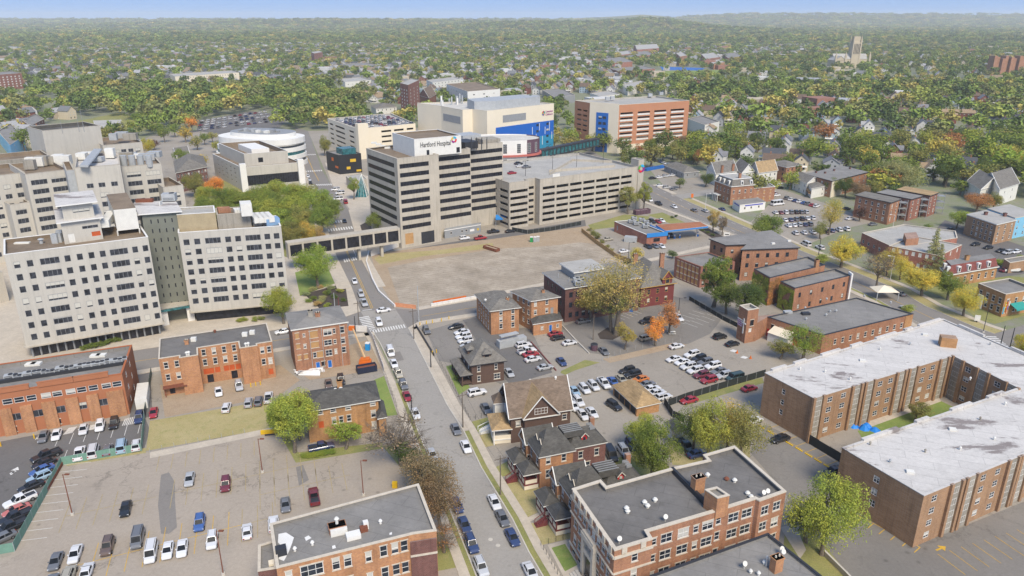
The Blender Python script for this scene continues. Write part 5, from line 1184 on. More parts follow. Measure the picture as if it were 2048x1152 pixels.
for (i,j) in ((0,1),(1,2)):
    s,t=P[i],P[j]; d=unit(sub(t,s)); L=ln(sub(t,s)); o=(d[1],-d[0])
    for zz_,th in ((h-1.5,.45),(h-4.4,.22),(1.6,.3)):
        mb=MB(); mb.obox(add(lerp(s,t,.5),o,.12),d,L+.2,.26,zz_,zz_+th); mb.build('cornice' if th>.3 else 'string_course',TRIM,b18)
    for k in range(7 if i==0 else 2):
        mb=MB(); mb.obox(add(add(s,d,L*(k+.5)/(7 if i==0 else 2)),o,.1),d,.9,.22,h-.9,h+.25); mb.build('parapet_block',TRIM,b18)
s,t=P[0],P[1]; d=unit(sub(t,s)); o=(d[1],-d[0]); q=add(lerp(s,t,.50),o,.3)
mb=MB(); mb.obox(add(q,d,-1.9),d,.8,.8,0,7.6); mb.obox(add(q,d,1.9),d,.8,.8,0,7.6); mb.obox(q,d,5,.9,7.6,8.5); mb.obox(q,d,3.4,.7,5.0,5.8); mb.obox(q,d,4.2,.7,8.5,9); mb.build('entrance_surround',TRIM,b18)
mb=MB(); mb.obox(add(q,o,-.15),d,2.4,.3,0,3.6); mb.tube(add(q,o,-.3)+(3.6,),add(q,o,.02)+(3.6,),1.2,1.2,18); mb.build('arched_door',GLASS_D,b18)
for k in range(3): mb=MB(); mb.obox(add(q,o,1.0+k*.5),d,5-k*.0,.5,0,.6-k*.18); mb.build('step',SIDEW2,b18)
# stair bulkhead, chimneys, roof fittings
z=h-.7
pt=[G(1410,980,h+2.8),G(1435,997,h+2.8),G(1459,991,h+2.8)]; pt.append(add(pt[2],sub(pt[0],pt[1]))); bld('p','','',pt,h+2.8,BR_ORANGE,R_GREY,{},par=.4,cop=TRIM,zb=0,parent=b18,wname='stair_bulkhead',rname='bulkhead_roof',zbot=h-1.2)
chimney(b18,(1394,984),z,3.2,1.3,2.0,BR_ORANGE,2,dx_); 
A_,B_=G(1344,936,h),G(1431,1024,h); mb=MB(); mb.bar(A_,lerp(A_,B_,.98),.5,z,h+.25); mb.build('dividing_parapet',DARKM,b18)
for q_ in ((1289,1008),(1295,1015),(1310,1003),(1253,1020),(1255,1026),(1415,953),(1469,964),(1495,990),(1502,997)): vent(b18,q_,z,.28,.45,OFFW)
for q_ in ((1330,1044),(1238,1088),(1526,995),(1534,992)): dish(b18,q_,z)
vent(b18,(1453,960),z,.3,.3,R_TAR if False else RUST)
# B19 dark roof building at the bottom edge
h=8.6; P=[G(1300,1152,h),G(1240,1300,h),G(1760,1340,h),G(1700,1200,h),G(1536,1067,h)]
a=G(1300,1152,h); b2=G(1536,1067,h); c2=G(1650,1158,h); c3=add(c2,unit(sub(c2,b2)),22); P=[a,add(a,sub(c3,b2)),c3,b2]
b19=bld('brick_building','low building with wide dark grey flat roof cut by the bottom edge','building',P,h,BR_RUST,R_GREY,{2:[([.6,.25],ev(6),1.1,1.6,'dh')]},par=.35,cop=DARKM)
chimney(b19,(1551,1141),h-.35,2.6,1.2,1.6,BR_ORANGE,2,sub(b2,a)); dish(b19,(1562,1108),h-.3); dish(b19,(1565,1114),h-.3); vent(b19,(1532,1132),h-.3,.15,1.6); dish(b19,(1488,1138),h-.3); 
for q_ in ((1501,1146),(1490,1132),(1528,1128),(1517,1150)): vent(b19,q_,h-.3,.2,.4,OFFW)
# ---------- pair of Victorian brick houses with porches
PORCHR=SH_DARK
def victorian(label,dx0,dy0,group=None):
    """positions for the house further from the camera; second house is the same plan moved along the street"""
    def W(u,v): return add(add(O,ux,u*.64),uy,v*(.75 if v>0 else .8))
    O=(dx0,dy0); ux=unit(sub(G(927,863),G(1024,1039))); # ux: up the street
    uy=(ux[1],-ux[0]); uy=(-uy[0],-uy[1]) if uy[0]<0 else uy     # away from the street, to the right
    he=7.6
    P=[W(9.2,0),W(0,0),W(0,9.5),W(9.2,9.5)]
    rt=house('victorian_house',label,P,he,4.0,'hip',BR_ORANGE,SH_DARK,{0:[([.75,.35],[.2,.75],1.0,1.9,'dh')],1:[([.8],[.25,.72],1.0,1.6,'dh'),([.4],[.25,.72],1.0,1.8,'dh')]},fm=OFFW,over=.45)
    Q1=[W(14.5,-.9),W(9.0,-.9),W(9.0,7),W(14.5,7)]; sub_pitched(rt,Q1,he-.5,2.6,'b' if False else 'a',BR_ORANGE,SH_DARK,{0:[([.72,.3],[.5],1.6,1.9,'dh2')],1:[([.5],[.1],.8,1.5,'dh')]},fm=OFFW)
    Q2=[W(11,9.4),W(2.2,9.4),W(2.2,20),W(11,20)]; sub_pitched(rt,Q2,he-.6,2.7,'hip',BR_DARK,SH_DARK,{1:[([.7],[.3,.75],1.0,1.6,'dh'),([.3],[.5],1.2,1.8,'dh')]},fm=OFFW)
    # flat black roof strip with parapet ribs on the ridge
    mb=MB(); mb.obox(W(6.6,11.0),uy,4.2,3.2,he+1,he+2.3); mb.build('flat_roof_section',SH_DARK,rt)
    for k in range(5): mb=MB(); mb.obox(W(4.5+k*1.05,11.0),uy,4.1,.1,he+2.3,he+2.42); mb.build('roof_rib',GREYM,rt)
    for k in range(4): mb=MB(); mb.obox(W(5.2+k*.9,17.0),uy,1.1,.1,he+1.5,he+2.1); mb.build('roof_rib',GREYM,rt)
    def dormer(u,v,w,l,hz,dirv,m=REDP):
        n_=(-dirv[1],dirv[0]); p=W(u,v); q=[add(add(p,n_,w/2),dirv,0),add(add(p,n_,-w/2),dirv,0),add(add(p,n_,-w/2),dirv,-l),add(add(p,n_,w/2),dirv,-l)]
        q=ccw(q); k=MB(); k.prism(q,hz,hz+1.15); k.build('dormer',m,rt)
        # roof over dormer: ridge along dirv
        L_=[add(add(p,n_,w/2+.25),dirv,.3),add(add(p,n_,-w/2-.25),dirv,.3),add(add(p,n_,-w/2-.25),dirv,-l),add(add(p,n_,w/2+.25),dirv,-l)]
        k=MB(); r0=add(p,dirv,.3)+(hz+1.95,); r1=add(p,dirv,-l-1)+(hz+1.95,); e=[x+(hz+1.05,) for x in L_]
        k.face([e[0],r0,r1,e[3]]); k.face([e[1],e[2],r1,r0]); k.build('dormer_roof',SH_DARK,rt)
        k=MB(); k.face([add(L_[0],dirv,-.28)+(hz+1.05,),add(L_[1],dirv,-.28)+(hz+1.05,),add(p,dirv,.02)+(hz+1.88,)]); k.build('dormer_gable',m,rt)
        k=MB(); k.tube(e[0],r0,.1,.1,4); k.tube(e[1],r0,.1,.1,4); k.build('bargeboard',TRIM,rt)
        k=MB(); c_=add(p,dirv,.03); k.obox(c_,n_,w*.45,.06,hz+.25,hz+1.0); k.build('dormer_window',GLASS,rt)
    o=(-uy[0],-uy[1]); dn=(-ux[0],-ux[1])
    dormer(3.2,1.4,1.2,1.8,he+.5,o,OFFW); dormer(6.3,1.4,1.2,1.8,he+.5,o,OFFW); dormer(3.4,14,1.2,1.8,he-.1,dn,REDB)
    k=MB(); c_=W(9.5,18.5); k.obox(c_,ux,.8,1.0,he-2,he+2.6); k.build('chimney',BR_RUST,rt); 
    # porch: raised deck, skirt, posts, two-part shingled roof, stair
    def porch(u0,u1,v0,v1,zf=1.3,zt=4.0,rise=1.5,kind='hip'):
        q=[W(u1,v0),W(u0,v0),W(u0,v1),W(u1,v1)]; k=MB(); k.prism(q,zf-.2,zf,bottom=True); k.build('porch_deck',REDP,rt)
        k=MB(); I=inset(ccw(q),.1)
        for i in range(4): 
            if i==2: continue
            s_,t_=I[i],I[(i+1)%4]; k.bar(s_,t_,.08,.15,zf-.25)
        k.build('porch_skirt',CREAM,rt)
        pts=[(u0+.2,v0+.2),((u0+u1)/2,v0+.2),(u1-.2,v0+.2),(u0+.2,v1-.3)]
        for pu,pv in pts: k=MB(); c_=W(pu,pv); k.obox(c_,ux,.2,.2,zf,zt); k.build('porch_post',REDP,rt)
        k=MB(); 
        for (s_,t_) in (((u0+.2,v0+.2),(u1-.2,v0+.2)),((u0+.2,v0+.2),(u0+.2,v1-.3))):
            S_,T_=W(*s_),W(*t_); k.bar(S_,T_,.1,zf+.85,zf+.95); k.bar(S_,T_,.06,zf+.1,zf+.8)
        k.build('porch_railing',CREAM,rt); pitched(rt,ccw(q) if False else q,zt,rise,kind,SH_DARK,OFFW,None,.35,.5,'porch_roof')
    porch(.2,5.9,-4.0,-.1); porch(7.2,14.0,-4.6,-1.1)
    for k_ in range(7): k=MB(); c_=W(6.6,-4.4-k_*.4); k.obox(c_,ux,1.3,.34,0,1.25-k_*.17); k.build('stair_step',REDP,rt)
    k=MB(); 
    for u_ in (5.8,7.6): S_,T_=W(u_,-4.2),W(u_,-6.8); k.tube(S_+(2.2,),T_+(1.0,),.07,.07,4); k.tube(T_+(0,),T_+(1.1,),.08,.08,4)
    k.build('stair_rail',REDP,rt); return rt,W
v1,_=victorian('brick Victorian house with maroon porch, between the brown gabled house and its twin',*G(1080,906,8.2))
v2,_=victorian('brick Victorian house with maroon porch, twin beside the large brown brick block',*G(1147,991,8.2))
# ---------- brown gabled house with white porch
h=6.6; P=Q((1004,783),(1022,834),(1141,816),h); P[3]=add(P[2],sub(P[0],P[1]))
b21=house('gabled_house','brown shingled house with big weathered brown gable roof and white porch stairs','house' and P,h,5.2,'a',MAROONB,SH_BROWN,{0:[([.5],[.5],1.4,1.6,'dh2'),([.75],[.2,.8],.9,1.4,'dh')],1:[([.7],[.12,.9],1.1,1.3,'dh'),([.25],[.3,.8],1.1,1.4,'dh')]},fm=WHITE,over=.6)
a,b2=P[1],P[2]; d=unit(sub(b2,a)); n=(-d[1],d[0]); L=ln(sub(b2,a)); 
gq=[add(add(a,d,L*.20),n,6.3),add(add(a,d,L*.20),n,-1.2),add(add(a,d,L*.74),n,-1.2),add(add(a,d,L*.74),n,6.3)]
mb=MB(); mb.prism(gq,0,h); mb.build('bay_wall',MAROONB,b21); pitched(b21,gq,h,4.9,'b',SH_TAN,WHITE,MAROONB,.55,.5,'bay_roof')
c_=add(lerp(gq[1],gq[2],.5),n,-.05); f=inst('window',frame_mesh(3.0,1.5,WHITE,4,2,None),b21,(c_[0]-b21['o'][0],c_[1]-b21['o'][1],h+1.1),math.atan2(d[1],d[0])); inst('pane',pane_mesh(3.0,1.5,GLASS),f)
a,b2=P[0],P[1]; d0=unit(sub(b2,a)); n0=(d0[1],-d0[0]); L0_=ln(sub(b2,a))
for u,w_ in ((.25,3.0),):
    qq=[add(add(a,d0,L0_*u-w_/2),n0,2.4),add(add(a,d0,L0_*u+w_/2),n0,2.4),add(a,d0,L0_*u+w_/2),add(a,d0,L0_*u-w_/2)]; mb=MB(); mb.prism(qq,0,6.4); mb.build('bay_tower',OFFW,b21); pitched(b21,ccw(qq),6.4,1.8,'pyr',SH_BROWN,WHITE,None,.4,.5,'bay_tower_roof')
pq=[add(add(a,d0,L0_*.42),n0,4.0),add(add(a,d0,L0_*1.0),n0,4.0),add(a,d0,L0_*1.0),add(a,d0,L0_*.42)]; mb=MB(); mb.prism(pq,1.0,1.25,bottom=True); mb.build('porch_deck',OFFW,b21)
pitched(b21,ccw(pq),3.9,1.1,'hip',SH_TAN,WHITE,None,.3,.5,'porch_roof')
for t in (0,.33,.66,1): mb=MB(); q=lerp(pq[0],pq[1],t); q=add(q,n0,-.25); mb.obox(q,d0,.22,.22,0,3.9); mb.build('porch_post',WHITE,b21)
mb=MB(); mb.bar(add(pq[0],n0,-.2),add(pq[1],n0,-.2),.12,.1,2.1); mb.bar(add(pq[1],d0,-.2),add(pq[2],d0,-.2),.12,.1,2.1); mb.build('porch_skirt',CREAM,b21)
for k_ in range(6):
    q=add(add(pq[0],d0,-1.0),n0,-.6+k_*.33*-1+1.9); mb=MB(); mb.obox(add(add(a,d0,L0_*.5),n0,4.2+k_*.34),d0,2,.36,0,1.1-k_*.17); mb.build('stair_step',OFFW,b21)
mb=MB()
for s_ in (-1,1): S_=add(add(a,d0,L0_*.5+s_),n0,4.0); T_=add(S_,n0,2.4); mb.tube(S_+(2.0,),T_+(.9,),.08,.08,4); mb.tube(T_+(0,),T_+(1,),.09,.09,4)
mb.build('stair_rail',WHITE,b21)
vent(b21,(1111,764),h+4,.2,1.2,OFFW)
# ---------- dark brown hip house
h=ZH((946,768),(943,728))+.3; P=Q((922,697),(943,728),(1008,719),h)
b22=house('hip_house','dark brown two-storey house with grey pyramid roof and dormers beside the sidewalk',P,h,4.2,'hip',MAROONB,SH_GREY,{1:[([.72],[.22,.75],.8,1.5,'dh'),([.26],[.22],.8,1.5,'dh'),([.26],[.78],1.6,1.5,'dh2')],0:[([.72,.25],[.3,.7],.9,1.4,'dh')]},fm=DARKM,over=.7)
a,b2=P[0],P[1]; d0=unit(sub(b2,a)); n0=(d0[1],-d0[0]); L0_=ln(sub(b2,a)); pq=[add(a,n0,2.8),add(add(a,d0,L0_),n0,2.8),add(a,d0,L0_),a]; pitched(b22,ccw(pq),3.2,.9,'hip',SH_GREY,DARKM,None,.3,.5,'porch_roof')
mb=MB(); mb.prism(ccw(pq),.5,.7,bottom=True); mb.build('porch_deck',MAROONB,b22)
for t in (0,.33,.66,1): q=add(lerp(pq[0],pq[1],t),n0,-.3); mb=MB(); mb.obox(q,d0,.3,.3,0,3.2); mb.build('porch_post',MAROONB,b22)
for u,v in ((.5,.18),(.15,.55)):
    c_=rect(P,u,v); dd=unit(sub(P[2],P[1])); mb=MB(); mb.obox(c_,dd,2.0,2.4,h+.6,h+2.1); mb.build('dormer',MAROONB,b22); mb=MB(); mb.obox(add(c_,(dd[1],-dd[0]),1.22),dd,1.1,.06,h+.9,h+1.8); mb.build('dormer_window',GLASS_D,b22)
    q=[add(add(c_,dd,-1.2),(-dd[1],dd[0]),1.6),add(add(c_,dd,-1.2),(dd[1],-dd[0]),1.4),add(add(c_,dd,1.2),(dd[1],-dd[0]),1.4),add(add(c_,dd,1.2),(-dd[1],dd[0]),1.6)]; pitched(b22,q,h+2.1,.8,'hip',SH_GREY,DARKM,None,.1,.5,'dormer_roof')
# ---------- brick houses by the gravel lot
h=ZH((989,670),(982,620)); P=Q((953,588),(982,620),(1038,613),h)
b23=house('brick_house','orange brick house with grey hip roof at the corner of the gravel lot',P,h,2.0,'hip',BR_ORANGE,SH_GREY,{0:[(rows(3,.82,.2),ev(5,.1,.9),.8,1.3,'dh')],1:[(rows(3,.85,.3),[.35,.78],1.0,1.5,'dh')]},over=.6,fm=OFFW); chimney(b23,(1015,600),h+1,.7,.8,.8,BR_ORANGE,1); vent(b23,(971,602),h+.8,.25,.4,OFFW)
mb=MB(); q0,q1=G(996,683,2),G(1050,672,2); mb.bar(q0,q1,2.2,0,2.2); mb.build('metal_store',GALV,b23); mb=MB(); q0,q1=G(1000,672,3.6),G(1035,664,3.6); mb.bar(q0,q1,1.6,3.3,3.6); mb.build('metal_walkway',GALV,b23)
h=9.8; P=Q((1025,582),(1063,600),(1116,592),h)
b24=house('brick_house','orange brick house with grey hip roof and low blue-door annex, second from the gravel corner',P,h,1.8,'hip',BR_ORANGE,SH_GREY,{0:[(rows(3,.85,.25),[.3,.6,.85],.9,1.4,'dh')],1:[(rows(3,.85,.3),[.15,.58],.9,1.4,'dh'),([.55],[.78],1,2,'door')]},over=.6,fm=WHITE)
chimney(b24,(1086,586),h+.8,1,.8,.8,BR_ORANGE,0)
zA=ZH((1071,670),(1066,646)); Pn=Q((1061,632),(1067,647),(1124,638),3.9); sub_pitched(b24,Pn,3.9,.9,'hip',BR_ORANGE,SH_DARK,{1:[([.5],[.3,.85],.8,.9,'dh'),([.38],[.6],1.0,2.2,'blued')]},fm=WHITE)
# ---------- long red institutional building
h=ZH((1139,645),(1131,578)); P=Q((1088,547),(1131,578),(1280,556),h)
b25=bld('brick_clinic','long dark red brick three-storey building with grey roof behind the big tree','building',P,h,BR_DARK,R_GREY,{0:[(rows(3,.8,.2),ev(4,.1,.9),1.1,1.7,'tall')],1:[(rows(3,.8,.2),ev(11,.03,.97),1.2,1.7,'tall')]},par=0,eave=.5,cop=WHITE)
pp=subrect(P,.22,.62,.35,.95); bld('p','','',pp,2.4,GREYM,R_LIGHT,par=0,eave=.6,cop=WHITE,zb=h+.3,parent=b25,wname='upper_wall',rname='upper_roof')
for q in ((1152,566),(1160,565),(1155,572),(1163,570)): hvac(b25,q,h+.35,1.8,1.4,1.4)
for q in ((1117,556),(1138,563)): vent(b25,q,h+.35,.1,1.2)
# ---------- ornate red and ochre Victorian
h=7.2; P=Q((1240,545),(1283,574),(1349,564),h)
b26=house('ornate_house','ornate maroon Victorian house with ochre trim, slate turreted roof and two tall chimneys','house' and P,h,6.2,'hip',REDP,SH_GREY,{0:[([.7,.28],ev(3,.1,.9),1.0,1.6,'yel')],1:[([.7,.28],ev(3,.1,.9),1.1,1.7,'yel')]},over=.7,fm=STY['yel'][0],frac=.42)
for (u,v,dv) in ((.75,-.0,0),(.0,.45,1)):
    dd=unit(sub(P[2],P[1])); d2=unit(sub(P[0],P[1])); ax=dd if dv==0 else d2; c_=rect(P,u,v); out=(dd[1],-dd[0]) if dv==0 else (-dd[0],-dd[1])
    q=[add(add(c_,ax,-1.8),out,-4),add(add(c_,ax,-1.8),out,.5),add(add(c_,ax,1.8),out,.5),add(add(c_,ax,1.8),out,-4)]; q=q if area(q)>0 else [q[3],q[2],q[1],q[0]]
    mb=MB(); mb.prism(q,h-.3,h+2.0); mb.build('gable_bay',REDP,b26); pitched(b26,q,h+2.0,2.4,'b',SH_GREY,STY['yel'][0],REDP,.3,.5,'gable_roof')
    mb=MB(); cc_=add(c_,out,.56); mb.obox(cc_,ax,1.3,.1,h+.3,h+2.1,0); mb.build('gable_window',GLASS,b26); mb=MB(); mb.obox(cc_,ax,1.6,.08,h+.1,h+.3); mb.obox(add(cc_,ax,-.75),ax,.15,.14,h+.3,h+2.2); mb.obox(add(cc_,ax,.75),ax,.15,.14,h+.3,h+2.2); mb.build('window_trim',STY['yel'][0],b26)
chimney(b26,(1270,528),h+3.5,3.6,1.1,1.4,BR_RUST,2); chimney(b26,(1323,528),h+3.5,3.8,1.1,1.4,BR_RUST,2)
# ---------- brick blocks by the avenue
h=ZH((1346,553),(1350,513)); P=Q((1350,514),(1402,534),(1470,524),h); b27=bld('brick_building','three-storey red brick block with rows of boarded arched windows behind the big green tree','building',P,h,BR_RED,R_GREY,{0:[(rows(3,.78,.2),ev(6,.08,.95),1.1,1.8,'board')],1:[(rows(3,.78,.2),ev(5),1.1,1.6,'tall')]},par=.6,cop=BR_RED)
h=11.5; A=G(1421,479,h); B=G(1452,491,h); dB=unit(sub(G(1597,466,h),G(1452,491,h))); C=G(1597,496,h); D=G(1485,500,h)
dd=unit(sub(C,D)); nn=(-dd[1],dd[0]); P=[A,B,add(B,dd,9),add(D,(0,0)),D,C,add(C,nn,24)]; P=[A,B,add(B,dd,8.5),D,C,add(C,nn,22)]
b28=bld('brick_apartment','U-shaped rust brick apartment block with dark roof and cream side, near the avenue','apartment block',P,h,BR_RUST,R_GREY,{0:[(rows(3,.8,.2),[.3,.75],1.2,1.6,'tall')],3:[(rows(3,.8,.2),ev(5,.02,.9),1.2,1.6,'tall')],1:[(rows(3,.8,.2),[.3,.75],1.1,1.5,'tall')]},par=0,eave=.5,cop=DARKM)
mb=MB(); d_=unit(sub(B,A)); mb.obox(add(lerp(A,B,.5),(d_[1],-d_[0]),.05),d_,ln(sub(B,A))-.1,.1,.1,h-.3) if False else None
for q in ((1546,488),(1578,483)): rbox(b28,q,h+.35,1.2,.8,.5,OFFW,'skylight')
h=9.5; b29=bld('brick_building','rust brick building with peeling grey roof and ivy on its side, beside the church','building',Q((1508,538),(1540,556),(1650,530),h),h,BR_RUST,R_PEEL,{0:[(rows(2,.7,.25),ev(3),1.1,1.6,'tall')]},par=.5,cop=DARKM)
b29b=bld('brick_building','brick building with peeling roof and white end pier, between ivy block and avenue','building',Q((1561,563),(1590,577),(1701,551),8.8),8.8,BR_RUST,R_PEEL,{1:[(rows(2,.7,.25),ev(5),1.1,1.6,'tall')]},par=.5,cop=DARKM)
chimney(b29,(1632,536),9,3,1.2,1.2,BR_ORANGE,0); mb=MB(); q=G(1701,551,8.8); mb.obox(q,(1,0),.5,2.6,0,9.8); mb.build('end_pier',WHITE,b29b)
IVY=grassmat('ivy leaves','#8a8a35','#a39a3a','#8d5f3a')
P=Q((1508,538),(1540,556),(1650,530),9.5); 
# ---------- church with corner tower
ht=ZH((1473,676),(1479,611)); t0,t1,t2=G(1479,611,ht),G(1496,621,ht),G(1518,617,ht); Pt=[t0,t1,t2,add(t2,sub(t0,t1))]
hc_=5.8; f0=G(1535,634,hc_); f1=G(1646,671,hc_); r1=G(1827,628,hc_); l0=G(1517,622,hc_); db=sub(r1,f1); P=[add(f0,db,1.0) if False else None]
P=[f0,f1,r1,add(f0,db)]
ch30=bld('church','low rust brick church hall with wide grey roof and corner tower bearing a white cross','church',P,hc_,BR_RUST,R_GREY,{0:[([.55],[.12,.28],1.2,1.6,'dark'),([.55],[.6,.75],1.0,1.6,'dh0')],1:[([.5],ev(10,.1,.92),1.0,1.5,'dh')]},par=.25,cop=DARKM)
b=MB()
bld('p','','',Pt,ht,BR_RUST,R_LIGHT,{1:[([.6],[.5],1.3,1.8,'dark'),([.38],[.4],1,1.2,'white')]},par=.8,cop=TRIM,parent=ch30,wname='tower_wall',rname='tower_roof')
lk=[add(t2,(0,0)),f0]; mb=MB(); pz=[t2,add(t2,unit(sub(t1,t0)),.2),f0,add(f0,unit(db),7),add(t2,sub(t0,t1))]; mb.prism(ccw([t2,f0,add(f0,unit(db),6),add(add(t2,sub(t0,t1)),unit(db),3)]),0,hc_); mb.build('link_wall',[BR_RUST],ch30)
d_=unit(sub(t1,t0)); o_=(d_[1],-d_[0]); c_=add(lerp(t0,t1,.74),o_,.15); mb=MB(); mb.obox(c_,d_,.38,.16,2.8,ht*.72); mb.obox(c_,d_,2.0,.15,ht*.72-1.6,ht*.72-1.2); mb.build('white_cross',WHITE,ch30)
LIL=plain('lilac lettering','#c9a9c4',.6,.05)
for k in range(4): mb=MB(); c2_=add(lerp(t0,t1,.3),o_,.12); mb.obox(c2_,d_,2.6-.2*k,.08,ht*.62-k*.6,ht*.62-k*.6+.34); mb.build('worn_letter_line',WHITE if k==0 else LIL,ch30)
# entrance canopy with red doors
a_,b_=P[0],P[1]; d_=unit(sub(b_,a_)); o_=(d_[1],-d_[0]); L_=ln(sub(b_,a_)); q=add(a_,d_,L_*.33); cq=[add(q,d_,-3.2),add(q,d_,3.2)]
mb=MB(); mb.prism(ccw([cq[0],cq[1],add(cq[1],o_,3),add(cq[0],o_,3)]),0,2.7); mb.build('entrance_porch',OFFW,ch30)
mb=MB(); mb.face([cq[0]+(3.9,),add(cq[0],o_,3.4)+(2.7,),add(cq[1],o_,3.4)+(2.7,),cq[1]+(3.9,)]); mb.face([cq[0]+(3.8,),cq[0]+(2.7,),add(cq[0],o_,3.4)+(2.65,)]); mb.build('canopy_roof',CREAM,ch30)
for t in (-.2,1.1): mb=MB(); mb.obox(add(add(lerp(cq[0],cq[1],t),o_,3.05 if 0<t<1 else .1),(0,0)),d_,1.5,.14,0,2.3); mb.build('red_door',REDB,ch30)
z=hc_-.25
for q in ((1611,629),(1575,626)): rbox(ch30,q,z,2.4,1.4,.7,DARKM if q[0]>1600 else GALV)
for q in ((1652,632),(1612,640),(1610,618),(1660,625),(1672,624),(1728,594),(1781,607),(1653,600)): vent(ch30,q,z,.22,.5)
mb=MB(); q0=G(1812,636,hc_); mb.obox(add(lerp(P[1],P[2],.95),(0,-.06)),unit(sub(P[2],P[1])),3.2,.16,0,hc_-.1); mb.build('orange_wall_panel',BR_TAN,ch30)
# ---------- big U-shaped apartment block with white roof
h=10.9; P=[G(*q,h) for q in ((1530,746),(1628,797),(1906,712),(2036,776),(1684,896),(1848,992),(2285,811),(1886,638))]
rz4=rows(4,.86,.16)
bay=[.03,.285,.375,.60,.69,.93]; wi=[.11,.20,.455,.53,.775,.85]
fa={0:[([.8,.56,.33],[.42],.9,1.3,'dh0')],1:[(rz4,wi,1.5,1.3,'apt')],2:[(rz4,[.27,.72],1.5,1.3,'apt')],4:[([.8,.56,.33],[.47],1.2,1.4,'apt')],5:[(rz4,[.07,.25,.285+.08,.47,.54,.67,.76,.9],1.4,1.3,'apt')],3:[(rz4,ev(10),1.4,1.3,'apt')],6:[(rz4,ev(16),1.4,1.3,'apt')],7:[(rz4,ev(12),1.4,1.3,'apt')]}
fa[5]=[(rz4,[.045,.24,.30,.47,.53,.70,.76,.93],1.4,1.3,'apt')]
ap=bld('apartment_block','huge U-shaped brown brick apartment block with patched white roof, right','apartment block',P,h,BR_BROWN,R_WHITE,fa,par=.18,cop=R_WHITE,copw=.5)
def baystrip(e,u,w=2.3,n_=4):
    a_,b_=P[e],P[e+1]; d_=unit(sub(b_,a_)); o_=(d_[1],-d_[0]); c_=lerp(a_,b_,u); mb=MB(); mb.obox(add(c_,o_,.06),d_,w,.16,.1,h-.15); mb.build('grey_bay_panel',GREYM if False else CONC_D,ap)
    for zf in rz4:
        p=add(c_,o_,.17); f=inst('window',frame_mesh(1.9,1.35,WHITE,3,2,None),ap,(p[0]-ap['o'][0],p[1]-ap['o'][1],zf*h),math.atan2(d_[1],d_[0])); inst('pane',pane_mesh(1.9,1.35,GLASS),f)
    for s_ in (-1,1): mb=MB(); q_=add(add(c_,d_,s_*(w/2+.35)),o_,.25); mb.obox(q_,d_,.7,.5,.05,h+.3); mb.build('brick_pier',BR_BROWN,ap)
for u in bay: baystrip(1,u)
for u in (.1,.5,.93): baystrip(2,u)
for u in (.125,.185,.36,.415,.60,.65,.82,.87): baystrip(5,u)
CHX=G(1894,690,h); mb=MB(); mb.obox(CHX,(1,-.3),3.4,2.4,h-.2,h+2.3); mb.build('chimney',BR_TAN,ap)
# raised parapet sections along the outer edges
for e,us in ((7,[(.02,.16),(.2,.25),(.3,.42),(.5,.56),(.62,.72),(.8,.86),(.9,.97)]),(6,[(.1,.3),(.5,.6),(.75,.9)]),(3,[(.1,.2),(.3,.42),(.55,.62),(.72,.9)])):
    a_,b_=P[e],P[(e+1)%8]
    for u0,u1 in us: mb=MB(); mb.bar(add(lerp(a_,b_,u0),(0,0)),lerp(a_,b_,u1),.7,h-.4,h+.55); mb.build('raised_parapet',R_WHITE,ap)
for q in ((1988,880),(1700,760),(1760,700),(1820,690),(1650,745),(1940,760),(1980,690),(1780,925),(1850,905),(1920,900),(1960,840),(1740,890),(1600,740),(2010,810)): vent(ap,q,h-.2,.16,.5,R.choice([OFFW,GALV,CONC_D]))
for q in ((1725,722),(1850,670),(1905,860),(1820,945)): rbox(ap,q,h-.18,1.3,1.0,.4,OFFW,'roof_hatch',(1,-.3))
# ---------- row of garages with tan roof
h=2.7; P=Q((1227,770),(1274,813),(1319,803),h); P[3]=add(P[2],sub(P[0],P[1])); g32=house('garage_row','low tan brick garage row with tan hip roof and brown doors in the middle lot',P,h,2.2,'hip',BR_TAN,SH_TAN,{0:[([.42],ev(4,.03,.97),.2,2.1,'rolld')]},fm=OFFW,cat='garage',over=.4)
house('small_shed','small grey hip-roofed shed behind the green tree by the black fence',Q((1333,845),(1345,858),(1366,853),3),3,1.5,'hip',OFFW,SH_GREY,{},fm=OFFW,cat='shed')
# ---------- petrol station
h=4.6; P=Q((1229,443),(1294,470),(1334,466),h); gs=bld('station_shop','pink brick petrol station shop with blue fascia and cluttered roof','shop',P,h,BR_PINK,R_GREY,{0:[([.5],[.1],.9,2.1,'door')],1:[([.45],[.5],3.0,1.6,'shop')]},par=.5,cop=OFFW)
clad(gs,P[1],P[2],-.01,1.01,3.5,5.2,BLUE_F,.3,'blue_fascia'); clad(gs,P[2],P[3],-.01,.5,3.5,5.2,BLUE_F,.3,'blue_fascia')
for q in ((1262,446),(1272,450),(1283,443),(1292,447),(1290,456),(1298,452),(1268,440)): hvac(gs,q,h-.4,2.2,1.6,1.2)
b=MB(); q=G(1262,474,2); b.obox(q,(1,-.3),5,3,0,2.2); b.build('bin_enclosure',GALV,gs)
zc_=5.4; P=[G(1312,449,zc_),G(1331,461,zc_),G(1416,452,zc_),G(1400,443,zc_)]; cn=root('fuel_canopy','petrol station canopy with rusty flat top and blue edge over the pumps','canopy',cen(P)); b=MB(); b.prism(P,zc_-.9,zc_-.1,0,1,bottom=True); b.build('canopy_deck',[WHITE,plain('rust stained canopy top','#a06a4c',.85,.2,.3)],cn)
for i in (0,1,2,3): b=MB(); s_,t_=P[i],P[(i+1)%4]; b.bar(s_,t_,.25,zc_-.75,zc_-.15); b.build('blue_fascia',BLUE_F,cn)
for t in (.12,.85): b=MB(); q=lerp(lerp(P[1],P[2],t),lerp(P[0],P[3],t),.5); b.obox(q,(1,0),.5,.5,0,zc_-.9); b.build('canopy_column',WHITE,cn)
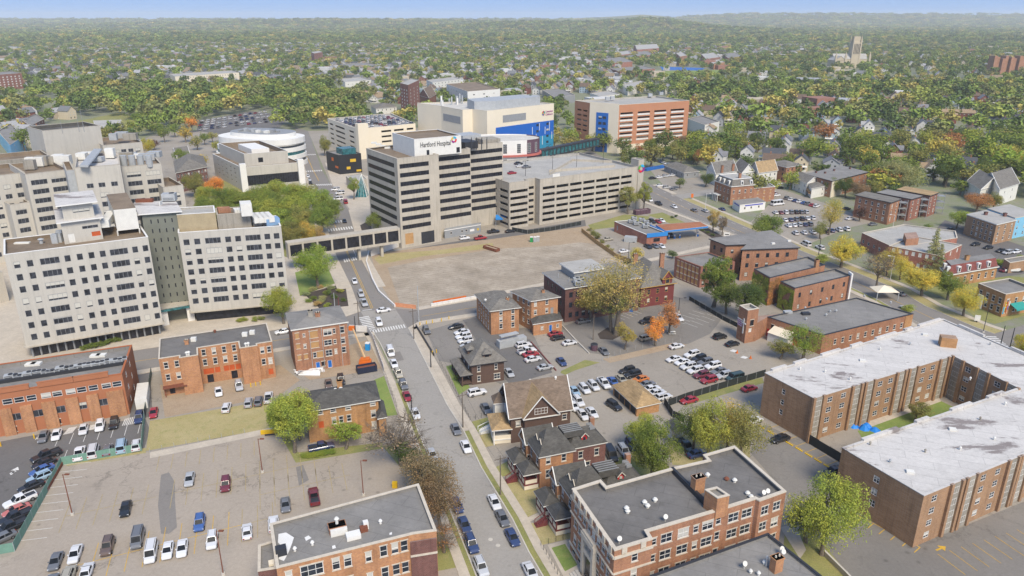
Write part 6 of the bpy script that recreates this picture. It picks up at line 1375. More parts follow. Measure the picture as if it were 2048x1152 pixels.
for i,t in enumerate((.15,.28,.4,.82)):
    q=lerp(lerp(P[1],P[2],t),lerp(P[0],P[3],t),.5); pm=root('fuel_pump','blue and white petrol pump under the blue-edged canopy','fuel pump',q,0,'petrol pumps'); b=MB(); b.obox(add(q,(1.0,0)),(1,0),.7,.5,0,2.1); b.build('pump_body',BLUE,pm); b=MB(); b.obox(add(q,(1.0,-.27)),(1,0),.55,.05,1.1,1.9); b.build('pump_face',WHITE,pm)
# ---------- across the avenue
h=ZH((1462,408),(1463,372)); P=Q((1430,362),(1463,374),(1509,370),h); b34=bld('mansard_house','red brick mansion with grey slate mansard roof, white dormers and tall chimneys','mansion',P,h,BR_RUST,R_LIGHT,{0:[(rows(2,.7,.25),ev(4,.06,.94),.9,1.7,'dh')],1:[([.7],ev(4),.9,1.6,'dh'),([.25],ev(4),.9,1.6,'board')]},par=0,eave=.4,cop=OFFW)
T=inset(P,1.3); b=MB()
for i in range(4): s_,t_=P[i],P[(i+1)%4]; u_,v_=T[(i+1)%4],T[i]; b.face([s_+(h+.35,),t_+(h+.35,),u_+(h+3.4,),v_+(h+3.4,)])
b.face([t+(h+3.4,) for t in T],1); b.build('mansard_roof',[SH_GREY,R_LIGHT],b34); b=MB(); 
for i in range(4): b.bar(T[i],T[(i+1)%4],.3,h+3.35,h+3.65)
b.build('mansard_rim',WHITE,b34)
for e,us in ((0,(.25,.5,.8)),(1,(.45,.85))):
    for u in us: s_,t_=P[e],P[e+1]; d_=unit(sub(t_,s_)); o_=(d_[1],-d_[0]); c_=add(lerp(s_,t_,u),o_,-.4); b=MB(); b.obox(c_,d_,1.4,1.0,h+.6,h+2.7); b.build('dormer',WHITE,b34); b=MB(); b.obox(add(c_,o_,.53),d_,.7,.06,h+.9,h+2.3); b.build('dormer_window',GLASS,b34)
chimney(b34,(1478,368),h+.4,5.5,1.0,1.2,BR_RUST,0); chimney(b34,(1444,340),h+3.4,2.4,1,1.2,BR_RUST,0); chimney(b34,(1466,336),h+3.4,2.2,1,1.2,BR_RUST,0)
Pw=Q((1510,369),(1510,375),(1540,371),7.6); bld('p','','',[add(P[2],(0,6)),P[2],add(P[2],unit(sub(P[2],P[1])),13),add(add(P[2],unit(sub(P[2],P[1])),13),(0,9))],7.4,BR_RUST,R_GREY,{1:[(rows(2,.7,.25),[.2,.5,.8],.9,1.6,'board')]},par=.3,cop=OFFW,parent=b34,wname='wing_wall',rname='wing_roof')
b=MB(); s_,t_=P[0],P[1]; d_=unit(sub(t_,s_)); o_=(d_[1],-d_[0]); b.obox(add(lerp(s_,t_,.3),o_,1.2),d_,5,2.2,3.2,3.6); b.build('porch_roof',OFFW,b34); b=MB()
for k in (-2.2,-.7,.7,2.2): b.obox(add(add(lerp(s_,t_,.3),o_,2.1),d_,k),d_,.3,.3,0,3.2)
b.build('porch_columns',WHITE,b34)
h=3.6; P=Q((1466,402),(1480,411),(1531,405),h); tr=bld('office_trailer','white mobile clinic trailer with purple stripe beside the brick mansion','trailer',P,h,WHITE,R_GREY,{1:[([.55],[.2,.45,.75],.8,.8,'dark')]},par=0,eave=.1,cop=WHITE); PURP=plain('purple stripe','#4b4fae',.5,.05)
clad(tr,P[1],P[2],.2,.9,2.9,3.4,PURP,.08,'purple_stripe'); clad(tr,P[0],P[1],.2,.9,2.9,3.4,PURP,.08,'purple_stripe')
house('clinic_house','grey low hip-roofed office with columned porch beside the clinic car park',Q((1329,330),(1368,345),(1398,342),3.8),3.8,2.6,'hip',GREYM,SH_GREY,{0:[([.5],ev(4),1.2,1.4,'dh0')],1:[([.5],ev(2),1.2,1.4,'dh0')]},fm=WHITE,cat='office')
SHU=SH_GREY
house('white_house','white farmhouse with grey gables beside the staff car park',Q((1587,355),(1614,366),(1640,360),6.4),6.4,2.6,'b',OFFW,SH_GREY,{0:[(rows(2,.72,.25),ev(3),.9,1.4,'dh0')],1:[(rows(2,.72,.25),[.3,.7],.9,1.4,'dh0')]},fm=WHITE)
P=Q((1615,365),(1624,376),(1656,370),5.6); wh2=house('white_house','flat-fronted white house annex with wooden balcony, by the staff car park',P,5.6,.9,'hip',OFFW,SH_GREY,{1:[([.7,.25],[.7],.9,1.2,'dh0')]},fm=WHITE); clad(wh2,P[0],P[1],.05,.95,2.5,2.7,PLY,1.3,'balcony_floor'); clad(wh2,P[0],P[1],.05,.95,3.4,3.5,PLY,1.3,'balcony_rail')
P=Q((1613,349),(1664,363),(1735,345),8.5); lb=bld('brick_apartment','long dark brick apartment row with grey roof and cream bays, behind the white farmhouse','apartment block',P,8.5,BR_RUST,R_GREY,{0:[(rows(3,.8,.22),ev(4,.1,.95),1.0,1.3,'dh0')],1:[(rows(3,.8,.22),ev(7),1.1,1.3,'dh0')]},par=0,eave=.4,cop=DARKM)
clad(lb,P[1],P[2],.0,.3,0,8.4,CREAM,.4,'cream_bay')
for q in ((1632,346),(1650,347),(1668,342),(1700,338)): chimney(lb,q,8.8,1,.8,.8,BR_DARK,0)
house('brick_house','rust brick three-storey house with grey hip roof behind the porch houses, upper right',Q((1536,325),(1573,334),(1605,329),9),9,2,'hip',BR_RUST,SH_GREY,{0:[(rows(3,.8,.2),ev(3),1,1.4,'tall')],1:[(rows(3,.8,.2),ev(4),1,1.4,'tall')]})
house('porch_house','large white-trimmed house with tan gable roof and wraparound porch',Q((1502,333),(1518,345),(1555,340),7),7,4.5,'a',OFFW,SH_TAN,{0:[(rows(2,.7,.3),ev(2),1,1.4,'dh0')],1:[(rows(2,.7,.3),ev(4),1,1.4,'dh0')]},fm=WHITE)
house('gabled_house','grey-roofed white gabled house behind the brick mansion, left one',Q((1414,334),(1432,347),(1474,341),7),7,4.5,'a',OFFW,SH_GREY,{},fm=WHITE)
house('gabled_house','grey-roofed white gabled house behind the brick mansion, right one',Q((1468,333),(1484,346),(1508,342),7),7,4.5,'b',OFFW,SH_GREY,{},fm=WHITE)
# three brick apartment houses
for k,(l,f,r,lb_) in enumerate((((1712,391),(1789,406),(1800,399),'first of three brick apartment houses with railed rear porches, nearest the staff car park'),((1755,386),(1830,399),(1843,393),'middle one of three brick apartment houses with railed rear porches'),((1795,380),(1868,392),(1876,386),'last of three brick apartment houses with railed rear porches, tan roof'))):
    h=10.2; P=Q(l,f,r,h); P=[P[0],P[1],P[2],P[3]]
    P=Q((l[0],l[1]),(f[0]-8,f[1]),(r[0],r[1]),h)
    x=bld('brick_apartment',lb_,'apartment block',P,h,BR_RED if k else BR_RUST,(SH_GREY,R_GREY,SH_TAN)[k],{0:[(rows(3,.8,.22),ev(5,.05,.95),1.0,1.5,'dh')],1:[(rows(3,.8,.22),ev(2),1.0,1.5,'dh')]},par=0,eave=.5,cop=DARKM)
    b=MB(); 
    for z_ in (2.8,5.8,8.6): b.obox(add(P[2],(2,1)),(1,-.2),3.6,3.6,z_,z_+.2)
    for dx_ in (-1.6,1.6): b.obox(add(P[2],(2+dx_,-.5)),(1,-.2),.2,.2,0,10)
    b.build('rear_porch',GREYM,x)
# wide grey roofed building + brick front wing
P=[G(1724,466,6.2),G(1790,496,6.2),G(1915,476,6.2),G(1911,462,6.2),G(1808,449,6.2)]; wg=bld('flat_building','wide low building with pale grey roof and raised brick box beyond the avenue','building',P,6.2,BR_PINK,R_LIGHT,{0:[([.5],ev(6),1.2,1.3,'dh0')]},par=.4,cop=TRIM)
b=MB(); q=[G(1808,466,9),G(1813,478,9),G(1838,476,9)]; q.append(add(q[2],sub(q[0],q[1]))); b.prism(q,6,9); b.build('brick_roof_box',BR_RUST,wg)
simple('brick wing with white roof and large white windows in front of the wide grey-roofed building',(1778,492),(1880,512),(1924,490),6.6,BR_PINK,R_LIGHT,2,7,3,1.1,1.6,'white',par=.3)
h=ZH((1888,566),(1888,541)); P=Q((1886,540),(1896,548),(1997,534),6.2); b39=bld('mansard_house','brick house with red slate mansard roof and white dormers, right of the spruce','house',Q((1882,537),(1896,551),(1995,534),4.6),4.6,BR_TAN,R_GREY,{1:[([.5],ev(7),1.1,1.9,'dh')],0:[([.5],ev(2),1,1.9,'dh')]},par=0,eave=.5,cop=WHITE)
P=Q((1882,537),(1896,551),(1995,534),4.6); T=inset(P,1.0); b=MB()
for i in range(4): s_,t_=P[i],P[(i+1)%4]; u_,v_=T[(i+1)%4],T[i]; b.face([s_+(4.95,),t_+(4.95,),u_+(7.8,),v_+(7.8,)])
b.face([t+(7.8,) for t in T],1); b.build('mansard_roof',[SH_RED,R_GREY],b39)
for e,us in ((0,(.3,.75)),(1,(.2,.4,.6,.8))):
    for u in us: s_,t_=P[e],P[e+1]; d_=unit(sub(t_,s_)); o_=(d_[1],-d_[0]); c_=add(lerp(s_,t_,u),o_,-.3); b=MB(); b.obox(c_,d_,1.4,1.0,5.2,7.3); b.build('dormer',WHITE,b39); b=MB(); b.obox(add(c_,o_,.53),d_,.8,.06,5.5,6.9); b.build('dormer_window',GLASS,b39)
chimney(b39,(1933,520),7.8,1.8,.9,1.4,BR_TAN,0)
h=8.5; P=Q((1934,430),(1993,450),(2032,441),h); b40=bld('brick_apartment','brown brick three-storey apartment block with white corner pipe, right edge','apartment block',P,h,BR_BROWN,R_LIGHT,{0:[(rows(3,.8,.22),ev(5,.2,.95),1.0,1.4,'dh')],1:[(rows(3,.8,.22),ev(3),1.0,1.4,'dh')]},par=0,eave=.3,cop=OFFW); chimney(b40,(1971,430),h+.3,1.4,.9,1.3,BR_DARK,0); chimney(b40,(2009,433),h+.3,1.6,.9,1.3,BR_DARK,0)
simple('light blue apartment house with grey roof behind the brown brick block, right edge',(1975,418),(2030,437),(2075,428),9,LBLUE,R_LIGHT,3,3,3,1,1.4,par=0)
house('white_house','white house with two grey cross gables, right edge',Q((1935,362),(1962,378),(2005,366),7.5),7.5,4.6,'b',OFFW,SH_GREY,{0:[(rows(2,.7,.25),[.3,.7],.9,1.4,'dh0')],1:[(rows(2,.7,.25),[.3,.7],.9,1.4,'dh0')]},fm=WHITE)
house('white_house','large white gabled house with grey roof, nearest the right edge',Q((1962,352),(2000,378),(2038,366),8.5),8.5,5,'a',OFFW,SH_GREY,{0:[(rows(3,.75,.2),[.3,.7],.9,1.3,'dh0')],1:[(rows(2,.7,.25),[.3,.7],.9,1.4,'dh0')]},fm=WHITE)
h=7.6; P=Q((1957,567),(2012,589),(2075,578),h); b41=bld('brick_library','brick public building with white columns, colourful mural and teal awning, right edge','public building',P,h,BR_TAN,R_GREY,{0:[(rows(2,.65,.28),[.15,.4,.62,.85],1.1,1.8,'dh')],1:[(rows(2,.65,.28),ev(4),1.1,1.8,'dh')]},par=.7,cop=TRIM)
clad(b41,P[0],P[1],.12,.3,0,4.5,WHITE,.6,'columned_doorway'); 
for k,m__ in enumerate((CPANEL,YPANEL,WHITE,ORG,BLUE,OFFW)): clad(b41,P[1],P[2],.02+k*.03,.05+k*.03,1+(k%3)*1.2,3.4+(k%2)*1.6,m__,.1,'mural_panel')
b=MB(); d_=unit(sub(P[2],P[1])); o_=(d_[1],-d_[0]); s_=lerp(P[1],P[2],.2); t_=lerp(P[1],P[2],.6); b.face([s_+(4.2,),add(s_,o_,2.6)+(3,),add(t_,o_,2.6)+(3,),t_+(4.2,)]); b.face([add(s_,o_,2.6)+(3,),add(s_,o_,2.6)+(2.5,),add(t_,o_,2.6)+(2.5,),add(t_,o_,2.6)+(3,)]); b.build('teal_awning',TEALG,b41)
simple('small grey-roofed brick building beside the boat trailer, right edge',(2008,518),(2020,526),(2070,518),4,BR_BROWN,R_GREY)
simple('grey-roofed brick shop at the right edge below the mansard house',(1958,566),(1966,570),(2060,556),4.2,BR_TAN,R_GREY) if False else None
# construction trailer and small service things
P=Q((886,456),(889,462),(961,450),3.4); ct=bld('site_trailer','long light grey site office trailer below the striped tower','trailer',[add(P[1],(0,3.2)),P[1],P[2],add(P[2],(0,3.2))],3.4,GREYM,GREYM,{1:[([.6],[.18,.48,.6],.6,.8,'dark')]},par=0,eave=.1,cop=WHITE); clad(ct,P[1],P[2],.7,.82,1.2,2.2,WHITE,.06,'white_sign'); clad(ct,P[1],P[2],.9,.95,1.2,2.2,YPANEL,.06,'yellow_sign')
# shipping container on the left
P=Q((268,790),(268.5,797),(293,794),2.8); a_=G(269,800,2.8); d_=unit(sub(G(293,797,2.8),a_)); sc_=root('container','white steel container trailer between the brick terrace and the tall dark fence','container',a_); b=MB(); n_=unit(sub(G(271,788,2.8),a_)); b.prism(ccw([a_,add(a_,d_,2.6),add(add(a_,d_,2.6),n_,9),add(a_,n_,9)]),.2,2.9); b.build('container_body',OFFW,sc_)
b=MB()
for k in range(12): b.obox(add(add(a_,n_,.4+k*.75),d_,2.62),n_,.2,.08,.3,2.8)
b.build('rib',GALV,sc_)
# ================================================================== VEHICLES
def lerp3(a,b,t): return tuple(a[i]+(b[i]-a[i])*t for i in range(3))
SPEC={ # stations along the body: x, sill z, shoulder z, half width ; cabin: base x0,x1, roof x0,x1, roof z, half width base, half width roof
 'sedan':dict(st=[(-2.35,.42,.62,.72),(-2.2,.25,.92,.86),(-1.4,.22,1.0,.91),(0,.22,.95,.92),(1.2,.22,.92,.91),(2.0,.24,.80,.86),(2.35,.38,.62,.70)],cab=(-1.75,1.15,-1.05,.25,1.44,.86,.64),wr=.33,wx=(-1.4,1.42)),
 'suv':dict(st=[(-2.3,.45,.75,.78),(-2.22,.3,1.05,.9),(-1.4,.28,1.1,.95),(0,.28,1.08,.96),(1.1,.28,1.05,.95),(2.0,.3,.95,.9),(2.35,.45,.72,.76)],cab=(-2.15,1.25,-1.9,.35,1.72,.9,.70),wr=.37,wx=(-1.42,1.42)),
 'van':dict(st=[(-2.55,.4,.85,.88),(-2.5,.28,1.15,.95),(-1.4,.28,1.2,.98),(0,.28,1.2,.98),(1.5,.28,1.15,.97),(2.2,.3,.98,.9),(2.55,.42,.7,.78)],cab=(-2.5,1.85,-2.4,1.0,1.98,.94,.82),wr=.36,wx=(-1.6,1.6)),
 'pickup':dict(st=[(-2.85,.5,.95,.88),(-2.8,.4,1.08,.96),(-1.6,.38,1.1,.98),(0,.38,1.1,.98),(1.3,.38,1.12,.98),(2.4,.4,1.05,.94),(2.8,.5,.8,.84)],cab=(-.95,1.35,-.75,.55,1.86,.92,.72),wr=.41,wx=(-1.85,1.8)),
 'bus':dict(st=[(-4.1,.45,1.0,1.1),(-4.0,.4,1.5,1.2),(-1.4,.4,1.5,1.2),(0,.4,1.5,1.2),(2.2,.4,1.4,1.15),(3.2,.4,1.1,1.0),(3.6,.5,.8,.9)],cab=(-4.0,2.4,-3.95,2.0,2.8,1.18,1.12),wr=.42,wx=(-2.6,2.4)),
}
_cm={}
def car_parts(kind):
    if kind in _cm: return _cm[kind]
    S=SPEC[kind]; st=S['st']; b=MB(); secs=[]
    for x,zb,zt,w in st:
        secs.append([(x,-w*.94,zb),(x,-w,zb+(zt-zb)*.35),(x,-w*.98,zb+(zt-zb)*.78),(x,-w*.86,zt),(x,w*.86,zt),(x,w*.98,zb+(zt-zb)*.78),(x,w,zb+(zt-zb)*.35),(x,w*.94,zb)])
    for i in range(len(secs)-1):
        for k in range(8): p,q=secs[i],secs[i+1]; b.face([p[k],p[(k+1)%8],q[(k+1)%8],q[k]])
    b.face(list(reversed(secs[0]))); b.face(secs[-1])
    x0,x1,r0,r1,zr,wb,wt=S['cab']; zb=min(s[2] for s in st if x0-.2<=s[0]<=x1+.3)-.05
    B=[(x0,-wb*.9,zb),(x1,-wb*.9,zb),(x1,wb*.9,zb),(x0,wb*.9,zb)]; T=[(r0,-wt,zr),(r1,-wt,zr),(r1,wt,zr),(r0,wt,zr)]
    T2=[(r0+.15,-wt+.15,zr+.05),(r1-.12,-wt+.15,zr+.05),(r1-.12,wt-.15,zr+.05),(r0+.15,wt-.15,zr+.05)]
    for i in range(4): j=(i+1)%4; b.face([B[i],B[j],T[j],T[i]]); b.face([T[i],T[j],T2[j],T2[i]])
    b.face(T2)
    if kind=='pickup':   # open load bed
        zt=1.11; 
        b.face([(-2.7,-.78,zt+.005),(-1.05,-.78,zt+.005),(-1.05,.78,zt+.005),(-2.7,.78,zt+.005)],1)
        for y in (-.82,.82): b.box(-2.78,y-.08,zt-.05,-1.0,y+.08,zt+.12)
        b.box(-2.84,-.85,zt-.05,-2.72,.85,zt+.12)
    if kind in('suv','van'):
        for y in (-wt*.8,wt*.8): b.box(r0+.3,y-.03,zr+.05,r1-.3,y+.03,zr+.1,1)
    for y in (-.93*st[3][3],.93*st[3][3]): b.box(x1-.55,y-.1,zb+.12,x1-.38,y+.1,zb+.27)
    body=b.mesh('car_body',[PAINT,DARKM],smooth=False)
    def panel_(a,b_,c,d,k0=.07,off=.012,sh=0):
        g=MB(); A=Vector(a);B_=Vector(b_);C_=Vector(c);D_=Vector(d); n=(B_-A).cross(D_-A).normalized()*off
        ce=(A+B_+C_+D_)/4; pts=[p+(ce-p)*k0+n for p in (A,B_,C_,D_)]; return pts
    def gl(faces,name):
        g=MB()
        for f in faces: g.face([tuple(p) for p in f])
        return g.mesh(name,[GLASS_C])
    wind=gl([panel_(B[1],B[2],T[2],T[1],.1)],'windshield'); rear=gl([panel_(B[3],B[0],T[0],T[3],.12)],'rear_window')
    sides=[]
    for (i,j) in ((0,1),(2,3)):
        m0=lerp3(B[i],B[j],.5); m1=lerp3(T[i],T[j],.5); fs=[]
        n_=3 if kind=='bus' else 2
        for k in range(n_):
            t0,t1=k/n_,(k+1)/n_; fs.append(panel_(lerp3(B[i],B[j],t0),lerp3(B[i],B[j],t1),lerp3(T[i],T[j],t1),lerp3(T[i],T[j],t0),.13))
        sides.append(gl(fs,'side_window'))
    wm=MB(); r=S['wr']; wm.tube((0,-.11,0),(0,.11,0),r,r,14,0); wm.tube((0,.11,0),(0,-.11,0),r,r,14,0); wm.tube((0,-.115,0),(0,-.12,0),r*.6,r*.55,10,1); wm.tube((0,.115,0),(0,.12,0),r*.6,r*.55,10,1); wheel=wm.mesh('wheel',[TYRE,HUB])
    xe=st[-1][0]; zl=st[-1][2]; w=st[-1][3]; wl=[]
    hm=MB(); hm.box(-.28,-.13,-.09,.02,.13,.09); head=hm.mesh('headlight',[LAMPW]); tm=MB(); tm.box(-.03,-.13,-.1,.12,.13,.1); tail=tm.mesh('tail_light',[LAMPR])
    lo=[]; 
    for x in S['wx']:
        for s in (-1,1): lo.append((x,s*(st[3][3]-.09),r))
    P=dict(body=body,wind=wind,rear=rear,sides=sides,wheel=wheel,wloc=lo,head=head,tail=tail,hl=[(st[-2][0]+.25,s*(w*.92),st[-1][2]-.02) for s in(-1,1)],tl=[(st[0][0]-.02,s*(st[0][3]*.85),st[0][2]) for s in(-1,1)])
    # one-mesh version for cars too small in the photo to show parts
    j=MB(); mats=[PAINT,DARKM,GLASS_C,TYRE,LAMPR]
    def addm(me,off,mi):
        i0=len(j.v); j.v+=[(v.co.x+off[0],v.co.y+off[1],v.co.z+off[2]) for v in me.vertices]
        for p in me.polygons: j.f.append(tuple(i0+k for k in p.vertices)); j.m.append(mi if mi is not None else p.material_index)
    addm(body,(0,0,0),None); [addm(m_,(0,0,0),2) for m_ in [wind,rear]+sides]
    for l in lo: 
        q=MB(); q.tube((l[0],l[1]-.1,l[2]),(l[0],l[1]+.1,l[2]),r,r,8); i0=len(j.v); j.v+=q.v; j.f+=[tuple(i0+k for k in f) for f in q.f]; j.m+=[3]*len(q.f)
    for l in P['tl']: addm(tail,l,4)
    P['one']=j.mesh('parked_car',mats); _cm[kind]=P; return P
CC={'w':('white',(.62,.62,.62)),'s':('silver',(.42,.43,.44)),'g':('grey',(.14,.145,.155)),'k':('black',(.018,.018,.02)),'b':('blue',(.05,.11,.3)),'n':('navy blue',(.03,.05,.13)),'r':('red',(.28,.02,.03)),'o':('orange',(.5,.16,.03)),'t':('tan',(.36,.33,.26)),'m':('maroon',(.13,.02,.03)),'d':('dark green',(.03,.06,.06)),'l':('pale blue',(.3,.42,.52)),'e':('brown',(.13,.09,.07)),'c':('coral',(.55,.16,.13))}
KK={'c':'sedan','u':'suv','v':'van','p':'pickup','b':'bus'}
KN={'sedan':'sedan','suv':'SUV','van':'van','pickup':'pickup truck','bus':'shuttle bus'}
SUP=unit(sub(G(690,499),G(743,618))); SDN=(-SUP[0],-SUP[1]); STR=unit(sub(G(842,874),G(948,1136))); STD=(-STR[0],-STR[1])
XR=unit(sub(G(952,613),G(839,632))); XL=(-XR[0],-XR[1])
def hd(a,b): return unit(sub(G(*b),G(*a)))
def car(px,code,head,place,group='parked cars',name='parked_car',state='parked',jit=True,z=0.04,lead=None):
    kind=KK[code[1]]; cn,cc_=CC[code[0]]; p=G(px[0],px[1],z+.6); 
    return car_at(p,kind,cn,cc_,head,place,group,name,z,lead,jit)
def car_at(p,kind,cn,cc_,head,place,group,name='parked_car',z=.04,lead=None,jit=True):
    P=car_parts(kind); rz=math.atan2(head[1],head[0])+(R.uniform(-.025,.025) if jit else 0)
    lab=(lead or f'{cn} {KN[kind]}')+' '+place; k=R.uniform(.88,1.12); col=tuple(min(1,c*k) for c in cc_)+(1,); far=math.hypot(*p)>235
    s=R.uniform(.96,1.04)
    if far:
        o=inst(name,P['one'],None,(p[0],p[1],z),rz,(s,1,s),col); return tag(o,lab,KN[kind].lower() if kind in('van','bus') else 'car',group)
    rt=root(name,lab,'pickup truck' if kind=='pickup' else 'van' if kind=='van' else 'car',p,z,group,rz); rt.scale=(s,1,s)
    inst('body',P['body'],rt,color=col); inst('windshield',P['wind'],rt); inst('rear_window',P['rear'],rt)
    for m_ in P['sides']: inst('side_window',m_,rt)
    for l in P['wloc']: inst('wheel',P['wheel'],rt,l)
    for l in P['hl']: inst('headlight',P['head'],rt,l)
    for l in P['tl']: inst('tail_light',P['tail'],rt,l)
    return rt
def carlist(L,head,place,**k):
    for (x,y,c) in L: car((x,y),c,head,place,**k)
V_=hd((325,1074),(317,1120)); VU=(-V_[0],-V_[1])
carlist([(379,958,'sc'),(451,969,'mu'),(251,1017,'kc'),(275,1078,'gv'),(215,1093,'eu'),(150,1108,'wc'),(111,1122,'gc'),(302,1106,'wv'),(335,1100,'wc'),(364,1096,'wc'),(399,1046,'bu'),(571,1009,'gc'),(424,1081,'wu')],V_,'in the tan front parking lot, facing the viewer',group='cars in the front parking lot')
carlist([(173,1142,'wc'),(137,1150,'tu'),(494,1062,'wc'),(547,1048,'wu'),(628,993,'mp'),(101,1166,'gc')],VU,'in the tan front parking lot, facing away',group='cars in the front parking lot')
FL=hd((120,960),(60,985))
carlist([(92,912,'kp'),(88,926,'kc'),(84,940,'bc'),(79,955,'lu'),(62,972,'kc'),(40,1001,'wp'),(33,1020,'cc'),(30,1035,'kp'),(20,1055,'kp'),(4,1076,'gc')],FL,'parked along the inside of the green screened fence',group='cars along the green fence')
NU=hd((112,872),(120,850)); ND=(-NU[0],-NU[1])
carlist([(87,873,'gc'),(113,869,'wc'),(167,858,'wc'),(200,852,'wu'),(228,847,'ku'),(278,836,'nu')],ND,'in the dark lot behind the orange-brown brick terrace',group='cars in the dark terrace lot')
carlist([(159,907,'wp'),(187,903,'wv'),(215,899,'gc'),(243,893,'lv'),(273,890,'wu')],NU,'against the green screened fence in the dark lot',group='cars in the dark terrace lot')
car((307,825),'rc',ND,'beside the container fence at the end of the dirt yard')
carlist([(437,783,'wc'),(478,772,'su')],hd((437,783),(440,800)),'nosed out from the boarded brick tenement')
carlist([(453,815,'wu'),(497,805,'su'),(517,802,'gu'),(537,795,'wp')],hd((453,815),(457,800)),'in a row on the dirt yard by the dry lawn')
carlist([(657,767,'ec'),(682,760,'ku')],hd((657,767),(660,780)),'behind the tan brick house'); car((643,894),'np',hd((643,894),(680,887)),'below the tan brick house by the bright green hedge')
carlist([(781,704,'wv'),(788,727,'wc'),(797,747,'tu'),(807,770,'gu'),(814,792,'rc'),(831,827,'wc'),(864,909,'sc'),(914,1010,'nc'),(929,1049,'nc'),(943,1088,'nu'),(962,1134,'su')],STD,'parked at the left kerb of the main street',group='cars at the left kerb of the main street')
carlist([(932,893,'wc'),(912,858,'gc'),(989,1004,'wc'),(1005,1036,'gc'),(1025,1074,'nc'),(1061,1143,'wc')],STD,'parked at the right kerb of the main street',group='cars at the right kerb of the main street')
car((767,620),'wc',XR,'turning through the street junction',name='moving_car',group='cars driving'); car((758,645),'wu',STD,'crossing the zebra junction toward the viewer',name='moving_car',group='cars driving')
car((709,562),'wc',SDN,'driving down the street beside the gravel lot',name='moving_car',group='cars driving'); car((722,588),'su',SDN,'waiting second at the junction',name='moving_car',group='cars driving'); car((728,606),'sp',SDN,'waiting first at the junction',name='moving_car',group='cars driving')
car((566,663),'wc',XL,'on the cross street behind the renovated brick building',name='moving_car',group='cars driving'); car((689,442),'kc',SDN,'between zebra crossings beyond the footbridge',name='moving_car',group='cars driving')
for q,c in (((619,359),'wc'),((621,366),'ku'),((626,376),'wu'),((616,352),'wc')): car(q,c,SDN,'at the left kerb beyond the footbridge')
for q in ((671,379),(680,386),(676,398)): car(q,'wv',XL,'by the hospital entrance, ambulance style',lead='white van')
car((691,404),'rv',SUP,'beside the hospital entrance forecourt',lead='red and white van')
carlist([(912,653,'kc'),(924,664,'wc'),(927,673,'wu'),(931,681,'wu'),(936,690,'sc'),(940,700,'wc')],XL,'in the small lot left of the sealed driveway',group='cars in the small lot'); car((853,661),'gu',STD,'in the corner of the small lot by the junction')
car((954,785),'wu',XR,'in front of the dark brown hip house'); car((972,817),'gc',STD,'in the yard beside the brown gabled house'); car((1018,745),'sc',STD,'parked close behind the dark brown hip house')
carlist([(1111,667,'rc'),(1116,675,'kc'),(1139,685,'wc')],XR,'beside the low blue-door annex'); car((1123,723),'nc',STD,'alone on the tan lot beside the red retaining kerb')
carlist([(1054,702,'wp'),(1066,718,'wc'),(1090,734,'sc'),(1047,690,'wu'),(1062,708,'rc')],XR,'on the sealed strip behind the dark brown hip house',group='cars on the sealed strip')
car((1208,702),'gc',STD,'by the chain fence below the yellow tree'); car((1186,760-60),'ev',STD,'small brown bin truck') if False else None
car((1293,642),'ku',XL,'on the dark lot beneath the big tree'); car((1356,636),'wu',STD,'beside the marked bays by the maroon Victorian house'); car((1292,676),'tu',XR,'half hidden by the orange tree'); car((1166,642),'gc',XR,'at the foot of the long red building')
car((1353,692),'wc',XR,'alone at the top of the large middle lot'); car((1440,673),'ku',XR,'left of the church tower'); car((1465,687),'kc',XR,'just below the church tower')
carlist([(1384,709,'wu'),(1398,717,'ku'),(1411,724,'gu'),(1426,732,'wu'),(1438,742,'gc'),(1448,751,'su'),(1470,755,'dv')],XL,'in the right rank of the large middle lot',group='cars in the large middle lot')
carlist([(1348,718,'wc'),(1365,724,'wc'),(1377,733,'wu'),(1391,741,'wu'),(1403,750,'mu'),(1418,760,'ru')],XL,'in the left rank of the large middle lot',group='cars in the large middle lot')
carlist([(1255,741,'ku'),(1266,749,'ku'),(1281,758,'oc')],XL,'behind the tan garage row',group='cars behind the garage row'); carlist([(1295,768,'gc'),(1304,777,'wc'),(1314,785,'wc'),(1327,794,'wu')],XR,'beside the tan garage row, noses to the fence',group='cars behind the garage row')
carlist([(1243,758,'tc'),(1226,763,'bc'),(1208,767,'wp'),(1187,772,'wu'),(1169,778,'wu'),(1149,782,'lc')],STD,'in the row left of the tan garage row',group='cars left of the garage row')
carlist([(1157,803,'wu'),(1147,812,'wc'),(1165,829,'wc'),(1184,825,'wc')],STD,'in the corner behind the brown gabled house',group='cars left of the garage row'); car((1228,811),'ku',hd((1228,811),(1245,822)),'alone in front of the tan garage doors')
car((1499,776),'rc',XR,'by the black fence at the apartment lot'); car((1507,840),'wc',XR,'at the left end of the yellow kerb stops'); car((1560,877),'kc',XL,'beside the yellow kerb stops'); car((1666,942),'kc',XL,'tucked beside the near wing of the apartment block')
carlist([(1222,909,'kv'),(1248,903,'su'),(1264,889,'nu')],hd((1222,909),(1232,925)),'on the yard behind the Victorian houses'); car((1372,893),'dp',hd((1372,893),(1385,905)),'under the trees behind the brick apartment roof'); car((1394,907),'nc',XR,'under the trees behind the brick apartment roof'); car((1378,800),'rc',XL,'between the black fence and the yellow-green tree')
car((929,476),'wu',XR,'in front of the site trailer'); car((961,476),'rp',XR,'in front of the site trailer'); car((987,463),'kp',XR,'by the blue awning'); car((1020,462),'kc',XR,'beside the car park corner')
car((1216,478),'tc',XR,'on the rear lot of the petrol station'); car((1248,502),'wc',XR,'beside the timber fence of the gravel lot'); carlist([(1296,493,'kc'),(1310,492,'gc'),(1323,492,'wc')],STD,'in front of the petrol station shop'); carlist([(1304,443,'ku'),(1316,443,'rc'),(1323,441,'wc')],STD,'behind the petrol canopy'); car((1341,471),'ku',SDN,'at the petrol pumps')
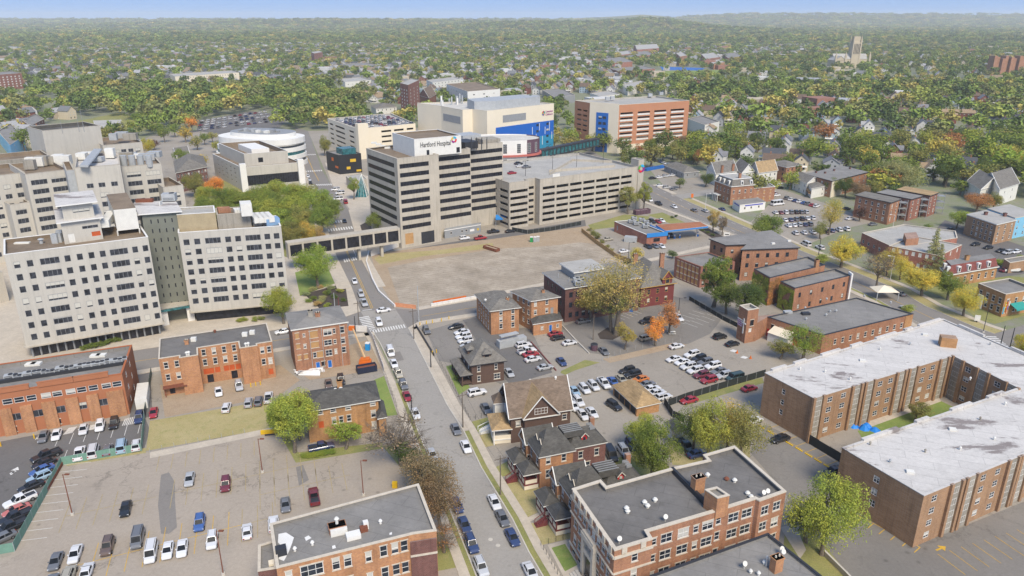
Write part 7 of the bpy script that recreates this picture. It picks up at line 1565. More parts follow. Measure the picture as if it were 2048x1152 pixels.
AV=hd((1300,381),(1560,505)); AVU=(-AV[0],-AV[1])
for q,c in (((1299,400),'wv'),((1317,407),'kp'),((1348,413),'wc'),((1388,420),'gc'),((1410,421),'sc'),((1444,418),'nc'),((1612,488),'wv'),((1640,495),'wu'),((1812,616),'sc'),((1799,586),'gc')): car(q,c,AV if q[0] in (1299,1317,1348) else AVU,'driving on the avenue',name='moving_car',group='cars on the avenue')
def rowcars(a,b,codes,head,place,**k):
    n=len(codes)
    for i,c in enumerate(codes):
        if c!='--': car((a[0]+(b[0]-a[0])*i/max(1,n-1),a[1]+(b[1]-a[1])*i/max(1,n-1)),c,head,place,**k)
gs_='cars in the staff car park'
rowcars((1574,396),(1633,412),'gu wc nc wc bc gu rc wu'.split(),hd((1570,396),(1590,390)),'in the first row of the staff car park by the white farmhouse',group=gs_)
rowcars((1551,425),(1612,424),'wc mc wu gu ku gu su'.split(),hd((1560,425),(1550,418)),'in the second row of the staff car park',group=gs_)
rowcars((1570,440),(1625,436),'wc nc gu ku wc wu'.split(),hd((1560,425),(1550,418)),'in the third row of the staff car park',group=gs_)
rowcars((1577,451),(1620,448),'wc wc su nc gu'.split(),hd((1560,425),(1550,418)),'in the fourth row of the staff car park',group=gs_)
rowcars((1591,466),(1626,464),'wu wc wc'.split(),hd((1560,425),(1550,418)),'in the nearest row of the staff car park',group=gs_)
rowcars((1648,462),(1693,458),'ku nc wu wu'.split(),hd((1560,425),(1550,418)),'below the pale tree in the staff car park',group=gs_)
car((1556,408),'wb',XR,'in the staff car park'); rowcars((1543,383),(1553,390),'wc mc wc'.split(),XR,'at the top corner of the staff car park',group=gs_); rowcars((1558,367),(1580,365),'wc kc'.split(),XR,'on the side street by the porch house'); car((1560,375),'kc',XR,'near the side street lawn')
for q,c in (((1693,417),'kc'),((1700,437),'wc'),((1746,448),'gc')): car(q,c,XR,'by the three brick apartment houses')
rowcars((1951,488),(2002,501),'kc kc kc'.split(),XL,'in the tenant lot below the brown brick block'); rowcars((2015,505),(2032,503),'su wc'.split(),XL,'in the tenant lot below the brown brick block'); car((1899,459),'kc',XL,'near the bright green tree'); car((2010,540),'mc',XR,'beside the pale boat at the right edge')
rowcars((1305,356),(1345,350),'kc wc su wc'.split(),XR,'in the clinic car park'); rowcars((1320,371),(1347,378),'wc su gc'.split(),XR,'on the near side of the clinic car park')
rowcars((1287,312),(1345,332),'rc mc wc kc nc wc lc wc'.split(),STD,'beside the blue tarpaulin behind the car park',group='cars beside the blue tarpaulin')
# roof decks
def roofcars(rt_P,z,rows_,n,place,group,a=.06,b=.94,skip=.12):
    for v in rows_:
        for i in range(n):
            if R.random()<skip: continue
            p=rect(rt_P,a+(b-a)*i/(n-1),v); code=R.choice(['w','w','s','g','k','n','r','s','k','w']); kd=R.choice(['sedan','suv','suv']); d_=unit(sub(rt_P[0],rt_P[1])); cn,cc_=CC[code]
            car_at(p,kd,cn,cc_,d_,place,group,z=z)
roofcars([A0,A1,A2,A3],hq-1.05,(.07,.2,.33,.46,.6,.74,.88),12,'on the beige garage roof deck','cars on the beige garage roof',.12,.97)
for q,c in (((1040,331),'wc'),((1053,333),'gc'),((1024,345),'rc'),((1037,326),'kc')):
    p=G(q[0],q[1],zr+.7); car_at(p,KK[c[1]],CC[c[0]][0],CC[c[0]][1],gd,'on the empty rooftop deck of the concrete car park','cars on the empty deck',z=zr)
fl=[G(395,258),G(402,262),G(540,240),G(520,226)]
for v in (.05,.28,.5,.75,.97):
    for i in range(13):
        if R.random()<.1: continue
        p=(lerp(G(398,262),G(545,245),i/12)); q=lerp(G(405,242),G(530,224),i/12); p=lerp(p,q,v); code=R.choice('wwsgknrswk'); car_at(p,R.choice(['sedan','suv']),CC[code][0],CC[code][1],(.2,1),'in the far hospital lot','cars in the far hospital lot')
# ---------- boat, lifts, skips, street furniture
def thing1(name,label,cat,p,parts,group=None,rz=0,z=0):
    rt=root(name,label,cat,p,z,group)
    for nm,f,m in parts: b=MB(); f(b); b.build(nm,m,rt)
    return rt
p=G(2022,544); thing1('boat','pale boat on a trailer beside a maroon car, right edge','boat',p,[('hull',lambda b:(b.prism([(p[0]-3,p[1]-1),(p[0]+2,p[1]-1),(p[0]+3.4,p[1]),(p[0]+2,p[1]+1),(p[0]-3,p[1]+1)],.6,1.3)),OFFW),('trailer',lambda b:b.box(p[0]-3,p[1]-.8,.3,p[0]+4,p[1]+.8,.5),DARKM)])
p=G(731,731); a_=(p[0],p[1]); 
lift=root('boom_lift','orange boom lift reaching toward the renovated brick building','lift',p)
b=MB(); b.obox(p,(1,.1),3.2,2.2,.5,1.5); b.obox(p,(1,.1),2.4,1.8,1.5,2.2); b.build('chassis',ORG,lift); b=MB(); q=G(704,683); b.tube((p[0],p[1],2.2),(q[0]+.5,q[1],4.2),.28,.2,6); b.build('boom_arm',plain('cream boom','#d8b483',.5,.1,1),lift); b=MB(); b.obox((q[0]+.2,q[1]),(1,0),1.6,1,3.6,4.8); b.build('basket',ORG,lift)
for sx_ in (-1,1):
    for sy in (-1,1): b=MB(); b.tube((p[0]+sx_*1.1,p[1]+sy*1.0-.15,.45),(p[0]+sx_*1.1,p[1]+sy*1.0+.15,.45),.45,.45,10); b.build('wheel',TYRE,lift)
def skip(label,a,b_,w,h,m,fill,cat='skip'):
    A,B=G(*a),G(*b_); d_=unit(sub(B,A)); n_=(-d_[1],d_[0]); L=ln(sub(B,A)); rt=root('skip',label,cat,lerp(A,B,.5)); P=[A,B,add(B,n_,w),add(A,n_,w)]; P=ccw(P); b=MB()
    I=inset(P,.15)
    for i in range(4): j=(i+1)%4; b.face([P[i]+(.15,),P[j]+(.15,),P[j]+(h,),P[i]+(h,)]); b.face([P[i]+(h,),P[j]+(h,),I[j]+(h,),I[i]+(h,)]); b.face([I[j]+(.15,),I[i]+(.15,),I[i]+(h,),I[j]+(h,)])
    b.build('steel_body',m,rt); b=MB(); b.face([q+(h*.72,) for q in I]); b.build('rubble_fill',fill,rt)
    for k in range(5): b=MB(); b.obox(add(add(A,d_,L*(k+.5)/5),n_,-.06),d_,.12,.12,.2,h); b.build('rib',m,rt)
    return rt
skip('dark navy skip full of rubble beside the boom lift',(716,750),(755,743),2.4,1.8,plain('navy steel','#262c40',.6,.15,1),RUST)
skip('rusty open skip lying on the gravel lot',(966,497),(992,505),2.2,1.3,RUST,DIRT)
skip('maroon and black dumpsters below the tall tree by the garage',(1272,431),(1301,427),2.5,2.2,MARO,OFFW)
for i,(x,y,m,c_) in enumerate(((1063,484,plain('toilet green','#2f8f4e',.5,.1,1),'green portable toilet on the gravel lot edge'),(1070,484,GALV,'grey portable toilet right of the green one'),(1076,483,GALV,'grey portable toilet, last of the three'),(736,700,plain('toilet blue','#2a8fd0',.5,.1,1),'blue portable toilet behind the white hoarding'))):
    p=G(x,y); rt=root('portable_toilet',c_,'portable toilet',p); b=MB(); b.obox(p,(1,-.15),1.15,1.15,0,2.1); b.build('cabin',m,rt); b=MB(); b.obox(p,(1,-.15),1.2,1.2,2.1,2.3); b.build('roof',WHITE,rt); b=MB(); b.obox(add(p,(0,-.6)),(1,-.15),.7,.05,.15,1.9); b.build('door',m,rt)
# barriers round the gravel lot
def barrier(name,label,px,h,w,m,cat,posts=0,pm=GALV,seg=2.0,z=0,rail=None,group=None,gap=0):
    L=[G(*q) for q in px]; rt=root(name,label,cat,L[len(L)//2],z,group); T=0
    for a,b_ in zip(L,L[1:]):
        l=ln(sub(b_,a)); n_=max(1,round(l/seg)); d_=unit(sub(b_,a))
        for i in range(n_):
            s_=add(a,d_,l*i/n_+gap/2); t_=add(a,d_,l*(i+1)/n_-gap/2); b=MB(); zz_=h*R.uniform(.98,1.02)
            if name in('chain_fence','metal_fence'):
                s_=add(a,d_,l*i/n_); t_=add(a,d_,l*(i+1)/n_); b.bar(s_,t_,.05,z+.12,z+.17); b.bar(s_,t_,.05,z+h-.06,z+h); q_=0
                while q_<l/n_: c_=add(s_,d_,q_); b.obox(c_,d_,.02 if name=='metal_fence' else .012,.02,z+.1,z+h); q_+=.22
            else: b.bar(s_,t_,w,z+.03,z+zz_); b.build('panel',m,rt)
            if posts: b=MB(); b.tube(s_+(z,),s_+(z+h+.1,),posts,posts,5); b.build('post',pm,rt)
    return rt
barrier('water_barrier','white plastic barriers along the gravel lot edge on the cross street, long run',[(862,613),(952,597),(1000,588)],1.0,.5,BARRW,'barrier',gap=.06)
barrier('water_barrier','orange plastic barriers between the white barriers and the cross street',[(866,609),(932,597)],1.0,.5,ORG,'barrier',gap=.06)
barrier('water_barrier','pale barrier line between the street and the gravel lot, curving to the footbridge',[(790,614),(758,585),(745,560),(733,525),(738,505)],.8,.45,BARRW,'barrier',gap=.1)
barrier('mesh_banner','orange mesh banner on the corner fence by the junction',[(790,613),(832,618)],1.4,.1,plain('peach banner','#cf8f6a',.8,.15,.8),'banner',.05)
barrier('hoarding','white hoarding along the pavement beside the renovated brick building',[(699,662),(735,664),(746,682),(755,708),(768,745)],2.0,.1,BARRW,'hoarding',.05,DARKM)
barrier('metal_fence','dark fence beside the left pavement, continuing the white hoarding',[(768,745),(797,822)],1.4,.06,DARKM,'fence',.04,DARKM)
barrier('white_fence','white panel screen at the foot of the footbridge',[(742,513),(800,493)],2.4,.12,BARRW,'fence',.05)
barrier('screen_fence','green screened chain fence around the dark lot, left',[(284,902),(125,930),(30,1103),(-40,1116)],1.9,.06,GREENF,'fence',.05,GALV,3)
barrier('screen_fence','green screened fence between the dark lot and dry lawn',[(284,902),(290,840)],1.9,.06,GREENF,'fence',.05,GALV,3)
barrier('screen_fence','tall dark fence beside the white container, left',[(290,838),(304,748)],2.0,.06,GREENM,'fence',.05,GALV,3)
barrier('retaining_wall','low brown wall just inside the green screened fence',[(128,925),(32,1092)],.8,.3,RUST,'wall',seg=6)
barrier('screen_fence','black screened fence along the apartment car lot',[(1335,813),(1370,800),(1435,780),(1530,752)],1.9,.06,BLACKF,'fence',.05,GALV,3)
barrier('screen_fence','black screened fence running down from the garage row',[(1328,808),(1345,835),(1368,845)],1.9,.06,BLACKF,'fence',.05,GALV,3)
barrier('screen_fence','black screened fence closing the apartment courtyard',[(1614,885),(1680,925)],2.2,.08,BLACKF,'fence',.05,BLACKF,3)
barrier('screen_fence','dark screened fence at the foot of the concrete car park',[(1024,462),(1055,468),(1100,462),(1162,450)],1.8,.06,BLACKF,'fence',.05,GALV,3)
barrier('timber_fence','weathered timber plank fence at the right of the gravel lot',[(1163,464),(1195,490),(1232,516),(1262,527)],1.8,.14,WOODF,'fence',.08,WOODF,1.2,gap=.05)
barrier('metal_fence','black railings beside the large brick block entrance lawn',[(1082,1092),(1098,1120),(1115,1150),(1130,1180)],1.1,.03,BLACKF,'fence',.04,BLACKF,1.2,gap=.9)
barrier('metal_fence','black railings along the side lawn by the Victorian porch',[(1082,1092),(1112,1083),(1140,1076)],1.1,.03,BLACKF,'fence',.04,BLACKF,1.2,gap=.9)
barrier('metal_fence','dark railings in front of the dark brown hip house',[(880,728),(905,772),(920,800),(940,842)],1.2,.03,BLACKF,'fence',.04,BLACKF,1.5,gap=1.1)
barrier('metal_fence','black railings by the lawn left of the brown gabled house',[(940,842),(985,830)],1.2,.03,BLACKF,'fence',.04,BLACKF,1.5,gap=1.1)
barrier('low_wall','low dark wall with concrete cap at the small lot edge',[(832,654),(868,713)],.9,.25,DARKM,'wall',seg=8)
barrier('low_wall','red painted kerb wall behind the sealed strip',[(1062,685),(1112,742)],.35,.25,REDP,'wall',seg=8)
barrier('chain_fence','chain link fence below the yellow and orange trees',[(1205,722),(1240,708),(1300,692),(1345,686),(1376,684)],1.3,.02,GALV,'fence',.04,GALV,2.5,gap=2.3)
barrier('chain_fence','wire fence along the dry lawn by the concrete path',[(300,906),(420,880),(512,863)],1.2,.02,GALV,'fence',.04,GALV,2.5,gap=2.3)
barrier('low_wall','concrete wall by the bottom right lawn',[(1640,1102),(1690,1152),(1720,1185)],1.0,.35,SIDEW2,'wall',seg=6)
barrier('low_wall','stone kerb wall along the tree lot drive',[(1122,650),(1150,680),(1178,708)],.4,.3,SIDEW2,'wall',seg=6)
barrier('screen_fence','dark fence on the church lot boundary',[(1378,600),(1445,640),(1475,655)],1.4,.06,BLACKF,'fence',.05,GALV,3)
for i in range(8):
    t=i/7; a=G(1662-134*t*1.0,938-80*t); b_=add(a,hd((1662,938),(1528,858)),1.9); st=root('kerb_stop','yellow concrete kerb stop beside the apartment block','kerb stop',a,0,'yellow kerb stops'); b=MB(); b.bar(a,b_,.3,.02,.2); b.build('stop',YEL,st)
def bollard(q,label='yellow bollard',h=1.1,g='yellow bollards'):
    p=G(*q); rt=root('bollard',label,'bollard',p,0,g); b=MB(); b.tube(p+(0,),p+(h,),.13,.13,8); b.tube(p+(h,),p+(h+.06,),.13,.05,8); b.build('post',YEL,rt)
for q in ((853,648),(865,646),(883,643),(898,639),(865,709),(873,706),(840,651)): bollard(q,'yellow bollard at the edge of the small lot')
for q in ((2,893),(69,877),(1001,770) if False else (119,851),(162,845)): bollard(q,'yellow bollard behind the orange-brown terrace')
for q in ((502,774),(512,772),(521,770)): bollard(q,'yellow bollard by the boarded brick tenement')
b=None
p=G(540,867); thing1('snow_plough','yellow plough blade lying at the lot edge by the dry lawn','plough',p,[('blade',lambda b:(b.bar(G(522,869),G(559,866),.5,.1,1.0)),YEL),('frame',lambda b:b.bar(G(530,873),G(551,871),.3,.3,.5),DARKM)])
p=G(790,975); thing1('utility_box','yellow utility cabinet by the bare brown tree','cabinet',p,[('cabinet',lambda b:b.obox(p,(1,0),1.0,.7,0,1.3),YEL),('door',lambda b:b.obox(add(p,(0,-.36)),(1,0),.8,.04,.1,1.2),YEL)])
p=G(1188,700); thing1('waste_bin','brown cylindrical bin by the driveway fence','bin',p,[('drum',lambda b:b.tube(p+(0,),p+(1.8,),1.0,1.0,14),MARO),('lid',lambda b:b.tube(p+(1.8,),p+(1.95,),1.05,.9,14),DARKM)])
for q in (((1259,622),'dark blue dumpster in the walled corner of the long red building'),): 
    p=G(*q[0]); thing1('dumpster',q[1],'dumpster',p,[('body',lambda b:b.obox(p,(1,-.2),2.2,1.5,.1,1.3),BLUE),('lid',lambda b:b.obox(p,(1,-.2),2.25,1.55,1.3,1.45),DARKM)])
p=G(440,873) if False else G(1728,858); 
thing1('tarpaulin','bright blue tarpaulin heap in the courtyard mouth','tarpaulin',p,[('sheet',lambda b:[b.tube((p[0]+dx,p[1]+dy,0),(p[0]+dx,p[1]+dy,hh),1.3,.4,7) for dx,dy,hh in ((-2,1.2,.8),(0,0,1.1),(2.2,-.6,.7),(1,1,.9))],BLUET)])
p=G(1312,338); thing1('tarpaulin','long blue tarpaulin beside parked cars behind the car park','tarpaulin',p,[('sheet',lambda b:[b.bar(G(1290,342),G(1328,335),2.5,0,1.6)],BLUE)])
p=G(1343,668); thing1('picnic_table','white picnic table under the orange trees','table',p,[('top',lambda b:b.obox(p,(1,.1),2.2,.8,.7,.78),OFFW),('bench',lambda b:(b.obox(add(p,(0,-.9)),(1,.1),2.2,.3,.4,.46)),OFFW),('bench',lambda b:(b.obox(add(p,(0,.9)),(1,.1),2.2,.3,.4,.46)),OFFW)])
p=G(645,740) if False else G(615,746); thing1('debris_heap','heap of white plastic sheeting by the renovated brick building','debris',p,[('sheeting',lambda b:[b.tube((p[0]+R.uniform(-4,4),p[1]+R.uniform(-1.6,1.6),0),(p[0]+R.uniform(-4,4),p[1]+R.uniform(-1.6,1.6),R.uniform(.2,.7)),R.uniform(.6,1.4),.2,6) for k in range(16)],BARRW)])
# street lamps, poles, wires
for q,h_,lab in (((145,1030),9,'rust-brown lamp post with round base, left in the front parking lot'),((447,1150),9,'lamp post at the bottom of the front parking lot'),((525,945),8,'lamp post in the middle of the front parking lot by the yellow plough'),((727,991),8,'lamp post behind the long brick building roof')): lamp_post(G(*q),0,h_,lab,1,RUST,.5)
def pole(q,h_,lab,m=BARK,arms=1,cat='utility pole'):
    p=G(*q); rt=root('utility_pole',lab,cat,p); b=MB(); b.tube(p+(0,),p+(h_,),.16,.1,7); b.build('pole',m,rt)
    for k in range(arms): b=MB(); b.obox(p,XR,2.4,.12,h_-.8-k*.9,h_-.65-k*.9); b.build('crossarm',m,rt)
    return (p[0],p[1],h_-.7)
tops=[pole((719,661),9.5,'wooden utility pole at the near left junction corner'),pole((828,678),9.5,'wooden utility pole on the right pavement by the small lot'),pole((926,855),9,'wooden utility pole beside the brown gabled house lawn'),pole((1001,990),9,'wooden utility pole on the right pavement beside a white sedan')]
pole((838,645),12,'tall pale signal pole at the junction by the banner',GALV,0,'signal pole'); pole((862,735),5,'black lamp column by the small lot wall',DARKM,0,'lamp column'); pole((824,828),5,'dark street pole near the white sedan at the left kerb',DARKM,0,'lamp column')
pole((672,640),9,'pale flagpole in the hospital garden',GALV,0,'flagpole'); pole((680,640),7.5,'red and white pole in the hospital garden',REDP,0,'pole'); pole((1186,680),8,'weathered pole in the tree lot',BARK,0,'pole'); pole((711,663),5.0,'dark lamp column beside the zebra crossing',DARKM,0,'lamp column')
def wire(a,b_,sag=.8,n=8,r=.02):
    mb=MB(); pr=None
    for i in range(n+1):
        t=i/n; q=lerp3(a,b_,t); q=(q[0],q[1],q[2]-sag*4*t*(1-t))
        if pr: mb.tube(pr,q,r,r,3,cap=False)
        pr=q
    return mb
rt=root('overhead_wires','thin overhead wires strung between the wooden poles on the main street','wires',(tops[1][0],tops[1][1]),7)
for a,b_ in zip(tops[1:],tops[2:]):
    for k in (-.9,.9):
        w=wire((a[0]+k,a[1],a[2]),(b_[0]+k,b_[1],b_[2])); w.build('wire',DARKM,rt)
for q,d_,lab in (((1780,560),(-1,.2),'curved white street lamp on the far avenue pavement near the brown bare tree'),((1783,470),(-1,.2),'white street lamp by the wide grey-roofed building'),((1410,423),(1,-.1),'pale lamp post beside the brick mansion'),((1256,530),(1,0),'lamp post between timber fence and ornate house'),((1357,625),(1,0),'black lamp post in the small garden by the maroon house'),((1966,665),(1,0),'black lamp post at the right corner lawn')): lamp_post(G(*q),0,9 if q[0]!=1357 else 5,lab,1,OFFW if 'white' in lab or 'pale' in lab else DARKM,1.4,d_)
for q,h_,lab in (((2001,690),6,'black signal post at the corner crossing, left one'),((2020,694),6,'black signal post at the corner crossing, right one'),((1637,510),7,'dark signal post with green sign at the avenue')): pole(q,h_,lab,DARKM,0,'signal pole')
p=G(1953,645); thing1('sign_board','small white sign board on the corner lawn','sign',p,[('board',lambda b:b.obox(p,(1,-.3),1.5,.2,.6,2.4),OFFW),('post',lambda b:b.obox(p,(1,-.3),.2,.2,0,.6),DARKM)])
p=G(1453,476); thing1('sign_board','white petrol price sign by the avenue planting bed','sign',p,[('board',lambda b:b.obox(p,(1,-.2),2.4,.3,.8,2.4),WHITE),('lettering',lambda b:b.obox(add(p,(0,-.17)),(1,-.2),1.6,.04,1.4,1.8),DARKTXT),('post',lambda b:b.obox(p,(1,-.2),.3,.3,0,.8),GALV)])
p=G(1384,398); thing1('road_sign','orange roadworks sign at the side street corner','sign',p,[('board',lambda b:b.obox(p,(1,0),1.2,.1,.8,2.8),ORG),('post',lambda b:b.obox(p,(1,0),.1,.1,0,.8),DARKM)])
p=G(1002,452); d_=unit(sub(R0,F0)); thing1('awning','small bright blue canopy at the foot of the striped tower','awning',p,[('canopy',lambda b:(b.face([(p[0]-2.4,p[1]+2.5,4.6),(p[0]-2.4,p[1]-1,3.6),(p[0]+2.4,p[1]-1,3.6),(p[0]+2.4,p[1]+2.5,4.6)]),b.obox((p[0],p[1]-1),(1,0),4.8,.1,3.1,3.6)),BLUE_F),('leg',lambda b:b.obox((p[0]-2.3,p[1]-.9),(1,0),.15,.15,0,3.1),GALV),('leg',lambda b:b.obox((p[0]+2.3,p[1]-.9),(1,0),.15,.15,0,3.1),GALV)])
p=G(1796,572+15); q=G(1764,596); thing1('banner_tent','pale tensile canopy with blue flag at the avenue side of the church','canopy',q,[('canopy',lambda b:(b.face([(q[0]-3.4,q[1]+3,3),(q[0]-3.4,q[1]-3,3),(q[0],q[1],4.6)]),b.face([(q[0]-3.4,q[1]-3,3),(q[0]+4,q[1]-3,3),(q[0],q[1],4.6)]),b.face([(q[0]+4,q[1]-3,3),(q[0]+4,q[1]+3,3),(q[0],q[1],4.6)]),b.face([(q[0]+4,q[1]+3,3),(q[0]-3.4,q[1]+3,3),(q[0],q[1],4.6)])),CREAM),('leg',lambda b:b.obox((q[0]-3.2,q[1]-2.8),(1,0),.2,.2,0,3),GALV),('leg',lambda b:b.obox((q[0]+3.8,q[1]-2.8),(1,0),.2,.2,0,3),GALV)])
# cones and small people are a few pixels each
for q in ((1474,706),(1501,717)):
    p=G(*q); thing1('traffic_cone','orange cone on the lot below the church tower','cone',p,[('cone',lambda b:b.tube(p+(.05,),p+(.9,),.32,.06,8),ORG),('base',lambda b:b.obox(p,(1,0),.7,.7,0,.05),ORG)],'orange cones')
for q in ((1468,702),(1489,715)): c=G(*q); sheet('painted_patch',[(q[0]-9,q[1]),(q[0]-2,q[1]-3),(q[0]+8,q[1]),(q[0]+1,q[1]+3)],PAINTW,.05)
# ================================================================== TREES
from mathutils import noise as mn
def crown_mesh(seed,n,leaf,r=6.0,h0=3.0,h1=13.0,kind='round',blobs=16):
    """foliage as thousands of leaf-sprays spread over clumps, returned with its branch mesh"""
    q=random.Random(seed); B=[]; H_=h1-h0; zc_=(h0+h1)/2
    for k in range(blobs):
        for _ in range(40):
            x,y,z=q.uniform(-1,1),q.uniform(-1,1),q.uniform(-1,1); d=x*x+y*y+z*z
            if d<1 and d>.12: break
        if kind=='conifer':
            t=(k+.5)/blobs; a=k*2.4; rr=(1-t)*.85; B.append((math.cos(a)*r*rr*.6,math.sin(a)*r*rr*.6,h0+H_*t,r*(.16+.42*(1-t)))); continue
        if kind=='tall': s=.72+.2*(1-z*z)
        elif kind=='willow': s=1.0-.2*max(0,z)
        else: s=1.0-.28*max(0,z)-.12*max(0,-z)
        rb=q.uniform(.26,.44)*r*(.8 if kind=='tall' else 1)
        B.append((x*(r-rb*.7)*s,y*(r-rb*.7)*s,zc_+z*(H_/2-rb*.6),rb))
    B.sort(key=lambda b:b[2]); tot=sum(b[3]**2 for b in B); v=[];f=[]
    if kind not in('sparse','conifer'): B.append((0,0,zc_,r*.55))
    tot=sum(b[3]**2 for b in B)
    for bx,by,bz,br in B:
        m=int(n*br*br/tot)
        for _ in range(m):
            u=q.uniform(-1,1); a=q.uniform(0,6.2832); s=math.sqrt(1-u*u); d=Vector((s*math.cos(a),s*math.sin(a),u if kind!='conifer' else u*.5))
            if u<-.35 and q.random()<.55: continue
            rr=br*(q.random()**(.25 if kind!='sparse' else .6)); nz=mn.noise(Vector((bx+d.x*2,by+d.y*2,bz+d.z*2))*.7); rr*=1+.32*nz
            p=Vector((bx,by,bz))+d*rr
            if p.z<h0*.55: continue
            nrm=(d*.75+Vector((q.uniform(-1,1),q.uniform(-1,1),q.uniform(-.3,1)))*.8).normalized(); t1=nrm.orthogonal().normalized(); t1.rotate(__import__('mathutils').Quaternion(nrm,q.uniform(0,6.28))); t2=nrm.cross(t1)
            if kind!='conifer' and mn.noise(p*.75)<-.26-(.0 if kind!='veil' else -.16): continue
            L=leaf*q.uniform(.55,1.35); W=L*q.uniform(.5,.85); i=len(v)
            v+= [tuple(p-t1*L*.5),tuple(p+t2*W*.5+nrm*L*.12),tuple(p+t1*L*.5),tuple(p-t2*W*.5+nrm*L*.12)]; f.append((i,i+1,i+2,i+3))
    me=bpy.data.meshes.new('crown'); me.from_pydata(v,[],f); me.materials.append(LEAF)
    t=MB(); r0=.035*h1; zt=h0+H_*.45; j=(q.uniform(-.3,.3),q.uniform(-.3,.3)); mid=(j[0],j[1],h0*.9)
    t.tube((0,0,0),mid,r0,r0*.72,8,cap=False); top=(j[0]*2,j[1]*2,zt if kind!='conifer' else h1*.95); t.tube(mid,top,r0*.72,r0*.25 if kind!='conifer' else .04,7)
    for k,(bx,by,bz,br) in enumerate(B[:-1] if kind not in('conifer',) else []):
        s=lerp3(mid,top,min(.9,max(0,(bz-h0)/H_*.8))); e=(bx,by,bz); m_=lerp3(s,e,.5); m_=(m_[0]+q.uniform(-.3,.3),m_[1]+q.uniform(-.3,.3),m_[2]+q.uniform(0,.5))
        t.tube(s,m_,r0*.34,r0*.2,5,cap=False); t.tube(m_,e,r0*.2,r0*.06,4)
        if kind=='sparse':
            for _ in range(9):
                d=Vector((q.uniform(-1,1),q.uniform(-1,1),q.uniform(-.2,1))).normalized()*br*1.3; t.tube(e,tuple(Vector(e)+d),.05,.015,3,cap=False)
                for __ in range(3): d2=(d*.5+Vector((q.uniform(-1,1),q.uniform(-1,1),q.uniform(-.2,1)))*br*.5); s2=Vector(e)+d*.6; t.tube(tuple(s2),tuple(s2+d2),.03,.01,3,cap=False)
    return me,t.mesh('trunk',[BARK],smooth=True)
NEAR={k:[crown_mesh(s,nn,lf,kind=k,**kw) for s in ss] for k,ss,nn,lf,kw in (('round',(1,2,3),24000,.25,{}),('tall',(5,6),17000,.25,dict(r=4.5,h0=2.5,h1=14)),('conifer',(8,),7500,.33,dict(r=3.6,h0=1,h1=15,blobs=26)),('sparse',(9,10),1500,.34,dict(blobs=18)),('thin',(11,12),13000,.25,dict(blobs=20)),('veil',(17,18),17000,.21,dict(blobs=24)),('small',(13,14),6000,.22,dict(r=3,h0=1.6,h1=8)),('willow',(15,),28000,.25,dict(r=7,h0=1.5,h1=13,blobs=22)))}
MID={k:[crown_mesh(s,nn,lf,kind=k,**kw) for s in ss] for k,ss,nn,lf,kw in (('round',(21,22,23,24),1500,.85,{}),('tall',(25,),1200,.8,dict(r=4.5,h0=2.5,h1=14)),('conifer',(26,),900,.7,dict(r=3.6,h0=1,h1=15,blobs=24)))}
NOM={'round':(6,13),'tall':(4.5,14),'conifer':(3.6,15),'sparse':(6,13),'thin':(6,13),'small':(3,8),'willow':(7,13),'veil':(6,13)}
TC={'fawn': (0.3, 0.25, 0.11), 'green': (0.15, 0.205, 0.055), 'dark green': (0.1, 0.145, 0.05), 'bright green': (0.21, 0.28, 0.065), 'yellow-green': (0.27, 0.31, 0.075), 'yellow': (0.43, 0.39, 0.08), 'olive': (0.215, 0.225, 0.085), 'orange': (0.515, 0.246, 0.067), 'rust': (0.336, 0.179, 0.09), 'brown': (0.213, 0.162, 0.112), 'maroon': (0.123, 0.073, 0.067), 'pale green': (0.28, 0.314, 0.168), 'tan': (0.37, 0.302, 0.157), 'grey-brown': (0.224, 0.19, 0.157), 'golden': (0.4, 0.34, 0.1)}
def tree(px,h,r,col,kind='round',place='',size=None,sets=NEAR,label=None,group=None,at=None):
    p=at or G(*px); lib=sets[kind]; cm,tm=lib[R.randrange(len(lib))]; nr,nh=NOM[kind]
    size=size or ('tall ' if h>16 else 'small ' if h<8 else '')
    lab=label or f"{size}{col} {'conifer' if kind=='conifer' else 'tree'} {place}"
    rt=root('conifer_tree' if kind=='conifer' else 'tree',lab,'tree',p,0,group,R.uniform(0,6.28)); k=R.uniform(.88,1.14); c=TC[col]
    c=(c[0]*k,c[1]*k*R.uniform(.95,1.05),c[2]*k,1); s=(r/nr,r/nr,h/nh)
    inst('trunk',tm,rt,sc=s); inst('crown',cm,rt,sc=s,color=c); return rt
T=tree
T((568,648),12.5,6.2,'yellow-green',place='in front of the white hospital block, by the street'); T((637,577),16,8.2,'bright green',place='right of the white hospital block, before the footbridge')
for x,y,h,r,c in ((392,395,12,6,'olive'),(432,398,11,5,'orange'),(452,425,12,6,'green'),(484,432,12,7,'bright green'),(520,425,12,7,'green'),(548,410,12,7,'yellow-green'),(560,440,12,7,'green'),(590,425,13,7,'bright green'),(575,470,12,7,'green'),(645,470,12,6,'green'),(560,480,12,7,'bright green'),(600,445,12,7,'yellow-green'),(530,430,12,7,'bright green'),(612,418,13,7,'yellow-green'),(632,436,13,7,'bright green'),(655,452,12,6,'green'),(600,470,12,6.5,'olive'),(585,500,12,6,'olive'),(618,495,10,5,'golden'),(500,455,12,7,'green'),(535,455,12,7,'yellow-green'),(410,415,11,5,'yellow-green'),(465,460,12,6,'green'),(425,440,11,6,'green')): T((x,y),h*1.12,r*1.3,c,place='in the hospital grove behind the right white block')
T((642,500),11,2.6,'tan','tall',label='narrow tan columnar tree beside the zebra crossing beyond the footbridge'); T((757,472),12,7,'green',place='at the foot of the striped tower'); T((708,399),13,3.6,'bright green','tall',label='slender bright green tree beside the glass pyramid')
T((590,905),16,6.2,'yellow-green',place='left of the tan brick house'); T((571,880),11,5,'bright green',place='left of the tan brick house'); T((600,880),12,4.5,'golden',place='touching the tan brick house wall')
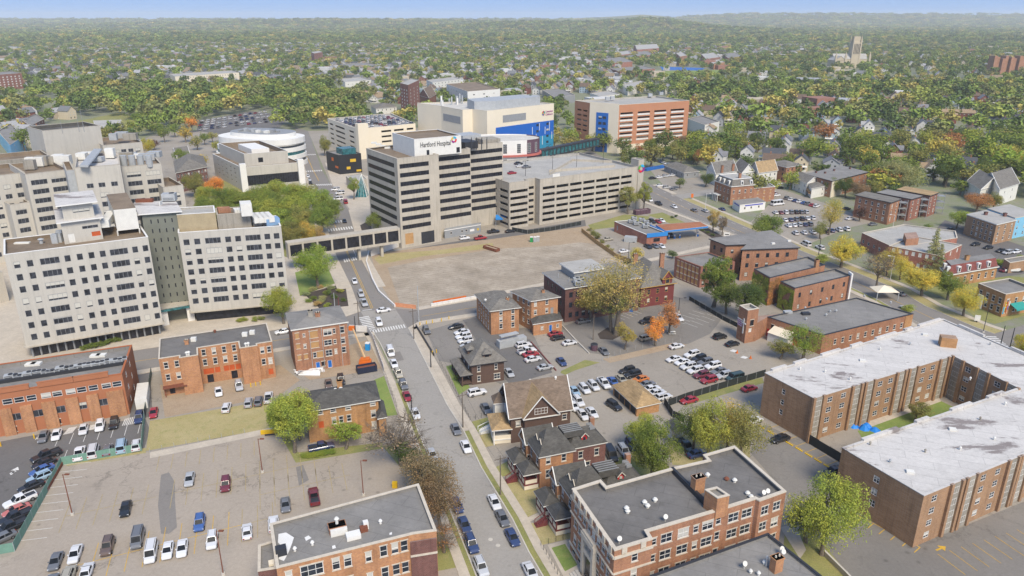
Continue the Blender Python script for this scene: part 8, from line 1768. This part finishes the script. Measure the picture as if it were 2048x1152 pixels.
T((692,898),7.5,4.3,'bright green','small',label='small light green tree in front of the tan brick house')
T((803,930),12,8,'grey-brown','sparse',label='nearly bare grey-brown tree beside the left pavement of the main street'); T((812,936),6.5,3.6,'dark green','small',label='dark green rounded evergreen under the bare grey-brown tree')
T((862,1022),13,6.8,'brown','thin',label='brown-leaved tree beside the long dark grey roof, upper one'); T((882,1060),11.5,5.5,'brown','thin',label='brown-leaved tree beside the long dark grey roof, lower one'); T((840,990),10,5,'grey-brown','thin',label='grey-brown tree above the corner of the long dark grey roof')
T((888,1105),5.5,4.2,'rust','sparse',label='small bare reddish tree on the lawn at the bottom')
T((1232,669),25,12.5,'fawn','veil',label='huge autumn tree with thick pale trunk in the dark lot'); T((1222,662),17,8,'olive','veil',label='olive lower limbs of a second tree against the huge autumn tree'); T((1180,640),11,6,'golden','thin',label='yellowing tree against the long dark red brick building')
T((1249,699),8.5,3.3,'golden','small',label='small yellow-green tree in the dark lot, left of the orange pair'); T((1311,692),9,3.9,'orange','small',label='small bright orange tree beside the picnic table'); T((1338,668),10.5,4.6,'rust','small',label='rusty orange-green tree behind the bright orange one')
T((1427,614),19,7.2,'green','tall',label='tall dense green tree left of the ivy brick building'); T((1480,642),14,7,'dark green',place='in front of the ivy brick building'); T((1452,628),12,6,'green',place='in front of the ivy brick building'); T((1555,600),8,5,'yellow-green','small',label='yellow-green bush tree at the ivy building foot'); T((1520,598),9,4,'olive','small',label='olive shrub tree against the ivy brick wall')
T((1604,724),10.5,6.5,'bright green','thin',label='spreading yellow-green tree before the church hall wall'); T((1560,718),6,4,'olive','small',label='low shrub tree at the corner of the white-roofed block')
T((1303,968),15,6,'green',place='behind the black flat roof, leaning over the lawn'); T((1290,905),9,5,'yellow-green',place='above the small grey-roofed shed'); T((1415,922),15,6.3,'yellow-green',place='behind the black-roofed brick block'); T((1385,905),11,5,'green','thin',place='behind the black-roofed brick block'); T((1482,930),14,6.6,'olive','thin',place='behind the black-roofed brick block'); T((1455,905),13,5.5,'golden','thin',place='behind the black-roofed brick block')
T((1643,1110),16,7.3,'yellow-green','willow',label='large yellow-green tree beside the near end of the apartment block'); T((1612,1085),9,4,'green','small',label='lower green tree under the large yellow-green one')
T((1830,842),6,3.6,'olive','small',label='small olive tree in the apartment courtyard')
T((1682,535),12.5,8.2,'yellow',place='on the far avenue lawn beside the wide building'); T((1752,578),14,5.5,'tan','sparse',label='bare tan tree on the far avenue lawn'); T((1772,552),11,6,'golden','thin',place='behind the bare tan tree'); T((1800,560),9,5,'yellow','thin',label='yellow tree between the bare tan tree and spruce')
T((1843,592),11,7.6,'yellow',place='left of the red mansard house'); T((1926,632),10,5.6,'yellow',place='beside the columned brick building'); T((1895,600),10,6,'green',place='beside the columned brick building'); T((2048,722),8,5,'yellow',label='yellow tree cut by the right edge at the corner crossing')
T((1860,540),16,4,'pale green','conifer',label='large grey-green spruce before the white-roofed brick wing'); T((1874,545),11,3.2,'pale green','conifer',label='shorter grey-green spruce right of the large one'); T((1912,457),9,5.2,'bright green',label='bright lime green tree near the brown brick block'); T((1719,443),7.5,4,'maroon','small',label='maroon-leaved tree before the first brick apartment house')
T((1657,470),16,6,'golden','thin',label='tall pale golden tree in the staff car park'); T((1640,478),8,4,'olive','small',label='olive bush at the edge of the staff car park'); T((1530,487),13,8.6,'green',label='broad green tree between petrol station and staff car park')
T((1426,464),11,3.4,'tan','tall',label='tan columnar tree by the petrol price sign'); T((1444,470),9,2.6,'grey-brown','tall',label='thin grey-brown columnar tree beside the tan one')
T((1795,390),19,14,'pale green','willow',label='huge pale green willow behind the brick apartment houses'); T((1890,375),17,9,'dark green',place='right of the huge pale green willow'); T((1962,362),15,8,'dark green',place='above the white gabled houses at right'); T((1952,425),10,8,'rust',place='beside the white gabled houses at right'); T((2015,350),18,11,'golden',label='huge golden tan tree at the right edge'); T((1985,420),9,5,'olive',place='beside the white gabled houses at right')
T((1690,395),11,6,'dark green',place='between the cream-bayed row and brick apartment houses'); T((1720,400),10,6,'brown',place='between the cream-bayed row and brick apartment houses'); T((1668,392),10,6,'green',place='between the cream-bayed row and brick apartment houses'); T((1745,398),12,6,'olive',place='between the cream-bayed row and brick apartment houses'); T((1850,470),6,3,'green','small',label='small green tree by the wide pale grey roof')
T((1256,428),15,5.2,'olive','tall',label='olive-green tree in front of the concrete car park corner'); T((1286,424),16,4.5,'yellow-green','tall',label='tall yellow-green tree at the right corner of the concrete car park')
for x,y,h,r,c in ((1297,312,12,6,'green'),(1325,322,11,6,'dark green'),(1345,318,12,6,'olive'),(1362,306,13,7,'brown'),(1380,315,12,6,'olive'),(1405,318,13,7,'green'),(1425,308,13,7,'yellow-green'),(1310,300,10,5,'green'),(1440,322,12,6,'olive'),(1395,330,10,5,'rust'),(1330,290,12,6,'green'),(1350,280,12,6,'green')): T((x,y),h,r,c,place='in the belt below the orange and white garage')
T((1411,374),8.5,5,'dark green',label='round dark green tree between the clinic and brick mansion'); T((1359,377),7,3.4,'green','small',label='small green tree on the clinic car park edge'); T((650,312),14,6,'olive',place='at the corner of the beige garage'); T((300,312),13,6,'yellow',label='vivid yellow tree behind the rear hospital blocks'); T((365,330),11,6,'green',place='left of the low white clinic building'); T((385,350),11,6,'golden',place='left of the low white clinic building')
T((1190,478),4,3,'olive','small',label='low shrub by the timber fence'); T((1270,532),8,4,'golden','small',label='small golden tree beside the ornate maroon house'); T((1345,517),4,2.6,'dark green','small',label='dark shrub by the three-storey red brick block')
T((1640,540),7,4,'yellow-green','small',label='yellow-green tree between peeling roof and avenue'); T((1812,636),5,3,'yellow-green','small',label='small yellow-green tree at the orange church corner')
for x,y,h,r,c in ((225,305,12,6,'green'),(255,300,11,6,'olive'),(330,285,12,6,'green'),(350,275,12,6,'green'),(372,285,13,7,'golden'),(318,272,12,6,'green'),(395,300,11,6,'olive'),(385,265,13,7,'orange'),(372,255,13,7,'golden'),(345,250,12,6,'green'),(410,290,10,5,'green'),(310,300,8,5,'maroon'),(438,305,9,5,'yellow-green'),(425,285,9,5,'olive'),(405,340,10,5,'golden'),(300,262,13,7,'dark green'),(280,252,13,7,'green'),(265,268,12,6,'yellow-green')): T((x,y),h,r,c,sets=MID,place='on the grounds behind the rear hospital blocks')
# shrubs and hedges
def shrub(q,r,col,label,group='garden shrubs',h=None):
    p=G(*q); rt=root('shrub',label,'shrub',p,0,group,R.uniform(0,6)); cm,tm=NEAR['small'][R.randrange(2)]; c=TC[col]; s=(r/3,r/3,(h or r*1.3)/8)
    o=inst('foliage',cm,rt,(0,0,-.22*(h or r*1.3)),sc=s,color=c+(1,)); inst('stem',tm,rt,sc=(s[0],s[1],s[2]*.6)); return rt
for i,(x,y,r,c) in enumerate(((612,592,1.8,'pale green'),(618,604,1.6,'bright green'),(628,598,1.5,'green'),(634,612,2.0,'tan'),(645,604,2.2,'pale green'),(655,590,2.0,'green'),(662,578,2.0,'pale green'),(670,596,1.8,'dark green'),(680,585,1.6,'yellow-green'),(655,614,1.5,'bright green'),(688,602,1.4,'dark green'),(625,582,1.8,'pale green'),(640,576,1.6,'tan'))): shrub((x,y),r,c,f'{c} rounded shrub in the hospital garden bed')
for x,y in ((168,699),(180,697),(192,695),(205,691),(216,688),(228,684),(240,681)): shrub((x,y),1.7,'green','green shrub along the hospital front, behind the brick terrace','hospital front shrubs')
for x,y in ((478,644),(490,641),(510,642),(522,640)): shrub((x,y),1.5,'yellow-green','yellow-green shrub at the hospital front near the renovated building','hospital front shrubs')
for x in range(612,662,7): shrub((x,913-(x-612)*.12),1.5,'bright green','bright lime hedge plant below the navy pickup','hedge plants',1.3)
for x,y in ((1180,462),(1187,470),(1195,478),(1204,486),(1214,495),(1223,503)): shrub((x,y),1.6,'olive','olive scrub plant behind the timber fence','scrub along the timber fence')
for x,y in ((1345,436),(1352,434),(1405,462),(1415,466),(1425,472)): shrub((x,y),1.3,'dark green','low dark shrub in the petrol station beds','petrol station shrubs')
shrub((914,760),1.3,'dark green','dark conical shrub by the dark brown hip house porch','porch shrub',2.6)
for x,y in ((1996,530),(2010,528),(2040,520)): shrub((x,y),2.4,'bright green','green bush beside the boat at the right edge','bushes by the boat')
for x,y in ((1150,1060),(1148,1048)): pass
# ivy sheets on the brick wall by the church: leaves as real geometry
def ivy(P,e,u0,u1,h,n,col,rt):
    a,b_=P[e],P[e+1]; d=unit(sub(b_,a)); L=ln(sub(b_,a)); o=(d[1],-d[0]); v=[];f=[]
    for _ in range(n):
        u=R.uniform(u0,u1)*L; z=h*R.random()**1.2; 
        if mn.noise(Vector((u*.35,z*.35,3)))<-.12: continue
        s=R.uniform(.15,.4); p=add(add(a,d,u),o,R.uniform(.05,.3)); i=len(v)
        for (sx,sz) in ((-s,0),(0,-s),(s,0),(0,s)): v.append((p[0]+d[0]*sx+o[0]*R.uniform(-.1,.1)-rt['o'][0],p[1]+d[1]*sx-rt['o'][1],z+sz))
        f.append((i,i+1,i+2,i+3))
    me=bpy.data.meshes.new('ivy'); me.from_pydata(v,[],f); me.materials.append(LEAF); ob=inst('ivy',me,rt,color=col+(1,)); ob['kind']='stuff'
ivy(Q((1508,538),(1540,556),(1650,530),9.5),0,0,1,9,2600,TC['yellow-green'],b29); ivy(Q((1508,538),(1540,556),(1650,530),9.5),1,0,.25,9,1200,TC['rust'],b29); ivy(Q((1561,563),(1590,577),(1701,551),8.8),0,0,1,8,1800,TC['yellow-green'],b29b)
# ================================================================== THE NEIGHBOURHOODS BEYOND
KEEP=[(650,222,860,330),(880,160,1118,300),(796,150,845,205),(1140,188,1385,262),(738,203,798,224),(338,140,482,162),(-40,140,48,182),(1670,62,1742,132),(1976,104,2045,150),(1285,132,1452,154),(395,215,545,262),(1215,88,1320,112),(400,228,600,330),(1150,165,1350,196),(1048,168,1160,196),(0,92,48,150),(1345,100,1490,128),(1225,122,1320,142),(836,175,880,208),(1370,228,1442,262),(850,155,926,180),(668,155,745,172),(676,126,754,136),(620,95,648,120),(1410,300,1510,350),(1495,310,1560,350),(1610,340,1735,372),(1580,345,1660,392),(1930,350,2048,412),(1415,335,1545,415),(1700,375,1880,450),(1720,445,1950,550),(1540,375,1712,470),(1880,510,2000,570),(1925,420,2060,490),(1300,330,1400,362),(0,250,330,330)]
def kept(x,y,h,r):
    b=pix(x,y,0); t=pix(x,y,h); rp=r*F/max(1,math.hypot(y,H))
    for x0,y0,x1,y1 in KEEP:
        if x0-rp*.6<b[0]<x1+rp*.6 and b[1]>y1-3 and t[1]<y1-.3*(y1-y0): return True
    return False
def infr(x,y,m=40): 
    a=pix(x,y,0); return -m<a[0]<2048+m and a[1]<1160
occ([G(40,262),G(200,228),G(330,255),G(180,290)]); 
# buildings beside the hospital park
house('dormitory','dark red brick dormitory with green-grey dormered roof, left of the low white clinic building',q4((352,345),(413,333),(405,312),11),11,4,'trunc',BR_DARK,SH_GREY,{1:[(rows(3,.8,.2),ev(9),1.1,1.6,'dh0')]},fm=OFFW,frac=.5,cat='dormitory')
house('white_house','white house with grey roof above the dark red dormitory',q4((352,310),(378,306),(372,296),7),7,3,'a',OFFW,SH_GREY,{1:[(rows(2,.7,.3),ev(4),1,1.4,'dh0')]},fm=WHITE)
house('brick_house','white and brick house with pale roof in front of the park, upper left',q4((192,256),(246,254),(238,240),9),9,3,'a',BR_RUST,R_LIGHT,{1:[(rows(2,.75,.3),ev(5),1.2,1.4,'dh0')]},fm=WHITE)
house('beige_house','beige house with grey-green gable roof left of the blank penthouse',q4((46,272),(82,276),(80,262),8),8,4,'b',CREAM,SH_GREY,{1:[(rows(2,.75,.3),ev(3),1,1.4,'dh0')]},fm=WHITE)
simple('light blue apartment house at the far left, behind the hospital blocks',(-5,262),(20,290),(47,272),10,LBLUE,R_GREY,3,3,2,1,1.4)
simple('dark red brick house row with grey roof, far left below the trees',(44,240),(60,252),(88,238),8,BR_DARK,R_GREY,2,2,4,1,1.4)
simple('dark brick utility building with white roof beside the rear hospital block',(245,285),(262,292),(284,280),8,BR_RUST,R_LIGHT)
# --- house templates
SL=MB
def house_tpl(seed):
    q=random.Random(seed); w=q.uniform(7.5,9.5); l=q.uniform(10,14); e=q.choice([5.6,6,7.8]); rise=q.uniform(3,4.4); two=seed%3==0
    P=[(-l/2,w/2),(-l/2,-w/2),(l/2,-w/2),(l/2,w/2)]; out=[]
    b=MB(); b.prism(P,0,e); a,c=(-l/2,0,e+rise-.15),(l/2,0,e+rise-.15); b.face([(-l/2,w/2,e),(-l/2,-w/2,e),a]); b.face([(l/2,-w/2,e),(l/2,w/2,e),c])
    if two: b.prism([(-2,-w/2-2),(2.2,-w/2-2),(2.2,0),(-2,0)],0,e); b.face([(-2,-w/2-2,e),(2.2,-w/2-2,e),(.1,-w/2-2,e+2.6)])
    out.append(('wall',b.mesh('wall',[SIDING])))
    b=MB(); o=.5; z=e-.15
    b.face([(-l/2-o,-w/2-o,z),(l/2+o,-w/2-o,z),(l/2+o,0,e+rise),(-l/2-o,0,e+rise)]); b.face([(l/2+o,w/2+o,z),(-l/2-o,w/2+o,z),(-l/2-o,0,e+rise),(l/2+o,0,e+rise)])
    if two: b.face([(-2.4,-w/2-2.4,z),(.1,-w/2-2.4,e+2.8),(.1,0,e+2.8),(-2.4,0,z)]); b.face([(.1,-w/2-2.4,e+2.8),(2.6,-w/2-2.4,z),(2.6,0,z),(.1,0,e+2.8)])
    out.append(('roof',b.mesh('roof',[SHING])))
    b=MB()
    for zz_ in ([1.6,4.2] if e<7 else [1.6,4.2,6.6]):
        for k in range(4): x=-l/2+l*(k+.5)/4; b.box(x-.5,-w/2-.04-(2 if two and -2<x<2.2 else 0),zz_-.6,x+.5,-w/2+.02-(2 if two and -2<x<2.2 else 0),zz_+.6)
        for yy in (-w*.22,w*.22):
            for s in (-1,1): b.box(s*l/2-.05,yy-.5,zz_-.6,s*l/2+.05,yy+.5,zz_+.6)
    b.box(-l/2-.06,-.4,e+.4,-l/2+.04,.4,e+1.4); b.box(l/2-.04,-.4,e+.4,l/2+.06,.4,e+1.4)
    out.append(('windows',b.mesh('windows',[GLASS])))
    b=MB(); b.box(l*.2-.35,-.35,e+.5,l*.2+.35,.35,e+rise+1.1); out.append(('chimney',b.mesh('chimney',[BR_RUST])))
    b=MB(); b.prism([(l/2,-w*.4),(l/2+2.2,-w*.4),(l/2+2.2,w*.4),(l/2,w*.4)],0,.6); b.face([(l/2,-w*.45,3.3),(l/2+2.5,-w*.45,2.7),(l/2+2.5,w*.45,2.7),(l/2,w*.45,3.3)])
    for yy in (-w*.38,0,w*.38): b.box(l/2+2.0,yy-.09,.6,l/2+2.18,yy+.09,2.75)
    out.append(('porch',b.mesh('porch',[OFFW])))
    j=MB()
    for nm,me in out[:3]:
        i0=len(j.v); j.v+=[tuple(v.co) for v in me.vertices]; mi={'wall':0,'roof':1,'windows':2}[nm]
        for p in me.polygons: j.f.append(tuple(i0+k for k in p.vertices)); j.m.append(mi)
    return out,j
HT=[house_tpl(s) for s in range(6)]
WALLC=[('white',(.62,.61,.58)),('white',(.58,.57,.54)),('cream',(.55,.47,.33)),('grey',(.34,.35,.36)),('beige',(.45,.4,.33)),('brick red',(.2,.075,.055)),('pale blue',(.33,.42,.48)),('white',(.6,.6,.58))]
ROOFC=[('grey',(.16,.165,.17)),('dark',(.075,.08,.09)),('tan',(.3,.22,.14)),('pale',(.33,.33,.33)),('brown',(.14,.1,.075)),('grey',(.2,.2,.21))]
def zone(a):
    x,y=a
    c='far left' if x<380 else 'left' if x<760 else 'central' if x<1180 else 'right' if x<1640 else 'far right'
    return c
GD=unit((.35,.94)); GX=(GD[1],-GD[0]); HS=[]; RH=random.Random(11)
row=0; v_=300
while v_<2900:
    u_=-2200
    while u_<2600:
        x=GX[0]*u_+GD[0]*v_; y=GX[1]*u_+GD[1]*v_; u_+=RH.uniform(15,21)
        if y<330 or y>2800 or not infr(x,y,150): continue
        a=pix(x,y,5)
        dens=.0
        if a[0]>1380 and a[1]<345: dens=.62
        elif 1040<a[0]<1240 and 138<a[1]<182: dens=.95
        elif a[0]<330 and 215<a[1]<262: dens=.55
        elif a[1]<170: dens=.55
        elif 700<a[0]<900 and a[1]<200: dens=.5
        if 1250<a[0]<1700 and 118<a[1]<190: dens*=.1
        if 200<a[0]<720 and 165<a[1]<260: dens=.03
        if a[0]>1640 and a[1]<190: dens*=.2
        if y>1150: dens*=1.7
        if RH.random()>dens or not free(x,y) or kept(x,y,6,5): continue
        HS.append((y,x,RH.random()<.25))
    v_+= 24 if row%2==0 else 40
    row+=1
HS.sort(); far=[]
gang=math.atan2(GX[1],GX[0])
for i,(y,x,turn) in enumerate(HS):
    parts,jm=HT[RH.randrange(6)]; wn_,wc=WALLC[RH.randrange(8)]; rn_,rc_=ROOFC[RH.randrange(6)]; rz=gang+(math.pi/2 if not turn else 0)+RH.uniform(-.05,.05)+(math.pi if RH.random()<.5 else 0)
    if i<290:
        rt=root('house',f'{wn_} house with {rn_} gable roof, {zone(pix(x,y,0))} neighbourhood','house',(x,y),0,'houses of the neighbourhoods beyond',rz)
        for nm,me in parts:
            o=inst(nm,me,rt)
            if nm=='wall': o.color=wc+(1,)
            elif nm=='roof': o.color=rc_+(1,)
            elif nm=='windows': o['kind']='stuff'
        c_,s_=math.cos(rz),math.sin(rz); occ([(x+c_*dx-s_*dy,y+s_*dx+c_*dy) for dx,dy in ((-8,-6),(8,-6),(8,6),(-8,6))])
    else: far.append((x,y,rz,jm,RH.randrange(6),RH.randrange(4)))
# houses past the 290 nearest: one mesh of all of them
FW=[plain('far wall '+str(i),c,.9,.05,.5) for i,c in enumerate(((.55,.54,.51),(.46,.4,.3),(.28,.14,.1),(.5,.5,.5),(.36,.37,.38),(.6,.6,.58)))]; FR=[plain('far roof '+str(i),c,.9,.1,.5) for i,c in enumerate(((.17,.175,.18),(.08,.085,.09),(.24,.18,.12),(.34,.34,.34)))]
m=MB()
for x,y,rz,jm,w_,r_ in far:
    i0=len(m.v); c_,s_=math.cos(rz),math.sin(rz)
    m.v+=[(x+c_*p[0]-s_*p[1],y+s_*p[0]+c_*p[1],p[2]) for p in jm.v]
    for f,k in zip(jm.f,jm.m):
        m.f.append(tuple(i0+t for t in f)); m.m.append(w_ if k==0 else 6+r_ if k==1 else 10)
o=m.build('distant_houses',FW+FR+[GLASS_D],kind='stuff'); 
# larger pale flat-roofed buildings scattered far off
RB=random.Random(5); m=MB()
for k in range(320):
    y=RB.uniform(700,4200); x=RB.uniform(-.75,.75)*y; 
    if not infr(x,y,0) or not free(x,y) or kept(x,y,8,10): continue
    a=pix(x,y,0)
    if 200<a[0]<720 and 165<a[1]<260: continue
    l,w=RB.uniform(14,38),RB.uniform(12,26); m.obox((x,y),unit((1,RB.choice([-.3,.3,2]))),l,w,0,RB.uniform(5,13),RB.choice([0,0,1,2,3]))
    P=[(x-l/2,y-w/2),(x+l/2,y-w/2),(x+l/2,y+w/2),(x-l/2,y+w/2)]; occ(P)
m.build('distant_buildings',[FW[0],FW[1],FW[2],FW[4]],kind='stuff')
# --- scattered trees: nearest ones are things, the rest instanced as one wood
RT=random.Random(21); cand=[]
def colorfor(a,rnd):
    tab=(['green']*8+['dark green']*5+['olive']*4+['yellow-green']*6+['bright green']*4+['golden']*2+['rust']*1+['brown']+['olive']*3+['green']*5) 
    return tab[int(rnd*len(tab))%len(tab)]
y=262
while y<1000:
    step=10.5 if y<500 else 13
    w=y*.78+40; x=-w
    while x<w:
        X=x+RT.uniform(-4,4); Y=y+RT.uniform(-4,4); x+=step
        if not infr(X,Y,200) or not free(X,Y): continue
        a=pix(X,Y,8)
        if pix(X,Y,0)[1]>400 and a[0]>560: continue
        h=RT.uniform(8,18); r=h*RT.uniform(.42,.62)
        park=150<a[0]<730 and 165<a[1]<262
        d=.97 if park else .52
        if a[0]>1380 and a[1]>190: d=.55
        if 1250<a[0]<1720 and a[1]<200: d=.9
        if a[0]>1640 and a[1]<190: d=.93
        if 1040<a[0]<1240 and 138<a[1]<182: d=.3
        if RT.random()>d: continue
        if park: h*=1.15; r*=1.15
        elif a[0]>1380 and a[1]>150: h*=1.12; r*=1.22
        if kept(X,Y,h,r): continue
        cand.append((Y,X,h,r,RT.random(),park))
    y+=step
cand.sort(); NI=205
for i,(Y,X,h,r,rn,park) in enumerate(cand[:NI]):
    c=colorfor(None,rn); k='conifer' if RT.random()<.04 else 'tall' if RT.random()<.12 else 'round'
    c=(['green','green','dark green','olive','yellow-green','bright green','green','dark green','golden'][int(rn*9)] if park else c)
    T(None,h,r,c,k,place=('in the hospital park' if park else f'in the {zone(pix(X,Y,0))} neighbourhood'),sets=MID,group='trees of the neighbourhoods beyond',at=(X,Y))
rest=[(X,Y,h,r,rn) for (Y,X,h,r,rn,park) in cand[NI:]]
y=1000
while y<2900:
    step=15 if y<1800 else 21; w=y*.75+40; x=-w
    while x<w:
        X=x+RT.uniform(-6,6); Y=y+RT.uniform(-6,6); x+=step
        if RT.random()>(.44 if y<1500 else .62) or not infr(X,Y,200) or not free(X,Y) or kept(X,Y,8,4): continue
        k=1 if y<1800 else 1.35
        hh_=RT.uniform(8,18); rest.append((X,Y,hh_,hh_*RT.uniform(.42,.66)*k,RT.random()))
    y+=step
def leafplain(name,c):
    m,nt,b=mk(name); oi=nt.nodes.new('ShaderNodeObjectInfo'); g=nt.nodes.new('ShaderNodeNewGeometry'); r=ramp(nt,oi.outputs['Random'],0,(.78,.82,.82,1),1,(1.22,1.18,1.08,1)); col=mix(nt,c+(1,),r.outputs[0],1.0,'MULTIPLY'); r2=ramp(nt,g.outputs['Random Per Island'],0,g1(.75),1,g1(1.25)); col=mix(nt,col,r2.outputs[0],1.0,'MULTIPLY')
    nt.links.new(col,b.inputs['Base Color']); b.inputs['Roughness'].default_value=1; b.inputs['Specular IOR Level'].default_value=0; return m
lodc=bpy.data.collections.new('tree_kinds'); VAR=['green','dark green','olive','yellow-green','bright green','golden','green','green','green','yellow-green','dark green','olive','green','bright green','dark green','yellow-green','golden','green','green','olive','olive','dark green']
LF={c:leafplain('far leaves '+c,tuple(v*1.0 for v in TC[c])) for c in set(VAR)}
for i,c in enumerate(VAR):
    me,_=crown_mesh(40+i,260,1.9,blobs=9); me2=me.copy(); me2.materials.clear(); me2.materials.append(LF[c]); o=bpy.data.objects.new('tree_kind_%02d'%i,me2); lodc.objects.link(o)
def scatter(name,pts,kind='stuff'):
    me=bpy.data.meshes.new(name); me.from_pydata([(p[0],p[1],(hill(p[0],p[1]) if p[1]>2600 else 0)) for p in pts],[],[])
    at=me.attributes.new('scale','FLOAT_VECTOR','POINT'); at.data.foreach_set('vector',[c for p in pts for c in (p[3]/6,p[3]/6,p[2]/13)])
    ai=me.attributes.new('idx','INT','POINT'); ai.data.foreach_set('value',[int(p[4]*9973)%len(VAR) for p in pts])
    ar=me.attributes.new('rot','FLOAT','POINT'); ar.data.foreach_set('value',[p[4]*50 for p in pts])
    ob=bpy.data.objects.new(name,me); COL.objects.link(ob); ob['kind']=kind
    ng=bpy.data.node_groups.new(name,'GeometryNodeTree'); ng.interface.new_socket('Geometry',in_out='INPUT',socket_type='NodeSocketGeometry'); ng.interface.new_socket('Geometry',in_out='OUTPUT',socket_type='NodeSocketGeometry')
    N=ng.nodes; gi=N.new('NodeGroupInput'); go=N.new('NodeGroupOutput'); ip=N.new('GeometryNodeInstanceOnPoints'); ci=N.new('GeometryNodeCollectionInfo'); ci.inputs['Collection'].default_value=lodc; ci.inputs['Separate Children'].default_value=True; ci.inputs['Reset Children'].default_value=True
    def att(nm,ty): a=N.new('GeometryNodeInputNamedAttribute'); a.data_type=ty; a.inputs[0].default_value=nm; return a.outputs['Attribute']
    cx_=N.new('ShaderNodeCombineXYZ'); ng.links.new(att('rot','FLOAT'),cx_.inputs[2])
    ng.links.new(gi.outputs[0],ip.inputs['Points']); ng.links.new(ci.outputs[0],ip.inputs['Instance']); ip.inputs['Pick Instance'].default_value=True
    ng.links.new(att('idx','INT'),ip.inputs['Instance Index']); ng.links.new(att('scale','FLOAT_VECTOR'),ip.inputs['Scale']); ng.links.new(cx_.outputs[0],ip.inputs['Rotation']); ng.links.new(ip.outputs[0],go.inputs[0])
    md=ob.modifiers.new('scatter','NODES'); md.node_group=ng; return ob
scatter('distant_trees',rest)
# woodland beyond: bigger clumps
wood=[]; y=2900
while y<9500:
    step=26*(y/2900)**1.15; w=y*.74+60; x=-w
    while x<w:
        X=x+RT.uniform(-.4,.4)*step; Y=y+RT.uniform(-.4,.4)*step; x+=step
        if RT.random()<.9 and infr(X,Y,20) and not kept(X,Y,8,4): wood.append((X,Y,RT.uniform(13,22)*(1+y/9000),step*RT.uniform(.5,.75),RT.random()**1.6))
    y+=step
scatter('far_woodland',wood)
# ================================================================== AIR
hz=MB(); hz.box(-11500,-60,-1.0,11500,11600,176)
hm=bpy.data.materials.new('haze'); hm.use_nodes=True; nt=hm.node_tree; nt.nodes.remove(nt.nodes['Principled BSDF']); pv=nt.nodes.new('ShaderNodeVolumePrincipled'); pv.inputs['Color'].default_value=(.96,.98,1,1); pv.inputs['Density'].default_value=.000085; pv.inputs['Anisotropy'].default_value=0
nt.links.new(pv.outputs[0],nt.nodes['Material Output'].inputs['Volume'])
ho_=hz.build('haze',hm,kind='stuff')
print('trees',len(cand),'rest',len(rest),'wood',len(wood),'houses',len(HS))
finish_labels()
